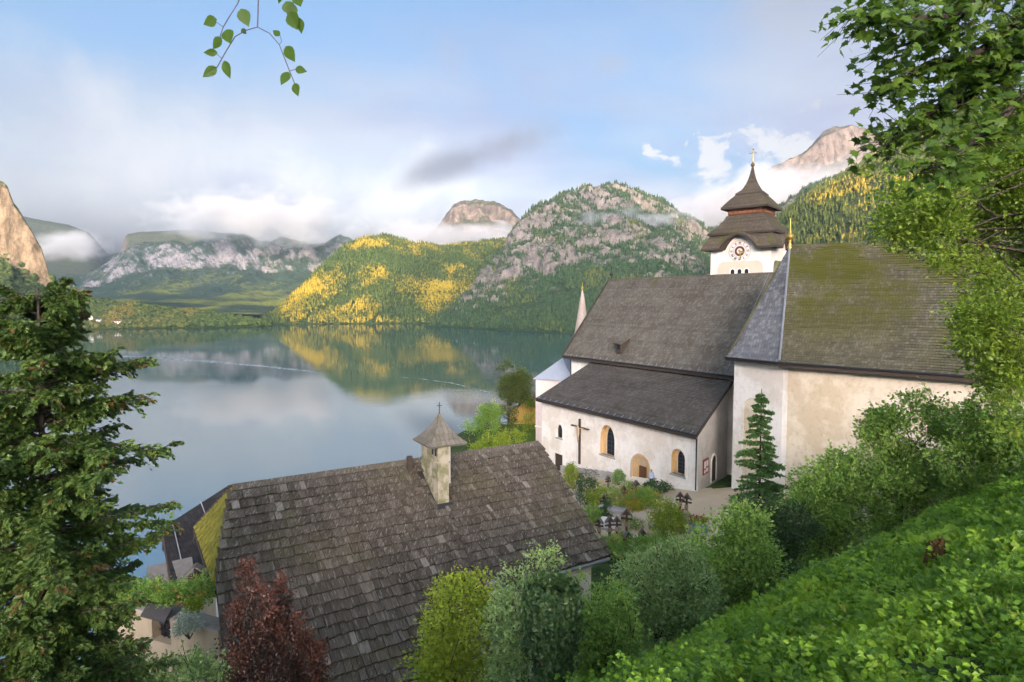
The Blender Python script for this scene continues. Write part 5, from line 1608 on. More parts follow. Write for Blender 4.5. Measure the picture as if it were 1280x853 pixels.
# ------------------------------------------------------------------ trees and shrubs near the viewer
def cover_band():
    rng = np.random.default_rng(21)
    # low herbs: dense small leaves on the slope below the viewer
    n = 420000
    y = 1.2 + 26 * rng.random(n) ** 1.7; x = y * rng.uniform(-0.14, 1.0, n)
    s = -0.623 * (x - 0.5) + 0.782 * (y - 5)
    a = x / y
    ok = (s < 4.5) & (a > -0.12) & (a < 0.98) & (y > 1.5)
    x, y = x[ok], y[ok]
    cl = fbm(x / 0.30, y / 0.30, 2)
    big = fbm(x / 2.6 + 9, y / 2.6, 3)
    kp = (cl > 0.36) | (rng.random(len(x)) < 0.35)
    x, y, cl, big = x[kp], y[kp], cl[kp], big[kp]
    h = np.clip((cl - 0.34) * 1.9, 0.02, 1) * (0.20 + 0.22 * np.clip(big - 0.3, 0, 1))
    z = ground_z(x, y) + h * rng.random(len(x)) ** 0.5 + 0.015
    d = np.sqrt(x * x + y * y)
    pat0 = fbm(x / 1.1 + 77, y / 1.1 + 3, 2)
    c = np.stack([x, y, z], 1)
    nr = unit(rng.normal(size=c.shape) * 0.55 + np.array([-0.1, -0.85, 0.85]))
    ax = unit(np.cross(nr, rvec(rng, len(c))))
    sz = (0.050 + 0.070 * rng.random(len(c)) ** 1.8) * np.where(pat0 > 0.56, 1.35, 0.9) * np.clip(d / 10, 0.5, 1.5) * (0.8 + 0.6 * np.clip(big - 0.35, 0, .5))
    pat = fbm(x / 0.8 + 31, y / 0.8 + 7, 2)
    tone = np.clip(0.5 + (big - 0.5) * 0.9 + (pat - 0.5) * 1.3 + rng.normal(size=len(c)) * 0.22, 0, 0.945)
    tone = np.where(rng.random(len(c)) < 0.012, 0.99, tone)
    o = build_leaves('ground_cover', c, ax, nr, sz, sz * 0.46, LM_COVER, None, tone)
    tag(o, 'bright green leafy ground cover over the steep slope', 'ground cover', kind='stuff')
    # taller weeds: leafy stems standing above the carpet
    C, A, N_, L_, T_ = [], [], [], [], []
    for k in range(520):
        yy = 2.2 + 16 * rng.random() ** 1.2
        xx = yy * rng.uniform(0.0, 0.95)
        if -0.623 * (xx - 0.5) + 0.782 * (yy - 5) > 2.5:
            continue
        hh = rng.uniform(0.18, 0.5)
        base_ = np.array([xx, yy, gz(xx, yy)])
        m_ = int(16 + 40 * hh)
        f = rng.random(m_)
        az = rng.uniform(0, 6.283, m_)
        sp = (0.10 + 0.10 * (1 - f)) * (0.6 + hh)
        C.append(base_ + np.stack([np.cos(az) * sp * 0.5, np.sin(az) * sp * 0.5, f * hh], 1))
        A.append(unit(np.stack([np.cos(az), np.sin(az), 0.25 + 0 * az], 1) + rng.normal(size=(m_, 3)) * 0.25))
        N_.append(unit(rng.normal(size=(m_, 3)) * 0.4 + [0, -0.5, 0.9]))
        L_.append((0.07 + 0.07 * rng.random(m_)) * (1.15 - 0.5 * f) * min(1.3, 0.35 + yy / 14))
        T_.append(np.clip(rng.random() * 0.8 + 0.25 * rng.random(m_), 0, 0.94))
    C, A, N_, L_, T_ = map(np.concatenate, (C, A, N_, L_, T_))
    o = build_leaves('weeds', C, A, N_, L_, L_ * 0.36, LM_COVER, None, T_)
    tag(o, 'taller leafy weeds standing up from the ground cover', 'weeds', kind='stuff')
    # grass blades and seed stalks
    n = 22000
    x = rng.uniform(-3, 24, n); y = 1.5 + 22 * rng.random(n) ** 1.2
    s = -0.623 * (x - 0.5) + 0.782 * (y - 5)
    pn = fbm(x / 1.4 + 3, y / 1.4 + 8, 3)
    ok = (s < 4.5) & (x / y > -0.12) & (x / y < 0.98) & (pn > 0.54)
    x, y = x[ok], y[ok]
    c = np.stack([x, y, ground_z(x, y)], 1)
    ax = unit(rng.normal(size=c.shape) * 0.38 + np.array([-0.15, -0.1, 1.0]))
    L = 0.12 + 0.24 * rng.random(len(c))
    v, f = leaf_quads(c, ax, rvec(rng, len(c)), L, 0.006 + 0.006 * rng.random(len(c)), 0.1)
    o = mesh_np('grass', v, [f], leaf_mat('grass_blades', (0.07, 0.12, 0.015), (0.12, 0.19, 0.02), (0.20, 0.27, 0.035), 0.4), attr={'rnd': np.repeat(rng.random(len(c)), 4)})
    tag(o, 'tufts of long grass growing through the ground cover', 'grass', kind='stuff')
    # undergrowth on the banks around the house and down to the churchyard
    n = 90000
    x = rng.uniform(-26, 26, n); y = rng.uniform(3, 48, n)
    s = -0.623 * (x - 0.5) + 0.782 * (y - 5)
    hx = (x - HL.x) * hr.x + (y - HL.y) * hr.y
    hy = (x - HL.x) * hs.x + (y - HL.y) * hs.y
    z0 = ground_z(x, y)
    terr = CAM_Z + terr_rel(x, y)
    ok = (s > 3.5) & ~((hx > -0.6) & (hx < 13.5) & (hy > -5) & (hy < 7)) & (z0 > terr - 14) & ((z0 > terr + 0.25) | (x < 3))
    x, y, z0 = x[ok], y[ok], z0[ok]
    big = fbm(x / 1.3 + 9, y / 1.3, 3)
    c = np.stack([x, y, z0 + np.clip(big - 0.25, 0, 1) * 0.9 * rng.random(len(x))], 1)
    nr = unit(rng.normal(size=c.shape) * 0.6 + np.array([0, -0.4, 1.0]))
    ax = unit(np.cross(nr, rvec(rng, len(c))))
    sz = 0.07 + 0.07 * rng.random(len(c))
    o = build_leaves('undergrowth', c, ax, nr, sz, sz * 0.38, LM_HAZEL, None, np.clip(big + rng.normal(size=len(c)) * 0.2, 0, 0.999))
    tag(o, 'low green undergrowth on the bank between house and churchyard', 'undergrowth', kind='stuff')
cover_band()

# --- conifer with scale foliage on the left
def cypress():
    rng = np.random.default_rng(31)
    Yt = 12.0
    top = pt(46, 362, Yt)
    bx, by = pt(36, 600, Yt)[0], Yt
    base = np.array([bx, by, gz(bx, by)])
    root = empty('conifer_tree', tuple(base))
    tag(root, 'tall dark conifer with feathery drooping branches and browning tips at the left edge', 'tree')
    inv = Matrix.Translation(-Vector(base))
    mb = MB()
    H = top[2] - base[2]
    tr = [Vector(base + (top - base) * (i / 8) + np.array([0.05 * math.sin(i), 0.05 * math.cos(i * 2), 0])) for i in range(9)]
    mb.tube(tr, [0.16 * (1 - i / 8.6) + 0.01 for i in range(9)], 8)
    C, A, N_, LL, RN = [], [], [], [], []
    nb = 270
    zrel = np.array([365, 385, 410, 450, 480, 530, 560, 610, 680, 760, 860, 1000])
    rpx = np.array([26, 60, 80, 92, 108, 120, 138, 148, 138, 132, 130, 125])
    for k in range(nb):
        f = (k + rng.random()) / nb
        py = 366 + f ** 0.9 * 560
        z = P(40, py, Yt).z
        rad = np.interp(py, zrel, rpx) * Yt / FPX * rng.uniform(0.55, 1.12)
        if rng.random() < 0.30:
            rad *= 0.6
        if rng.random() < 0.06:
            rad *= 1.15
        az = rng.uniform(0, 2 * math.pi)
        d = np.array([math.cos(az), math.sin(az), 0])
        fz = (z - base[2]) / H
        if fz < 0.02:
            continue
        s0 = base + (top - base) * min(fz, 0.985)
        rise = rng.uniform(-0.25, 0.45) + 0.5 * max(0, fz - 0.85) / 0.15
        pts = []
        for i in range(7):
            g = i / 6
            pts.append(s0 + d * rad * g + np.array([0, 0, rad * (rise * g - 0.30 * g * g + 0.22 * g ** 3)]) + rng.normal(size=3) * 0.02)
        mb.tube([Vector(p) for p in pts], [0.028 * (1 - 0.9 * i / 6) * min(1, rad) + 0.004 for i in range(7)], 4, cap=False)
        ns = int(11 + 13 * rad)
        for q in range(ns):
            g = 0.18 + 0.82 * (q + rng.random()) / ns
            i = min(5, int(g * 6)); fr = g * 6 - i
            o_ = pts[i] * (1 - fr) + pts[i + 1] * fr
            side = np.cross(d, [0, 0, 1]) * (1 if q % 2 else -1)
            sd = unit(d * rng.uniform(0.5, 1.0) + side * rng.uniform(0.3, 1.0) + np.array([0, 0, rng.uniform(-0.65, 0.45)]))
            sl = rng.uniform(0.18, 0.42) * (1.1 - 0.5 * g) * min(1.2, 0.5 + rad * 0.4)
            m_ = int(7 + 15 * sl / 0.3)
            uu = rng.random(m_)
            lat = rng.normal(size=m_) * 0.045 * (1.2 - uu)
            pl = unit(np.cross(sd, [0, 0, 1]) + rng.normal(size=3) * 0.3)
            c = o_ + sd * (uu * sl)[:, None] + pl * lat[:, None] + np.array([0, 0, -0.10]) * (uu ** 2)[:, None] * sl / 0.3
            ax = unit(sd + pl * np.sign(lat)[:, None] * 0.7 + rng.normal(size=(m_, 3)) * 0.25 + np.array([0, 0, -0.15]))
            C.append(c); A.append(ax)
            N_.append(unit(np.array([0, 0, 1.0]) + rng.normal(size=(m_, 3)) * 0.5))
            LL.append(0.066 + 0.066 * rng.random(m_))
            tone = rng.random() * 0.6 + 0.15 * fz
            tip = (g > 0.82) & (rng.random() < 0.16)
            RN.append(np.where(rng.random(m_) < (0.55 if tip else 0.012), 0.975, np.clip(tone + rng.random(m_) * 0.3, 0, 0.92)))
    C, A, N_, LL, RN = map(np.concatenate, (C, A, N_, LL, RN))
    o = build_leaves('foliage', C, A, N_, LL, LL * 0.36, LM_CYP, root, RN)
    o.matrix_parent_inverse = inv
    t_ = mb.build('trunk', M_BARK, root, True)
    t_.matrix_parent_inverse = inv
cypress()

# --- young spruce in front of the choir
def spruce(label, base, H, R0, seed, group=None):
    rng = np.random.default_rng(seed)
    root = empty('spruce_tree', tuple(base))
    tag(root, label, 'tree', group)
    inv = Matrix.Translation(-Vector(base))
    base = np.array(base)
    mb = MB()
    mb.tube([Vector(base), Vector(base + [0.03, 0, H * 0.5]), Vector(base + [0, 0, H])], [0.13, 0.07, 0.012], 7)
    C, A, N_, LL, RN = [], [], [], [], []
    nw = 26
    for w in range(nw):
        f = 0.06 + 0.93 * w / nw
        z = base[2] + H * (f + rng.uniform(-.012, .012))
        rad = R0 * (1 - f) ** 0.85 + 0.06
        for b in range(8):
            az = 2 * math.pi * (b + 0.37 * w + rng.uniform(-.45, .45)) / 9
            d = np.array([math.cos(az), math.sin(az), 0])
            rl = rad * rng.uniform(0.5, 1.2)
            zj = rng.uniform(-0.5, 0.5) * H / nw
            pts = [np.array([base[0], base[1], z + zj]) + d * rl * g + np.array([0, 0, rl * (0.18 * g - 0.55 * g * g + 0.28 * g ** 3)]) for g in np.linspace(0, 1, 6)]
            mb.tube([Vector(p) for p in pts], [0.018 * (1 - 0.9 * i / 5) + 0.003 for i in range(6)], 4, cap=False)
            nt = int(8 + 12 * rl)
            for q in range(nt):
                g = 0.12 + 0.88 * (q + rng.random()) / nt
                i = min(4, int(g * 5)); fr = g * 5 - i
                o_ = pts[i] * (1 - fr) + pts[i + 1] * fr
                sd = unit(d * 0.7 + np.cross(d, [0, 0, 1]) * (1 if q % 2 else -1) * rng.uniform(0.2, 0.9) + np.array([0, 0, rng.uniform(-0.5, 0.05)]))
                sl = 0.30 * (1.15 - 0.6 * g) * min(1, 0.4 + rl * 0.5)
                m_ = 15
                uu = rng.random(m_)
                C.append(o_ + sd * (uu * sl)[:, None])
                A.append(unit(sd + rng.normal(size=(m_, 3)) * 0.55))
                N_.append(rvec(rng, m_))
                LL.append(0.09 + 0.07 * rng.random(m_))
                RN.append(np.clip(rng.random() * 0.6 + rng.random(m_) * 0.4, 0, 0.99))
    C, A, N_, LL, RN = map(np.concatenate, (C, A, N_, LL, RN))
    o = build_leaves('foliage', C, A, N_, LL, LL * 0.20, LM_SPRUCE, root, RN)
    o.matrix_parent_inverse = inv
    t_ = mb.build('trunk', M_BARK, root, True)
    t_.matrix_parent_inverse = inv
sx_, sy_ = pt(949, 600, 31.0)[0], 31.0
sb = gz(sx_, sy_)
spruce('slender young spruce standing in front of the white apse wall', (sx_, sy_, sb), P(953, 486, 31.0).z - sb, 2.45, 41)

# --- copper-leaved bush in front of the house gable
def copper():
    rng = np.random.default_rng(51)
    Yc = 9.0
    bx = pt(345, 800, Yc)[0]
    base = np.array([bx, Yc, gz(bx, Yc)])
    root = empty('copper_bush', tuple(base))
    tag(root, 'upright bush with dark red-brown leaves in front of the shingle roof', 'bush')
    inv = Matrix.Translation(-Vector(base))
    plumes = [(309, 700, 30), (322, 725, 34), (296, 752, 26), (335, 760, 34), (352, 722, 20), (340, 735, 26), (318, 790, 36), (352, 780, 28), (300, 810, 30), (372, 765, 15), (385, 800, 16), (398, 805, 12), (368, 815, 22), (330, 830, 36), (390, 840, 14), (350, 850, 26), (310, 860, 30)]
    mb = MB()
    C, A, RN = [], [], []
    for (px, py, r) in plumes:
        tp = pt(px, py, Yc + rng.uniform(-0.4, 0.4))
        path = limb(base + rng.normal(size=3) * [0.12, 0.1, 0], tp, rng, 0.05, 7)
        mb.tube(path, [0.020 * (1 - 0.8 * i / 6) + 0.003 for i in range(7)], 5, cap=False)
        rm = r * Yc / FPX
        for q in range(62):
            u = rng.random() ** 0.8
            cpos = tp + np.array([0, 0, -u * (1.0 if r > 20 else 0.8)]) + rng.normal(size=3) * [rm * 0.42, rm * 0.42, 0.04] * (0.25 + u)
            m_ = 13
            C.append(cpos + rng.normal(size=(m_, 3)) * 0.05)
            A.append(unit(rng.normal(size=(m_, 3)) * 0.6 + np.array([0, 0, 0.8])))
            warm = 0.95 - 0.75 * min(1, u * 1.4) if r > 18 else 0.85 - 0.3 * u
            RN.append(np.clip(warm + rng.normal(size=m_) * 0.12, 0, 0.955))
    C, A, RN = map(np.concatenate, (C, A, RN))
    L = 0.035 + 0.03 * rng.random(len(C))
    o = build_leaves('crown', C, A, rvec(rng, len(C)), L, L * 0.34, LM_COPPER, root, RN)
    o.matrix_parent_inverse = inv
    t_ = mb.build('stems', M_BARK, root, True)
    t_.matrix_parent_inverse = inv
copper()

# --- shrubs along the lower edge of the slope, from left to right
shrub('yellow-green bushy shrub overlapping the lower shingle roof', 580, 10.5, [E(575, 770, 10.5, 48, 50), E(555, 815, 10.5, 40, 45), E(605, 800, 10.2, 42, 55), E(590, 745, 10.6, 30, 28), E(570, 860, 10.2, 60, 50)], 900, 26, 0.09, 0.065, LM_LIME, 61, gs=0.35)
shrub('loose grey-green sapling rising beside the yellow-green shrub', 660, 9.6, [E(680, 705, 9.8, 18, 26), E(660, 740, 9.7, 40, 32), E(640, 790, 9.5, 30, 50), E(700, 745, 9.7, 24, 26), E(650, 850, 9.3, 40, 40)], 620, 18, 0.10, 0.06, LM_GREY, 62, gap=0.35, gs=0.3)
shrub('light green shrub at the foot of the slope beside the ivy stump', 755, 12.0, [E(748, 738, 12.3, 34, 30), E(750, 758, 12, 36, 32), E(770, 785, 11.8, 40, 32), E(735, 790, 11.8, 30, 34)], 560, 24, 0.10, 0.075, LM_HAZEL, 63)
shrub('rounded blue-green willow shrub below the graves', 830, 14.5, [E(825, 728, 14.5, 56, 40), E(800, 752, 14.2, 44, 38), E(860, 748, 14.2, 42, 38), E(842, 702, 14.8, 34, 24)], 1000, 26, 0.12, 0.075, LM_GREY, 64, gs=0.5)
shrub('leafy green shrub between willow shrub and young spruce', 905, 17.5, [E(900, 690, 17.5, 46, 38), E(930, 700, 17.2, 42, 40), E(880, 715, 17.0, 36, 34), E(925, 660, 17.8, 34, 28)], 950, 22, 0.15, 0.11, LM_HAZEL, 65, gs=0.5)
shrub('dark dense shrub under the young spruce', 965, 21.0, [E(960, 665, 21, 40, 32), E(990, 660, 21, 34, 30), E(940, 645, 22, 30, 22)], 700, 24, 0.16, 0.09, LM_DARK, 66)
shrub('mid-green shrub against the cream choir wall', 1040, 22.5, [E(1035, 615, 22.5, 44, 34), E(1065, 640, 22, 46, 34), E(1010, 640, 22, 36, 30), E(1050, 590, 23, 30, 24)], 950, 22, 0.17, 0.125, LM_HAZEL, 67, gs=0.6)
shrub('tall hazel bush with upright stems in front of the choir wall', 1130, 23.0, [E(1130, 545, 23, 48, 44), E(1160, 570, 22.5, 50, 44), E(1105, 580, 22.5, 36, 36), E(1155, 515, 23.2, 36, 26), E(1110, 535, 23, 22, 28), E(1140, 605, 22, 60, 30)], 1300, 20, 0.18, 0.14, LM_HAZEL, 68, gap=0.4, gs=0.6, trunk_r=0.05, nlimb=60, multi=9)
shrub('dark green bush at the right end of the choir wall', 1225, 21.0, [E(1220, 545, 21, 44, 34), E(1250, 530, 20, 44, 44), E(1205, 575, 20.5, 40, 26), E(1270, 575, 19, 44, 30)], 950, 22, 0.18, 0.125, LM_HAZEL, 69, gs=0.6)
shrub('pale green shrub under the conifer beside the garden wall', 215, 13.0, [E(200, 842, 13, 56, 26), E(160, 832, 13, 40, 30), E(250, 850, 12.5, 36, 22)], 800, 24, 0.12, 0.085, LM_GREY, 70)

# --- ivy stump
def ivy_stump():
    rng = np.random.default_rng(71)
    Ys = 8.4
    bx = pt(690, 830, Ys)[0]
    base = np.array([bx, Ys, gz(bx, Ys) - 0.2])
    root = empty('ivy_stump', tuple(base))
    tag(root, 'broken tree stump wrapped in dark green ivy at the bottom of the slope', 'stump')
    inv = Matrix.Translation(-Vector(base))
    topz = P(690, 745, Ys).z
    H = topz - base[2]
    mb = MB()
    mb.tube([Vector(base + [0, 0, H * f]) + Vector((0.04 * math.sin(5 * f), 0, 0)) for f in (0, .1, .3, .6, .85, 1)], [0.34, 0.26, 0.22, 0.21, 0.22, 0.17], 11)
    t_ = mb.build('trunk', bark_mat('mossy_bark', (0.06, 0.045, 0.025), (0.13, 0.105, 0.055)), root, True)
    t_.matrix_parent_inverse = inv
    n = 5200
    f = 0.42 + 0.68 * rng.random(n)
    az = rng.uniform(0, 2 * math.pi, n)
    cl = fbm(az * 1.3, f * 5, 3)
    ok = (cl > 0.36) | (f > 0.72)
    f, az = f[ok], az[ok]
    rad = 0.22 + 0.16 * rng.random(len(f)) * (f > 0.55) + 0.06 * rng.random(len(f))
    c = base + np.stack([rad * np.cos(az), rad * np.sin(az), H * f], 1)
    nr = unit(np.stack([np.cos(az), np.sin(az), 0.4 + 0 * az], 1) + rng.normal(size=c.shape) * 0.35)
    ax = unit(np.cross(nr, rvec(rng, len(c))) + np.array([0, 0, -0.6]))
    L = 0.05 + 0.045 * rng.random(len(c))
    o = build_leaves('ivy', c, ax, nr, L, L * 0.48, LM_DARK, root, rng.random(len(c)))
    o.matrix_parent_inverse = inv
ivy_stump()

# --- small rotten stump on the slope
q = PZ(1168, 745, 0)
sxx = 7.0
Yq = 8.3
bx = pt(1168, 745, Yq)[0]
root = empty('tree_stump', (bx, Yq, gz(bx, Yq)))
tag(root, 'small rotten tree stump half hidden in the ground cover', 'stump')
mb = MB()
ang = [k * 2 * math.pi / 9 for k in range(9)]
rr = random.Random(4)
mb.lathe((0, 0, -0.1), [(0.17, 0), (0.135, 0.16), (0.12, 0.32), (0.11, 0.42), (0.06, 0.40), (0.03, 0.30)], 9)
mb.v = [(x * rr.uniform(0.8, 1.2), y * rr.uniform(0.8, 1.2), z * rr.uniform(0.85, 1.2)) for x, y, z in mb.v]
mb.build('trunk', bark_mat('rotten_wood', (0.045, 0.028, 0.014), (0.11, 0.06, 0.025)), root)
mb = MB().tube([(0.04, -0.02, 0.25), (0.06, -0.03, 0.36), (0.07, 0, 0.40)], [0.04, 0.03, 0.008], 6)
mb.build('splinter', MATS['rotten_wood'], root)

# --- trees on the right
def right_trees():
    # beech-like tree whose crown hangs over the choir roof
    b = on_ground(21.5, 17.0)
    tree('beech_tree', 'large bright green beech whose crown covers the right end of the choir roof', 'tree', b,
         [E(1240, 235, 17.5, 78, 55), E(1165, 255, 17.5, 60, 44), E(1205, 300, 17, 60, 40), E(1265, 330, 17, 70, 62), E(1120, 285, 17.5, 34, 20), E(1255, 420, 17, 52, 56), E(1245, 385, 17, 34, 36), E(1275, 500, 17, 44, 52), E(1340, 300, 17, 90, 160), E(1330, 160, 17, 80, 80), E(1245, 165, 17.5, 50, 34)],
         3900, 22, 0.20, 0.12, LM_BEECH, 81, trunk_r=0.32, nlimb=150, gap=0.38, gs=1.1, shell=0.25, trunk_top=pt(1310, 120, 17))
    # lower branches, sparse
    b = on_ground(17.2, 17.5)
    tree('young_beech_tree', 'slim young beech with sparse twigs hanging before the mossy roof', 'tree', b,
         [E(1245, 400, 15.5, 42, 30), E(1222, 425, 15.5, 24, 22), E(1262, 455, 15.5, 36, 36), E(1200, 385, 15.5, 22, 10), E(1262, 340, 15.5, 36, 30), E(1245, 480, 15.6, 22, 22)],
         620, 18, 0.16, 0.10, LM_BEECH, 82, trunk_r=0.07, nlimb=70, gap=0.42, gs=0.5, shell=0.2, trunk_top=pt(1255, 330, 15.5))
right_trees()
# overhanging maple: near branches with lobed leaves, plus the spray that hangs in at the top left
def maple_outline(s):
    pts = [(0, 0), (0.10, 0.10), (0.36, 0.05), (0.30, 0.22), (0.52, 0.42), (0.30, 0.45), (0.26, 0.62), (0.12, 0.62), (0.0, 1.0)]
    full = pts + [(-x, y) for x, y in pts[-2:0:-1]]
    return [(x * s, y * s) for x, y in full]
def maple():
    rng = np.random.default_rng(91)
    b = (9.5, 4.6, gz(9.5, 4.6))
    root = empty('maple_tree', b)
    tag(root, 'maple beside the viewer whose leafy boughs hang into the top of the view', 'tree')
    inv = Matrix.Translation(-Vector(b))
    mb = MB()
    fork = Vector((9.3, 5.0, 73.0))
    mb.tube([Vector(b) - Vector((0, 0, 0.4)), Vector((9.4, 4.8, b[2] + 2)), fork, Vector((9.0, 5.4, 77.0)), Vector((8.8, 5.6, 80.0))], [0.34, 0.27, 0.22, 0.13, 0.04], 9)
    boughs = [[(1290, -60), (1200, 20), (1110, 25), (1062, 20)], [(1290, 20), (1215, 70), (1150, 85), (1100, 120)], [(1290, 60), (1200, 130), (1135, 150), (1098, 190)], [(1290, -20), (1220, -10), (1150, -20), (1090, 5)], [(1300, 100), (1250, 150), (1200, 190), (1150, 215)], [(1290, -90), (1230, -40), (1180, 40), (1120, 60)], [(1310, 40), (1270, 60), (1240, 90), (1200, 110)],
              [(1290, 10), (1230, 60), (1170, 140), (1110, 170)]]
    nodes = []
    for i, bp in enumerate(boughs):
        Yb = 7.2 + 0.45 * (i % 4)
        pts = [fork + Vector((0, 0, 0.5 * i % 3))] + [P(px, py, Yb) for px, py in bp]
        # smooth
        sp = []
        for k in range(len(pts) - 1):
            for f in (0, 0.33, 0.66):
                sp.append(pts[k].lerp(pts[k + 1], f))
        sp.append(pts[-1])
        n = len(sp)
        mb.tube(sp, [0.07 * (1 - k / n) + 0.006 for k in range(n)], 6)
        for k in range(3, n):
            for r_ in range(13):
                f = rng.random()
                o = np.array(sp[k - 1].lerp(sp[k], f))
                tw = rng.normal(size=3) * [0.22, 0.25, 0.16] + [0, 0, -0.06]
                nodes.append((o, o + tw))
    for o, e in nodes:
        mb.tube([Vector(o), Vector((o + e) / 2 + [0, 0, 0.02]), Vector(e)], [0.006, 0.004, 0.002], 4, cap=False)
    t_ = mb.build('trunk', M_BARK, root, True)
    t_.matrix_parent_inverse = inv
    # leaves: one polygon mesh in three sizes for single leaves; the rest joined
    prot = []
    for s in (0.11, 0.135, 0.16):
        ol = maple_outline(s)
        me = bpy.data.meshes.new('leaf')
        vs = [(0, s * 0.35, 0.0)] + [(x, y, -0.18 * abs(x) - 0.10 * max(0, y - s * 0.5)) for x, y in ol]
        n = len(ol)
        fs = [(0, 1 + i, 1 + (i + 1) % n) for i in range(n)]
        me.from_pydata(vs, [], fs)
        a = me.attributes.new('rnd', 'FLOAT', 'POINT')
        a.data.foreach_set('value', np.full(len(vs), 0.25 + 0.25 * len(prot), dtype=np.float32))
        me.materials.append(LM_MAPLE)
        prot.append((me, np.array(vs), np.array(fs)))
    LV = []
    for o, e in nodes:
        for k in range(4):
            f = 0.3 + 0.7 * rng.random()
            p = o + (e - o) * f + rng.normal(size=3) * 0.07
            nr = unit(rng.normal(size=3) * 0.55 + [0, -0.5, 1.0])
            ax = unit(np.cross(nr, rng.normal(size=3)) + np.array([-0.25, 0, -0.5]))
            LV.append((p, ax, nr, int(rng.integers(3)), rng.random()))
    def mtx(p, ax, nr):
        y = Vector(ax).normalized()
        x = y.cross(Vector(nr)).normalized()
        z = x.cross(y)
        M = Matrix((x, y, z)).transposed().to_4x4()
        M.translation = Vector(p)
        return M
    def inview(p):
        v = Vector(p)
        px = CX + FPX * v.x / v.y
        return 1030 < px < 1285 and v.y > 1
    LV.sort(key=lambda l: (not inview(l[0]), l[0][1]))
    crown = bpy.data.objects.new('crown', None)
    V, Fc, RN, off = [], [], [], 0
    for p, ax, nr, k, r_ in LV[300:]:
        M = np.array(mtx(p, ax, nr))
        vs = prot[k][1] @ M[:3, :3].T + M[:3, 3]
        V.append(vs); Fc.append(prot[k][2] + off); off += len(vs)
        RN.append(np.full(len(vs), r_))
    co = mesh_np('crown', np.concatenate(V), [np.concatenate(Fc)], LM_MAPLE, root, attr={'rnd': np.concatenate(RN)})
    co.matrix_parent_inverse = inv
    tag(co, kind='stuff')
    for p, ax, nr, k, r_ in LV[:300]:
        o = bpy.data.objects.new('leaf', prot[k][0])
        link(o, root)
        o.matrix_parent_inverse = inv
        o.matrix_basis = mtx(p, ax, nr)
    # long thin bough reaching over the viewer, and the hanging spray
    Yt = 2.6
    up = P(320, -140, Yt)
    bo = MB().tube([fork, Vector((6.5, 4.2, 74.6)), Vector((3.0, 3.2, 74.2)), Vector((0.5, 2.7, 73.2)), up], [0.10, 0.07, 0.045, 0.02, 0.006], 6)
    o = bo.build('bough', M_BARK, root, True); o.matrix_parent_inverse = inv
    M_STEM = plain('young_stem', (0.10, 0.085, 0.11), 0.7, 0.2, 9)
    sp = MB()
    def stem(pts, r=0.0022):
        sp.tube([P(x, y, Yt) for x, y in pts], [r] * len(pts), 5, cap=False)
    stem([(320, -140), (324, -40), (323, 0), (322, 34)], 0.003)
    stem([(322, 34), (308, 38), (294, 46), (284, 62), (277, 74), (271, 85)])
    stem([(322, 34), (337, 42), (349, 56), (356, 74), (362, 89), (368, 104)])
    stem([(320, -140), (310, -30), (297, 5), (285, 24), (279, 34), (275, 46)])
    stem([(349, 56), (352, 52), (350, 44)], 0.0014)
    stem([(362, 89), (369, 87)], 0.0014)
    stem([(279, 34), (271, 28)], 0.0014)
    stem([(277, 73), (270, 67)], 0.0014)
    spo = sp.build('hanging_spray', M_STEM, root); spo.matrix_parent_inverse = inv
    # (base px,py) -> (tip px,py), half width px
    LEAVES = [((271, 24), (254, 31), 7), ((301, 11), (311, 34), 8), ((283, 37), (288, 55), 8), ((277, 47), (266, 62), 8), ((272, 66), (254, 66), 4.5), ((271, 84), (253, 97), 6), ((280, 76), (288, 99), 6), ((302, 36), (308, 43), 3.5),
              ((350, 45), (341, 38), 4), ((357, 58), (369, 78), 7), ((369, 86), (384, 90), 5), ((361, 90), (351, 107), 6), ((368, 104), (373, 121), 5.5), ((362, 15), (372, 38), 9), ((357, 2), (366, 20), 8), ((374, 22), (377, 43), 5), ((370, -6), (376, 9), 7), ((352, -10), (348, 5), 4), ((366, 4), (363, 28), 7)]
    stem([(340, -140), (352, -40), (360, 0), (370, 18), (374, 36)], 0.0025)
    for (b0, t0, hw) in LEAVES:
        A, T_ = P(b0[0], b0[1], Yt), P(t0[0], t0[1], Yt + rng.uniform(-0.04, 0.04))
        d = (T_ - A)
        side = d.cross(Vector((rng.uniform(-.25, .25), 1, rng.uniform(-.25, .25)))).normalized() * (hw * Yt / FPX)
        nrm = d.cross(side).normalized()
        ml = MB()
        prof = [(0, 0.0), (0.12, 0.62), (0.3, 1.0), (0.5, 0.95), (0.72, 0.6), (0.9, 0.2), (1.0, 0.0)]
        vs, fs = [], []
        for f, w in prof:
            c = A + d * f
            vs += [c + side * w + nrm * 0.12 * hw * Yt / FPX * w, c, c - side * w + nrm * 0.12 * hw * Yt / FPX * w]
        for i in range(len(prof) - 1):
            fs += [(i * 3, i * 3 + 1, i * 3 + 4, i * 3 + 3), (i * 3 + 1, i * 3 + 2, i * 3 + 5, i * 3 + 4)]
        ml.add(vs, fs)
        lo = ml.build('leaf', mat('single_leaf', lambda t: t.n('ShaderNodeMixShader', {0: 0.5, 1: pbsdf(t, (0.065, 0.13, 0.012), 0.5), 2: t.n('ShaderNodeBsdfTranslucent', {'Color': (0.14, 0.26, 0.012, 1)}).outputs[0]}).outputs[0]), spo)
maple()

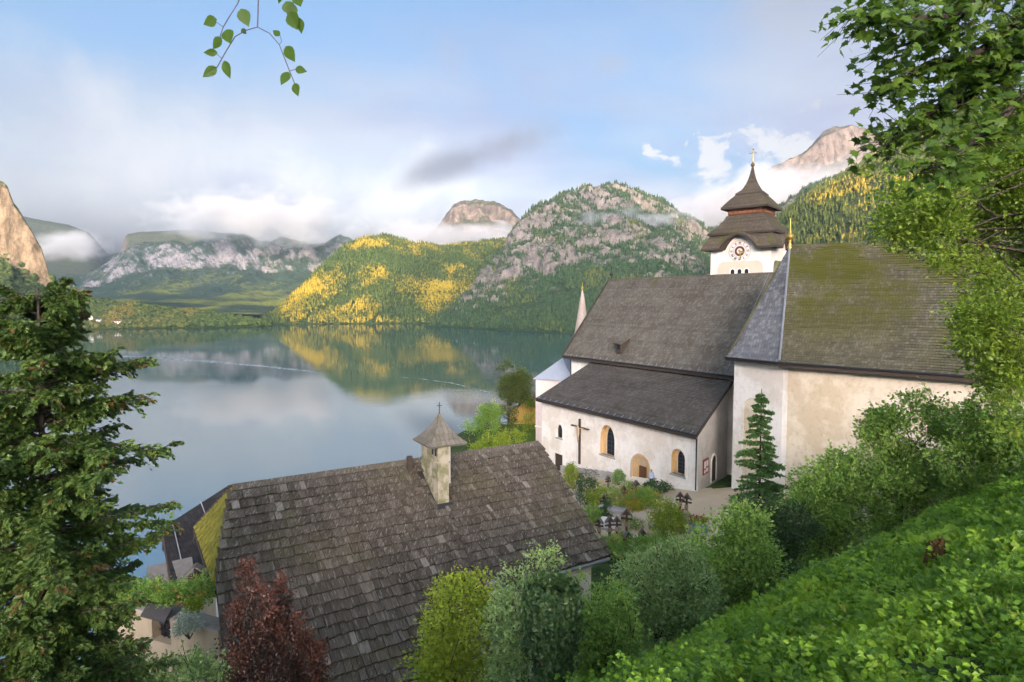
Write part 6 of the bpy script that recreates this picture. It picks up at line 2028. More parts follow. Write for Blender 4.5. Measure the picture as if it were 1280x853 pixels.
# --- trees by the churchyard lawn
def lawn_tree(label, px, py, Y, rx, ry, m, seed, trunk=0.2, L=0.17, ncl=420):
    x = (px - CX) / FPX * Y
    rng = np.random.default_rng(seed)
    ells = []
    for k in range(6):
        ells.append(E(px + rng.uniform(-.5, .5) * rx, py + rng.uniform(-.75, .6) * ry, Y, rx * rng.uniform(.45, .65), ry * rng.uniform(.30, .45)))
    tree('garden_tree', label, 'tree', (x, Y, gz(x, Y)), ells, ncl, 22, 0.26, L, m, seed, trunk_r=trunk, nlimb=30, gap=0.3, gs=1.0)
lawn_tree('tall dark round-crowned tree on the lawn left of the church', 637, 500, 84, 27, 46, LM_ROUND, 101, 0.25, 0.22, 750)
lawn_tree('lower olive-green tree leaning out towards the lake', 602, 530, 82, 25, 30, LM_HAZEL, 102, 0.12, 0.2, 420)
shrub('sunny yellow-green shrub on the lawn edge behind the shingle ridge', 618, 66, [E(618, 556, 66, 22, 12), E(640, 548, 68, 20, 10), E(600, 562, 64, 14, 8)], 330, 22, 0.22, 0.16, LM_LIME, 103)
shrub('small light shrub beside the yellow house', 662, 90, [E(664, 500, 92, 8, 12), E(660, 525, 90, 7, 14)], 90, 18, 0.3, 0.2, LM_LIME, 104)
# ------------------------------------------------------------------ chapel and houses beyond the church
def house_thing(name, label, cat, px, Y, w, dpt, hw, hrf, rz, wm, rm, z=None, group=None, chimney=False, windows=0, wmat=None, over=0.25):
    x = (px - CX) / FPX * Y
    z = gz(x, Y) if z is None else z
    o = empty(name, (x, Y, z), rz)
    tag(o, label, cat, group)
    MB().add([(-w / 2, -dpt / 2, -3), (w / 2, -dpt / 2, -3), (w / 2, dpt / 2, -3), (-w / 2, dpt / 2, -3), (-w / 2, -dpt / 2, hw), (w / 2, -dpt / 2, hw), (w / 2, dpt / 2, hw), (-w / 2, dpt / 2, hw), (-w / 2, 0, hw + hrf), (w / 2, 0, hw + hrf)],
             [(3, 2, 1, 0), (0, 1, 5, 4), (2, 3, 7, 6), (0, 4, 8, 7, 3), (1, 2, 6, 9, 5), (4, 5, 9, 8), (6, 7, 8, 9)]).build('wall', wm, o)
    k = hrf / (dpt / 2)
    e = over
    mb = MB()
    for s in (-1, 1):
        a = [(-w / 2 - e, s * (dpt / 2 + e), hw - k * e + 0.05), (w / 2 + e, s * (dpt / 2 + e), hw - k * e + 0.05), (w / 2 + e, 0, hw + hrf + 0.05), (-w / 2 - e, 0, hw + hrf + 0.05)]
        mb.hexa([Vector(q) for q in a] + [Vector(q) + Vector((0, 0, 0.22)) for q in a])
    r = mb.build('roof', rm, o)
    if chimney:
        MB().box((w * 0.2, dpt * 0.12, hw + hrf + 0.2), (0.5, 0.5, 1.6)).build('chimney', M_STONE, r)
    for i in range(windows):
        xx = -w / 2 + w * (i + 0.5) / windows
        for zz in ([hw * 0.62] if hw < 4.5 else [hw * 0.28, hw * 0.72]):
            f = MB().box((xx, -dpt / 2 - 0.02, zz), (w / windows * 0.34, 0.08, 1.3)).build('window', wmat or M_GLASS, o)
    return o
M_RUST = plain('brown_tile_roof', (0.15, 0.085, 0.055), 0.85, 0.3, 0.8)
M_SLATEP = plain('pale_slate_roof', (0.30, 0.335, 0.39), 0.5, 0.15, 1.0)
M_DKSLATE = plain('dark_slate_roof', (0.060, 0.058, 0.062), 0.7, 0.3, 1.2)
M_YEL = plaster('yellow_plaster', (0.60, 0.36, 0.09), (0.5, 0.28, 0.07), 0.4)
# chapel with a needle spire behind the church
chx, chY = (689 - CX) / FPX * 82, 82.0
cz0 = tz(chx, chY) - 0.5
chap = empty('chapel', (chx, chY, cz0), R(-32))
tag(chap, 'pink-walled chapel with needle spire peeping out left of the church', 'chapel')
MB().box((1.0, 3.0, 4.2), (5.6, 8.0, 10.4)).build('wall', M_PINK, chap)
MB().box((1.0, 3.0, 2.9), (5.75, 8.15, 0.22)).build('string_course', M_WHITE, chap)
q = [(-2.1, -1.3, 9.4), (4.1, -1.3, 9.4), (4.1, 7.3, 9.4), (-2.1, 7.3, 9.4)]
MB().add(q + [(1.0, 1.4, 12.2), (1.0, 4.6, 12.2)], [(0, 1, 4), (1, 2, 5, 4), (2, 3, 5), (3, 0, 4, 5), (3, 2, 1, 0)]).build('roof', M_SLATEP, chap)
s0 = P(728, 362, 88.0)
spn = MB().lathe((0, 0, 0), [(1.55, -9.5), (1.25, -7.4), (0.95, -5.4), (0.62, -3.2), (0.30, -1.2), (0.06, 0.0)], 8)
CHI = chap.matrix_basis.inverted() if False else Matrix.LocRotScale(chap.location, chap.rotation_euler, None).inverted()
o = spn.build('spire', plaster('pinkish_spire_sheet', (0.44, 0.38, 0.33), (0.38, 0.28, 0.24), 0.6), chap)
o.matrix_parent_inverse = CHI
o.location = s0
o = MB().box((0, 0, -12.5), (2.3, 2.3, 7.0), R(30)).build('spire_base', M_PINK, chap); o.matrix_parent_inverse = CHI; o.location = s0
o = MB().lathe((0, 0, 0), [(0.02, -0.1), (0.16, 0.05), (0.2, 0.2), (0.14, 0.35), (0.03, 0.5), (0.03, 0.9), (0.005, 1.0)], 8).build('gilded_ball', M_GOLD, chap, True); o.matrix_parent_inverse = CHI; o.location = s0
house_thing('yellow_house', 'small ochre-yellow house half hidden between tree and chapel', 'house', 663, 100, 4.5, 6, 4.5, 2.2, R(70), M_YEL, M_RUST, z=P(663, 548, 100).z, windows=1)

# ------------------------------------------------------------------ slate-roofed house and garden corner at lower left
def rel(x, y, z):
    return Vector((x, y, CAM_Z + z))
Lf, Bl, Tp, Br = P(203, 660, 31.0), P(216, 735, 29.0), P(287, 606, 38.2), P(335, 703, 36.2)
sh = empty('slate_roofed_house', (-16.5, 34, gz(-16.5, 34)))
tag(sh, 'house with a plain dark slate roof below the mossy half hip', 'house')
SI = Matrix.Translation(-Vector(sh.location))
def spart(o):
    o.matrix_parent_inverse = SI
    return o
back = Vector((-2.0, 3.3, -2.6))
spart(quad_roof('roof', [(Bl, Br, Tp, Lf), (Tp + back, Lf + back, Lf, Tp)], M_SH_DARK if 'M_SH_DARK' in globals() else shingle_roof_mat('dark_slate_courses', (0.050, 0.046, 0.045), (0.072, 0.066, 0.064), (0.10, 0.095, 0.095), (0.07, 0.065, 0.04), 0.05, None, 0.3), sh, 0.25, 0.015))
ins = Vector((0.25, 0.5, -0.35))
zb_ = -30
def wl(a, b, name='wall'):
    return spart(MB().add([a, b, Vector((b.x, b.y, 70 + zb_)), Vector((a.x, a.y, 70 + zb_))], [(0, 1, 2, 3)]).build(name, M_CREAM, sh))
bb = [Lf + back + ins, Lf + Vector((0.1, 0.5, -0.3)), Bl + Vector((-0.2, 0.6, -0.25)), Br + Vector((-0.4, 0.2, -0.25)), Tp + Vector((0, -0.3, -0.3)), Tp + back + Vector((0.2, -0.3, -0.3))]
k = len(bb)
spart(MB().add(bb + [Vector((p.x, p.y, 70 + zb_)) for p in bb], [(i, (i + 1) % k, k + (i + 1) % k, k + i) for i in range(k)] + [(0, 1, 4, 5), (1, 2, 3, 4)]).build('wall', M_CREAM, sh))
for f in (0.12, 0.52):
    a, b = Lf.lerp(Tp, f), Bl.lerp(Br, f)
    spart(MB().tube([a + Vector((0, 0, 0.08)), b + Vector((0, 0, 0.08))], 0.03, 5).build('lightning_conductor', M_TIN, sh))
spart(MB().tube([Bl + Vector((0, 0, -0.05)), Br + Vector((0, 0, -0.05))], 0.07, 6).build('gutter', M_IRON, sh))
spart(MB().beam(Lf + Vector((-0.06, 0, -0.05)), Bl + Vector((-0.06, 0, -0.05)), 0.06, 0.2).build('barge_board', M_WOOD, sh))
# small grey outbuilding roof beside it
ob = P(200, 735, 27.0)
house_thing('shed', 'little shed with pale grey shingle roof beside the dark slate house', 'shed', 201, 30.0, 1.5, 1.3, 1.6, 0.7, R(35), M_WOOD, plain('pale_shingles', (0.13, 0.125, 0.12), 0.9, 0.3, 5), z=P(201, 735, 30).z - 1.2)

# garden wall with an arched window opening
gY = 19.5
GA, GB_ = P(120, 750, gY + 1.2), P(272, 752, gY - 0.9)
gw = empty('garden_wall', ((GA.x + GB_.x) / 2, gY, gz((GA.x + GB_.x) / 2, gY)))
tag(gw, 'beige plastered garden wall with a round-headed opening below the slate house', 'wall')
GI = Matrix.Translation(-Vector(gw.location))
WG = Wall(GA, GB_)
LG = (Vector((GB_.x, GB_.y, 0)) - Vector((GA.x, GA.y, 0))).length
zt_ = GA.z
body = MB().hexa([WG.pt(0, zt_ - 6, 0), WG.pt(LG, zt_ - 6, 0), WG.pt(LG, zt_ - 6, 0.5), WG.pt(0, zt_ - 6, 0.5), WG.pt(0, zt_, 0), WG.pt(LG, zt_, 0), WG.pt(LG, zt_, 0.5), WG.pt(0, zt_, 0.5)]).build('wall', plaster('beige_garden_plaster', (0.42, 0.35, 0.25), (0.30, 0.24, 0.16), 0.7), gw)
body.matrix_parent_inverse = GI
u0, u1, z0, z1 = WG.rect(190, 766, 213, 803)
ol = arch_outline(u0, u1, z0, z1, 'round')
carve(body, [niche_cutter(WG, ol, 0.35)])
o = pane(WG, scale_outline(ol, 0.98), 0.31, 'window', M_GLASS, gw); o.matrix_parent_inverse = GI
mbb = MB()
for i in range(1, 4):
    u = u0 + (u1 - u0) * i / 4
    mbb.beam(WG.pt(u, z0, 0.27), WG.pt(u, z1 - 0.06, 0.27), 0.03, 0.03)
for i in range(1, 4):
    mbb.beam(WG.pt(u0, z0 + (z1 - z0) * i / 4.5, 0.27), WG.pt(u1, z0 + (z1 - z0) * i / 4.5, 0.27), 0.03, 0.03)
o2 = mbb.build('window_grille', M_IRON, o)
o = MB().add([WG.pt(u0 - 0.12, z1 - 0.05, -0.30), WG.pt(u1 + 0.12, z1 - 0.05, -0.30), WG.pt(u1 + 0.12, z1 + 0.25, 0.0), WG.pt(u0 - 0.12, z1 + 0.25, 0.0), WG.pt(u0 - 0.12, z1 - 0.11, -0.30), WG.pt(u1 + 0.12, z1 - 0.11, -0.30), WG.pt(u1 + 0.12, z1 + 0.17, 0.0), WG.pt(u0 - 0.12, z1 + 0.17, 0.0)],
    [(0, 1, 2, 3), (7, 6, 5, 4), (0, 1, 5, 4), (1, 2, 6, 5), (2, 3, 7, 6), (3, 0, 4, 7)]).build('canopy', M_DKSLATE, gw); o.matrix_parent_inverse = GI
o = MB().hexa([WG.pt(-0.05, zt_, -0.06), WG.pt(LG + 0.05, zt_, -0.06), WG.pt(LG + 0.05, zt_, 0.56), WG.pt(-0.05, zt_, 0.56), WG.pt(-0.05, zt_ + 0.1, -0.06), WG.pt(LG + 0.05, zt_ + 0.1, -0.06), WG.pt(LG + 0.05, zt_ + 0.1, 0.56), WG.pt(-0.05, zt_ + 0.1, 0.56)]).build('coping', M_STONE, gw); o.matrix_parent_inverse = GI
# hedge of climbers on the wall, a pale shrub before it
def clump_plant(name, label, cat, ells, ncl, nl, rc, L, m, seed, base=None, flowers=None, group=None, up=0.5, gap=0.15):
    rng = np.random.default_rng(seed)
    b = base if base is not None else np.array([ells[0][0][0], ells[0][0][1], min(e[0][2] - e[1][2] for e in ells)])
    root = empty(name, tuple(b))
    tag(root, label, cat, group)
    inv = Matrix.Translation(-Vector(b))
    o, p = foliage('foliage', ells, ncl, nl, rc, L, m, root, rng, gap=gap, gs=0.5, shell=0.3, up=up)
    o.matrix_parent_inverse = inv
    mb = MB()
    for k in range(7):
        q = p[rng.integers(len(p))]
        mb.tube(limb(np.array(b) + [0, 0, -0.15], q, rng, 0.08, 4), [0.02, 0.015, 0.01, 0.005], 4, cap=False)
    s = mb.build('stems', M_BARK, root); s.matrix_parent_inverse = inv
    if flowers:
        fm, nf = flowers
        o, _ = foliage('flowers', [(e[0] + np.array([0, -0.05, 0.05]), e[1]) for e in ells], nf, 5, 0.06, L * 0.8, fm, root, rng, gap=0.0, shell=0.85, ratio=0.45)
        o.matrix_parent_inverse = inv
    return root
gb = lambda px: np.array(P(px, 752, gY + 0.25))
clump_plant('climbing_plant', 'green climbing plants with orange blossoms along the top of the garden wall', 'plant', [E(150, 742, gY + .4, 26, 14), E(185, 738, gY + .2, 24, 12), E(215, 742, gY, 20, 12), E(248, 738, gY - .2, 24, 14), E(120, 745, gY + .7, 24, 16)], 420, 20, 0.12, 0.10, LM_HAZEL, 111, base=gb(200), flowers=(LM_ORNG, 26))
clump_plant('pale_shrub', 'whitish-leaved shrub hanging on the beige garden wall', 'shrub', [E(236, 776, gY - 1.2, 15, 12), E(228, 786, gY - 1.2, 10, 8)], 120, 22, 0.07, 0.06, LM_WHITEF, 112)
clump_plant('yellow_herb', 'yellow-green cushion plant above the pale shrub on the garden wall', 'plant', [E(240, 757, gY - 0.9, 11, 7)], 70, 20, 0.06, 0.06, LM_LIME, 113)
# little wooden wayside shrine with a gable roof
bs = P(246, 742, gY + 1.0)
shr = empty('shrine', tuple(bs), R(15))
tag(shr, 'small gabled wooden shrine with a flower box above the garden wall', 'shrine')
MB().box((0, 0, 0.0), (0.12, 0.12, 1.9)).build('post', M_WOOD, shr)
MB().box((0, 0, 0.42), (0.46, 0.3, 0.5)).build('niche', M_BROWN, shr)
MB().box((0, -0.16, 0.42), (0.3, 0.04, 0.34)).build('picture', plain('faded_picture', (0.35, 0.25, 0.15), 0.7, 0.5, 12), shr)
for s_ in (-1, 1):
    MB().beam((0, -0.02, 1.02), (s_ * 0.50, -0.02, 0.62), 0.36, 0.05, (0, 0, 1)).build('roof_board', plain('bleached_wood', (0.19, 0.17, 0.14), 0.9, 0.3, 8), shr)
MB().box((0, -0.22, 0.10), (0.5, 0.2, 0.16)).build('flower_box', plain('orange_clay', (0.42, 0.14, 0.06), 0.8, 0.2, 5), shr)

# ------------------------------------------------------------------ graves and planting in the churchyard
M_GWOOD = plain('grave_wood', (0.060, 0.040, 0.028), 0.85, 0.35, 9)
M_GROOF = plain('grave_roof_shingle', (0.12, 0.105, 0.09), 0.9, 0.3, 9)
def on_terr(px, py):
    """point of the sloping churchyard seen at a pixel"""
    Y = 40.0
    for _ in range(30):
        p = P(px, py, Y)
        zt = tz(p.x, p.y)
        Y = Y * (CAM_Z - zt) / (CAM_Z - p.z)
    p = P(px, py, Y)
    return Vector((p.x, p.y, tz(p.x, p.y)))
def grave(label, px, py, h, rz, style='roofed', seed=0):
    p = on_terr(px, py)
    o = empty('grave_marker', tuple(p), rz)
    tag(o, label, 'grave marker', 'wooden grave markers in the churchyard')
    MB().beam((0, 0, -0.15), (0, 0, h * 0.92), 0.14, 0.12, (0, 1, 0)).build('post', M_GWOOD, o)
    MB().beam((-h * 0.22, 0, h * 0.62), (h * 0.22, 0, h * 0.62), 0.10, 0.11).build('crossbar', M_GWOOD, o)
    if style == 'roofed':
        for s in (-1, 1):
            MB().beam((0, 0, h * 1.02), (s * h * 0.21, 0, h * 0.74), 0.26, 0.045, (0, 0, 1)).build('roof_board', M_GROOF, o)
    MB().prism([(-h * 0.17, -0.02, h * 0.76), (h * 0.17, -0.02, h * 0.76), (0, -0.02, h * 0.98)], (0, 0.03, 0)).build('gable', M_GWOOD, o)
    MB().box((0, -0.06, h * 0.42), (0.26, 0.04, 0.30)).build('name_plate', plain('tarnished_plate', (0.22, 0.17, 0.10), 0.5, 0.4, 9), o)
    MB().box((0, -0.75, 0.05), (0.9, 1.5, 0.16)).build('kerb', M_STONE, o)
    rng = np.random.default_rng(200 + seed)
    c = np.stack([rng.uniform(-.4, .4, 260), rng.uniform(-1.4, -.1, 260), 0.12 + 0.22 * rng.random(260)], 1)
    nr = unit(rng.normal(size=c.shape) * 0.5 + [0, 0, 1])
    L = 0.09 + 0.06 * rng.random(260)
    build_leaves('grave_plants', c, unit(np.cross(nr, rvec(rng, 260))), nr, L, L * 0.45, (LM_HAZEL, LM_LIME, LM_FLOW, LM_HAZEL)[seed % 4], o, rng.random(260))
    return o
gr = [('roofed grave cross at the left end of the front row by the shingle verge', 749, 672, 1.5), ('dark roofed grave cross with pointed gable, second in the front row', 762, 674, 1.75), ('grave cross third in the front row, before the white stone', 771, 672, 1.6),
      ('tall roofed grave cross standing alone beside the gravel path', 783, 668, 2.0), ('dark grave cross at the near edge left of the violet flowers', 784, 690, 1.5), ('dark grave board right of the violet flowers', 803, 688, 1.55),
      ('left one of the two grave lanterns near the church corner', 850, 640, 1.7), ('right taller one of the two roofed crosses near the church corner', 858, 645, 1.9), ('roofed grave cross amid the red flowers before the portal', 795, 626, 1.9), ('short grave cross left of the portal flowers', 780, 628, 1.5),
      ('slim grave cross between the box bush and the grey tomb', 755, 640, 1.5), ('grave cross under the wall plinth', 760, 612, 1.4)]
for i, (lb, px, py, h) in enumerate(gr):
    grave(lb, px, py, h * 0.86, R(-20 + 9 * ((i * 5) % 7) - 10), 'roofed', i)
# stone tomb / trough, white slab, stone pillar
p = on_terr(765, 650)
o = empty('stone_tomb', tuple(p), R(-35)); tag(o, 'grey stone table tomb with carved side among the graves', 'tomb')
MB().box((0, 0, 0.35), (1.7, 0.7, 0.8)).build('chest', M_STONE, o); MB().box((0, 0, 0.82), (1.95, 0.9, 0.14)).build('lid', M_STONE, o)
for i in range(5):
    MB().box((-0.66 + 0.33 * i, -0.37, 0.38), (0.2, 0.06, 0.5)).build('carved_panel', M_GREYW, o)
p = on_terr(760, 662)
o = empty('white_headstone', tuple(p), R(-20)); tag(o, 'low white marble headstone behind the front grave crosses', 'headstone')
MB().prism([(-0.7, 0, -0.1), (0.7, 0, -0.1), (0.7, 0, 0.62), (0.45, 0, 0.80), (-0.45, 0, 0.80), (-0.7, 0, 0.62)], (0, 0.2, 0)).build('slab', M_PAPER, o); MB().box((0, 0.1, 0.0), (1.7, 0.5, 0.2)).build('base', M_STONE, o)
p = on_terr(856, 668)
o = empty('stone_pillar', tuple(p), R(20)); tag(o, 'short lichen-covered stone pillar right of the round yellow-green bush', 'pillar')
MB().lathe((0, 0, 0), [(0.34, -0.2), (0.34, 0.15), (0.26, 0.2), (0.24, 1.3), (0.32, 1.36), (0.32, 1.5), (0.1, 1.62), (0.0, 1.63)], 8).build('shaft', M_CHIM, o)
MB().lathe((0, 0, 0), [(0.38, -0.2), (0.38, 0.05), (0.36, 0.1)], 8).build('foot', M_STONE, o)
# grey-blue bench-like box and planter at the right
p = on_terr(872, 664)
o = empty('planter_box', tuple(p), R(-15)); tag(o, 'blue-grey planter box with red flowers near the young spruce', 'planter')
MB().box((0, 0, 0.25), (1.3, 0.6, 0.55)).build('box', plain('blue_grey_paint', (0.22, 0.25, 0.34), 0.6, 0.15, 4), o)
rng = np.random.default_rng(5)
c = np.stack([rng.uniform(-.6, .6, 420), rng.uniform(-.28, .28, 420), 0.5 + 0.45 * rng.random(420)], 1)
build_leaves('flowers', c[:140] + [0, 0, .1], rvec(rng, 140), rvec(rng, 140), np.full(140, .12), np.full(140, .06), LM_FLOW, o, rng.random(140))
build_leaves('foliage', c, rvec(rng, 420), rvec(rng, 420), np.full(420, .14), np.full(420, .06), LM_HAZEL, o, rng.random(420))
# planting
def yard(name, label, px, py, r, h, m, seed, flowers=None, cat='bush', ncl=150, L=0.12):
    p = on_terr(px, py)
    rng = np.random.default_rng(seed)
    ells = [(np.array([p.x + rng.uniform(-.3, .3) * r, p.y + rng.uniform(-.3, .3) * r, p.z + h * rng.uniform(.4, .6)]), (r * rng.uniform(.7, 1), r * rng.uniform(.7, 1), h * .5)) for _ in range(3)]
    clump_plant(name, label, cat, ells, ncl, 20, 0.10, L, m, seed, base=np.array(p), flowers=flowers)
yard('box_bush', 'bright yellow-green clipped bush left of the grey tomb', 750, 634, 1.25, 1.7, LM_LIME, 301, None)
yard('yew_bush', 'dark upright yew bush beside the shingle verge', 733, 632, 0.95, 2.6, LM_DARK, 302, None)
yard('flowering_bush', 'tall yellow-flowered bush under the crucifix', 716, 612, 0.8, 2.4, LM_LIME, 303, (LM_ORNG, 10))
yard('green_bush', 'low green bush at the edge of the shingle roof', 737, 655, 1.0, 1.3, LM_HAZEL, 304, None)
yard('round_bush', 'large round yellow-green bush in the middle of the gravel path', 832, 672, 1.65, 2.5, LM_LIME, 305, (LM_ORNG, 8), ncl=330)
yard('flower_bed', 'bed of red and pink flowers in front of the portal', 792, 628, 1.5, 1.1, LM_HAZEL, 306, (LM_FLOW, 130), 'flowers', 170)
yard('pink_flower_bed', 'pink and white flowers at the left foot of the portal', 786, 622, 0.9, 1.4, LM_HAZEL, 307, (LM_PINK, 70), 'flowers', 90)
yard('low_flower_bed', 'low orange flower bed at the near end of the portal planting', 790, 637, 1.2, 0.5, LM_LIME, 308, (LM_ORNG, 60), 'flowers', 90)
yard('evergreen_bush', 'dark spreading evergreen right of the portal flowers', 822, 617, 1.3, 1.0, LM_DARK, 309, None)
yard('marigold_bush', 'green bush with orange blooms right of the red flower bed', 812, 630, 1.0, 1.4, LM_HAZEL, 310, (LM_ORNG, 16))
yard('grey_bush', 'small grey-green bush against the plinth', 773, 607, 0.7, 1.5, LM_GREY, 311, None)
yard('violet_flowers', 'violet and pink flowers between the two dark grave boards', 794, 690, 0.7, 0.9, LM_HAZEL, 312, (LM_PINK, 50), 'flowers', 70)
yard('grave_planting', 'low green planting along the near graves', 770, 690, 1.6, 0.8, LM_HAZEL, 313, (LM_FLOW, 30), 'plants', 170)
yard('rose_bed', 'low bed of red roses behind the grey tomb', 772, 640, 0.9, 0.8, LM_HAZEL, 315, (LM_FLOW, 60), 'flowers', 80)
yard('white_flower_bed', 'white and pink flowers beside the gravel path right of the front grave row', 790, 660, 0.7, 0.6, LM_HAZEL, 316, (LM_PINK, 50), 'flowers', 60)
yard('juniper_bush', 'narrow dark juniper behind the front grave row', 757, 652, 0.35, 1.7, LM_DARK, 317, None, 'bush', 60)
yard('edge_bush', 'loose green bush where the churchyard meets the slope', 815, 700, 1.6, 1.4, LM_HAZEL, 314, None, 'bush', 240)
# low stone wall under the church wall on the left
uA, uB = W.hit(705, 590)[0], W.hit(778, 600)[0]
lw = empty('low_wall', tuple(W.pt(uA, pz_(uA), -0.6)))
tag(lw, 'low grey stone wall along the foot of the church wall', 'wall')
LI = Matrix.Translation(-Vector(lw.location))
nb_ = 10
for i in range(nb_):
    a, b = uA + (uB - uA) * i / nb_ + 0.01, uA + (uB - uA) * (i + 1) / nb_ - 0.01
    for r_ in range(2):
        z_ = (pz_(a) + pz_(b)) / 2 - 0.2 + 0.46 * r_
        jj = random.uniform(-0.03, 0.03)
        o = MB().hexa([W.pt(a, z_, -0.55 + jj), W.pt(b, z_, -0.55 + jj), W.pt(b, z_, -0.2), W.pt(a, z_, -0.2), W.pt(a, z_ + 0.45, -0.55 + jj), W.pt(b, z_ + 0.45, -0.55 + jj), W.pt(b, z_ + 0.45, -0.2), W.pt(a, z_ + 0.45, -0.2)]).build('stone', M_STONE, lw)
        o.matrix_parent_inverse = LI

# visitor at the portal in a light blue jacket
def person():
    p = on_terr(814, 611)
    root = empty('person', tuple(p), R(25))
    tag(root, 'person in pale blue jacket and dark trousers standing right of the portal', 'person')
    me = bpy.data.meshes.new('body')
    J = [(0, 0, 0.95), (0, 0, 1.18), (0, -0.01, 1.40), (0, -0.02, 1.50), (0, -0.03, 1.62), (0.18, 0, 1.40), (0.24, -0.02, 1.14), (0.22, -0.14, 0.94), (-0.18, 0, 1.40), (-0.24, -0.02, 1.14), (-0.20, -0.16, 0.98),
         (0.10, 0, 0.90), (0.12, -0.02, 0.50), (0.12, 0.02, 0.08), (0.12, -0.12, 0.04), (-0.10, 0, 0.90), (-0.13, -0.04, 0.50), (-0.13, 0.0, 0.08), (-0.13, -0.14, 0.04), (0, -0.03, 1.74), (0.21, -0.19, 0.88), (-0.19, -0.21, 0.94)]
    Ed = [(0, 1), (1, 2), (2, 3), (3, 4), (2, 5), (5, 6), (6, 7), (2, 8), (8, 9), (9, 10), (0, 11), (11, 12), (12, 13), (13, 14), (0, 15), (15, 16), (16, 17), (17, 18), (4, 19), (7, 20), (10, 21)]
    Rd = [.16, .17, .15, .06, .10, .075, .055, .042, .075, .055, .042, .095, .07, .05, .04, .095, .07, .05, .04, .085, .035, .035]
    me.from_pydata(J, Ed, [])
    o = bpy.data.objects.new('body', me)
    link(o)
    o.modifiers.new('skin', 'SKIN')
    for i, r_ in enumerate(Rd):
        me.skin_vertices[0].data[i].radius = (r_, r_ * 0.85)
    me.skin_vertices[0].data[0].use_root = True
    sb_ = o.modifiers.new('sub', 'SUBSURF'); sb_.levels = 1; sb_.render_levels = 1
    bpy.context.view_layer.update()
    m2 = bpy.data.meshes.new_from_object(o.evaluated_get(bpy.context.evaluated_depsgraph_get()))
    bpy.data.objects.remove(o)
    mats = [plain('pale_blue_cloth', (0.42, 0.50, 0.66), 0.85, 0.1, 8), plain('dark_cloth', (0.03, 0.03, 0.04), 0.85, 0.2, 8), plain('skin', (0.50, 0.32, 0.24), 0.6, 0.05, 8), plain('dark_hair', (0.03, 0.022, 0.018), 0.6, 0.2, 12)]
    for m in mats:
        m2.materials.append(m)
    for f in m2.polygons:
        c = f.center
        f.use_smooth = True
        f.material_index = 1 if c.z < 0.93 and abs(c.x) < 0.19 and c.y > -0.13 or c.z < 0.6 else (3 if c.z > 1.60 and (c.y > -0.06 or c.z > 1.74) else (2 if c.z > 1.48 or (c.z < 0.98 and abs(c.x) > 0.15) else 0))
    link(bpy.data.objects.new('body', m2), root)
person()

# ------------------------------------------------------------------ far shore
far = [(100, 1530, 398, 11, 9, 7, 4, 20, 'white gabled house at the left end of the far shore village'), (113, 1545, 396, 9, 8, 8, 4, -30, 'taller white house second from the left in the far village'), (124, 1540, 402, 10, 8, 5, 3.5, 10, 'low white house in the middle of the far village'),
       (134, 1535, 407, 9, 7, 4, 3, 60, 'small house with reddish roof at the water in the far village'), (146, 1545, 404, 20, 8, 4.5, 2.5, 5, 'long pale house on the shore right of the far village'), (160, 1550, 405, 11, 7, 4, 2.5, 0, 'right-hand low house of the far village by the bare bank'),
       (545, 1800, 407, 22, 9, 5, 3, 5, 'long pale boathouse on the far shore below the wooded mountain'), (562, 1760, 408, 12, 8, 5, 3, -20, 'small white house right of the boathouse on the far shore')]
for i, (px, Y, py, w, dp, h, hr_, rz, lb) in enumerate(far):
    z = max(0.4, min(P(px, py, Y).z, 22.0))
    house_thing('lakeside_house', lb, 'house', px, Y, w, dp, h, hr_, R(rz), M_WHITE, M_RUST if i in (3, 4) else M_DKSLATE, z=z, windows=3, over=0.6, group='houses on the far shore')
# wakes left by boats
def wake(label, pts, w0, w1, seed):
    rng = np.random.default_rng(seed)
    V, Fc = [], []
    C = [PZ(px, py, 0.0) for px, py in pts]
    seg = []
    for i in range(len(C) - 1):
        for f in np.linspace(0, 1, 40, endpoint=False):
            seg.append(C[i].lerp(C[i + 1], f))
    seg.append(C[-1])
    n = len(seg)
    for i, p in enumerate(seg):
        d = (seg[min(i + 1, n - 1)] - seg[max(i - 1, 0)]).normalized()
        s = Vector((-d.y, d.x, 0))
        w = (w0 + (w1 - w0) * i / (n - 1)) * (0.9 + 0.2 * rng.random())
        for k, (g, hgt) in enumerate(((-1, 0.012), (-0.4, 0.05 + 0.04 * rng.random()), (0.3, 0.06 + 0.05 * rng.random()), (1, 0.012))):
            V.append(p + s * w * g + Vector((0, 0, hgt)))
    for i in range(n - 1):
        for k in range(3):
            Fc.append((i * 4 + k, i * 4 + k + 1, i * 4 + k + 5, i * 4 + k + 4))
    def fn(t):
        pos = world_pos(t)
        n1 = t.noise(t.vmath('MULTIPLY', pos, (1, 0.5, 1)), 0.16, 5, 0.7)
        foam = pbsdf(t, (0.62, 0.66, 0.70), 0.6)
        wat = pbsdf(t, (0.03, 0.08, 0.09), 0.25, t.bump(n1, 1.0, 1.0), 0.5, IOR=1.9)
        return t.n('ShaderNodeMixShader', {0: t.math('MULTIPLY', t.sstep(n1, 0.42, 0.66), 0.38), 1: wat, 2: foam}).outputs[0]
    o = mesh_np('boat_wake', np.array([tuple(v) for v in V]), [np.array(Fc)], mat('wake_water', fn))
    tag(o, label, 'wake', kind='stuff')
wake('long pale boat wake across the lake in front of the headland', [(100, 443), (180, 446), (260, 452), (330, 458), (400, 466)], 9.0, 2.0, 1)
wake('short curved boat wake left of the garden trees', [(478, 470), (520, 473), (565, 479), (612, 491)], 0.8, 1.2, 2)
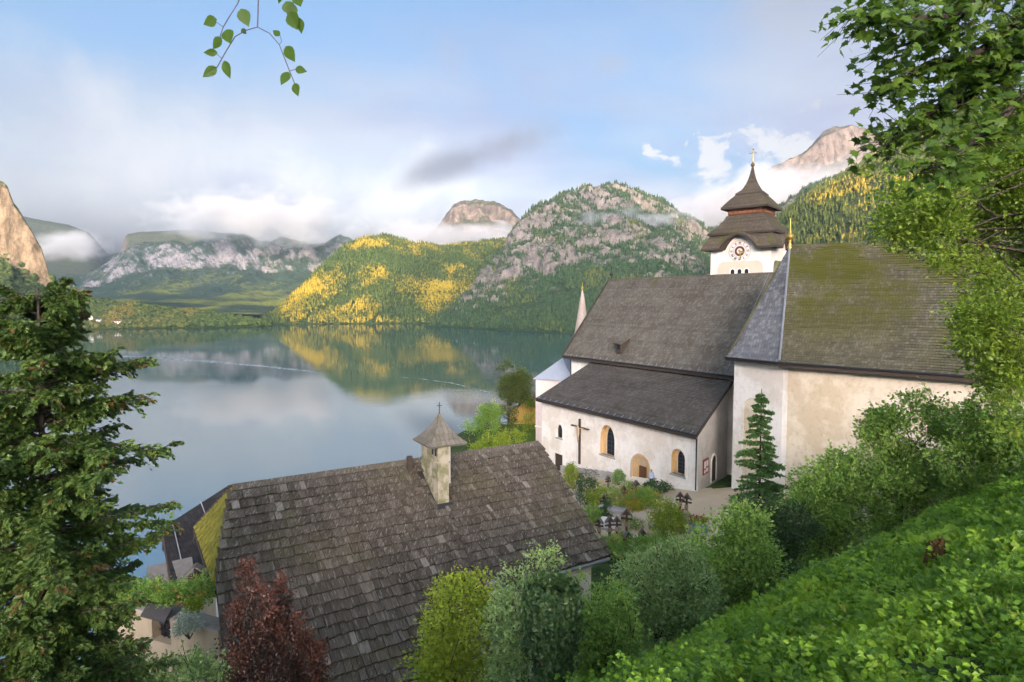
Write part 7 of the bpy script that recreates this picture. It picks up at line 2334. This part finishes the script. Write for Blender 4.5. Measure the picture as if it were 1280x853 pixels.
# ------------------------------------------------------------------ air
def haze_fn(t):
    v = t.n('ShaderNodeVolumePrincipled', {'Color': (0.80, 0.90, 1.0, 1), 'Density': 0.00005, 'Anisotropy': 0.55})
    return (None, v.outputs[0])
hz = MB().box((0, -1700, 1570), (19400, 20700, 3240)).build('haze', mat('haze_air', haze_fn))
tag(hz, 'thin blue evening haze lying over the lake and the mountains', 'haze', kind='stuff')

# def cloud_mat
def cloud_fn(seed, dens, sc, lo, hi):
    def fn(t):
        oc = t.n('ShaderNodeTexCoord').outputs['Object']
        pos = world_pos(t)
        r = t.vmath('LENGTH', oc, out=1)
        n = t.noise(t.vmath('ADD', t.vmath('MULTIPLY', pos, (1, 1, 1.6)), (seed * 731.0, seed * 97.0, 0)), sc, 4, 0.6, 0.4)
        f = t.math('ADD', t.math('SUBTRACT', 1.0, r), t.math('MULTIPLY', t.math('SUBTRACT', n, 0.5), 2.4))
        d = t.math('MULTIPLY', t.sstep(f, lo, hi), dens)
        v = t.n('ShaderNodeVolumePrincipled', {'Color': (0.96, 0.97, 1.0, 1), 'Density': d, 'Anisotropy': 0.25})
        return (None, v.outputs[0])
    return fn
def cloud(label, px, py, Y, rx, ry, rY, dens, seed, sc=0.0035, lo=0.15, hi=0.75, tilt=0.0):  # low cloud and mist hanging on the mountains, as volumes
    c = P(px, py, Y)
    me = bpy.data.meshes.new('low_cloud')
    bm = bmesh.new()
    bmesh.ops.create_icosphere(bm, subdivisions=3, radius=1.0)
    bm.to_mesh(me); bm.free()
    m = mat('cloud_vapour_%d' % seed, cloud_fn(seed, dens, sc, lo, hi))
    me.materials.append(m)
    o = link(bpy.data.objects.new('low_cloud', me))
    o.location = c
    o.scale = (rx * Y / FPX, rY, ry * Y / FPX)
    o.rotation_euler = (0, R(tilt), 0)
    tag(o, label, 'mist')
    return o
cloud('long grey bank of low cloud lying on the far grey mountains', 320, 272, 4300, 150, 42, 500, 0.006, 1, 0.0035)
cloud('pale mist bank between the wooded mountain and the bare peak', 545, 297, 3500, 150, 24, 350, 0.006, 2, 0.004)
cloud('thin streak of mist across the rocky mountain face', 790, 276, 2250, 95, 17, 140, 0.008, 3, 0.007, tilt=-2)
cloud('big bank of low cloud behind the church tower', 950, 252, 3000, 170, 52, 420, 0.007, 4, 0.0035, tilt=-8)
cloud('white mist under the plateau at the far left', 85, 308, 5900, 75, 24, 400, 0.005, 5, 0.003)
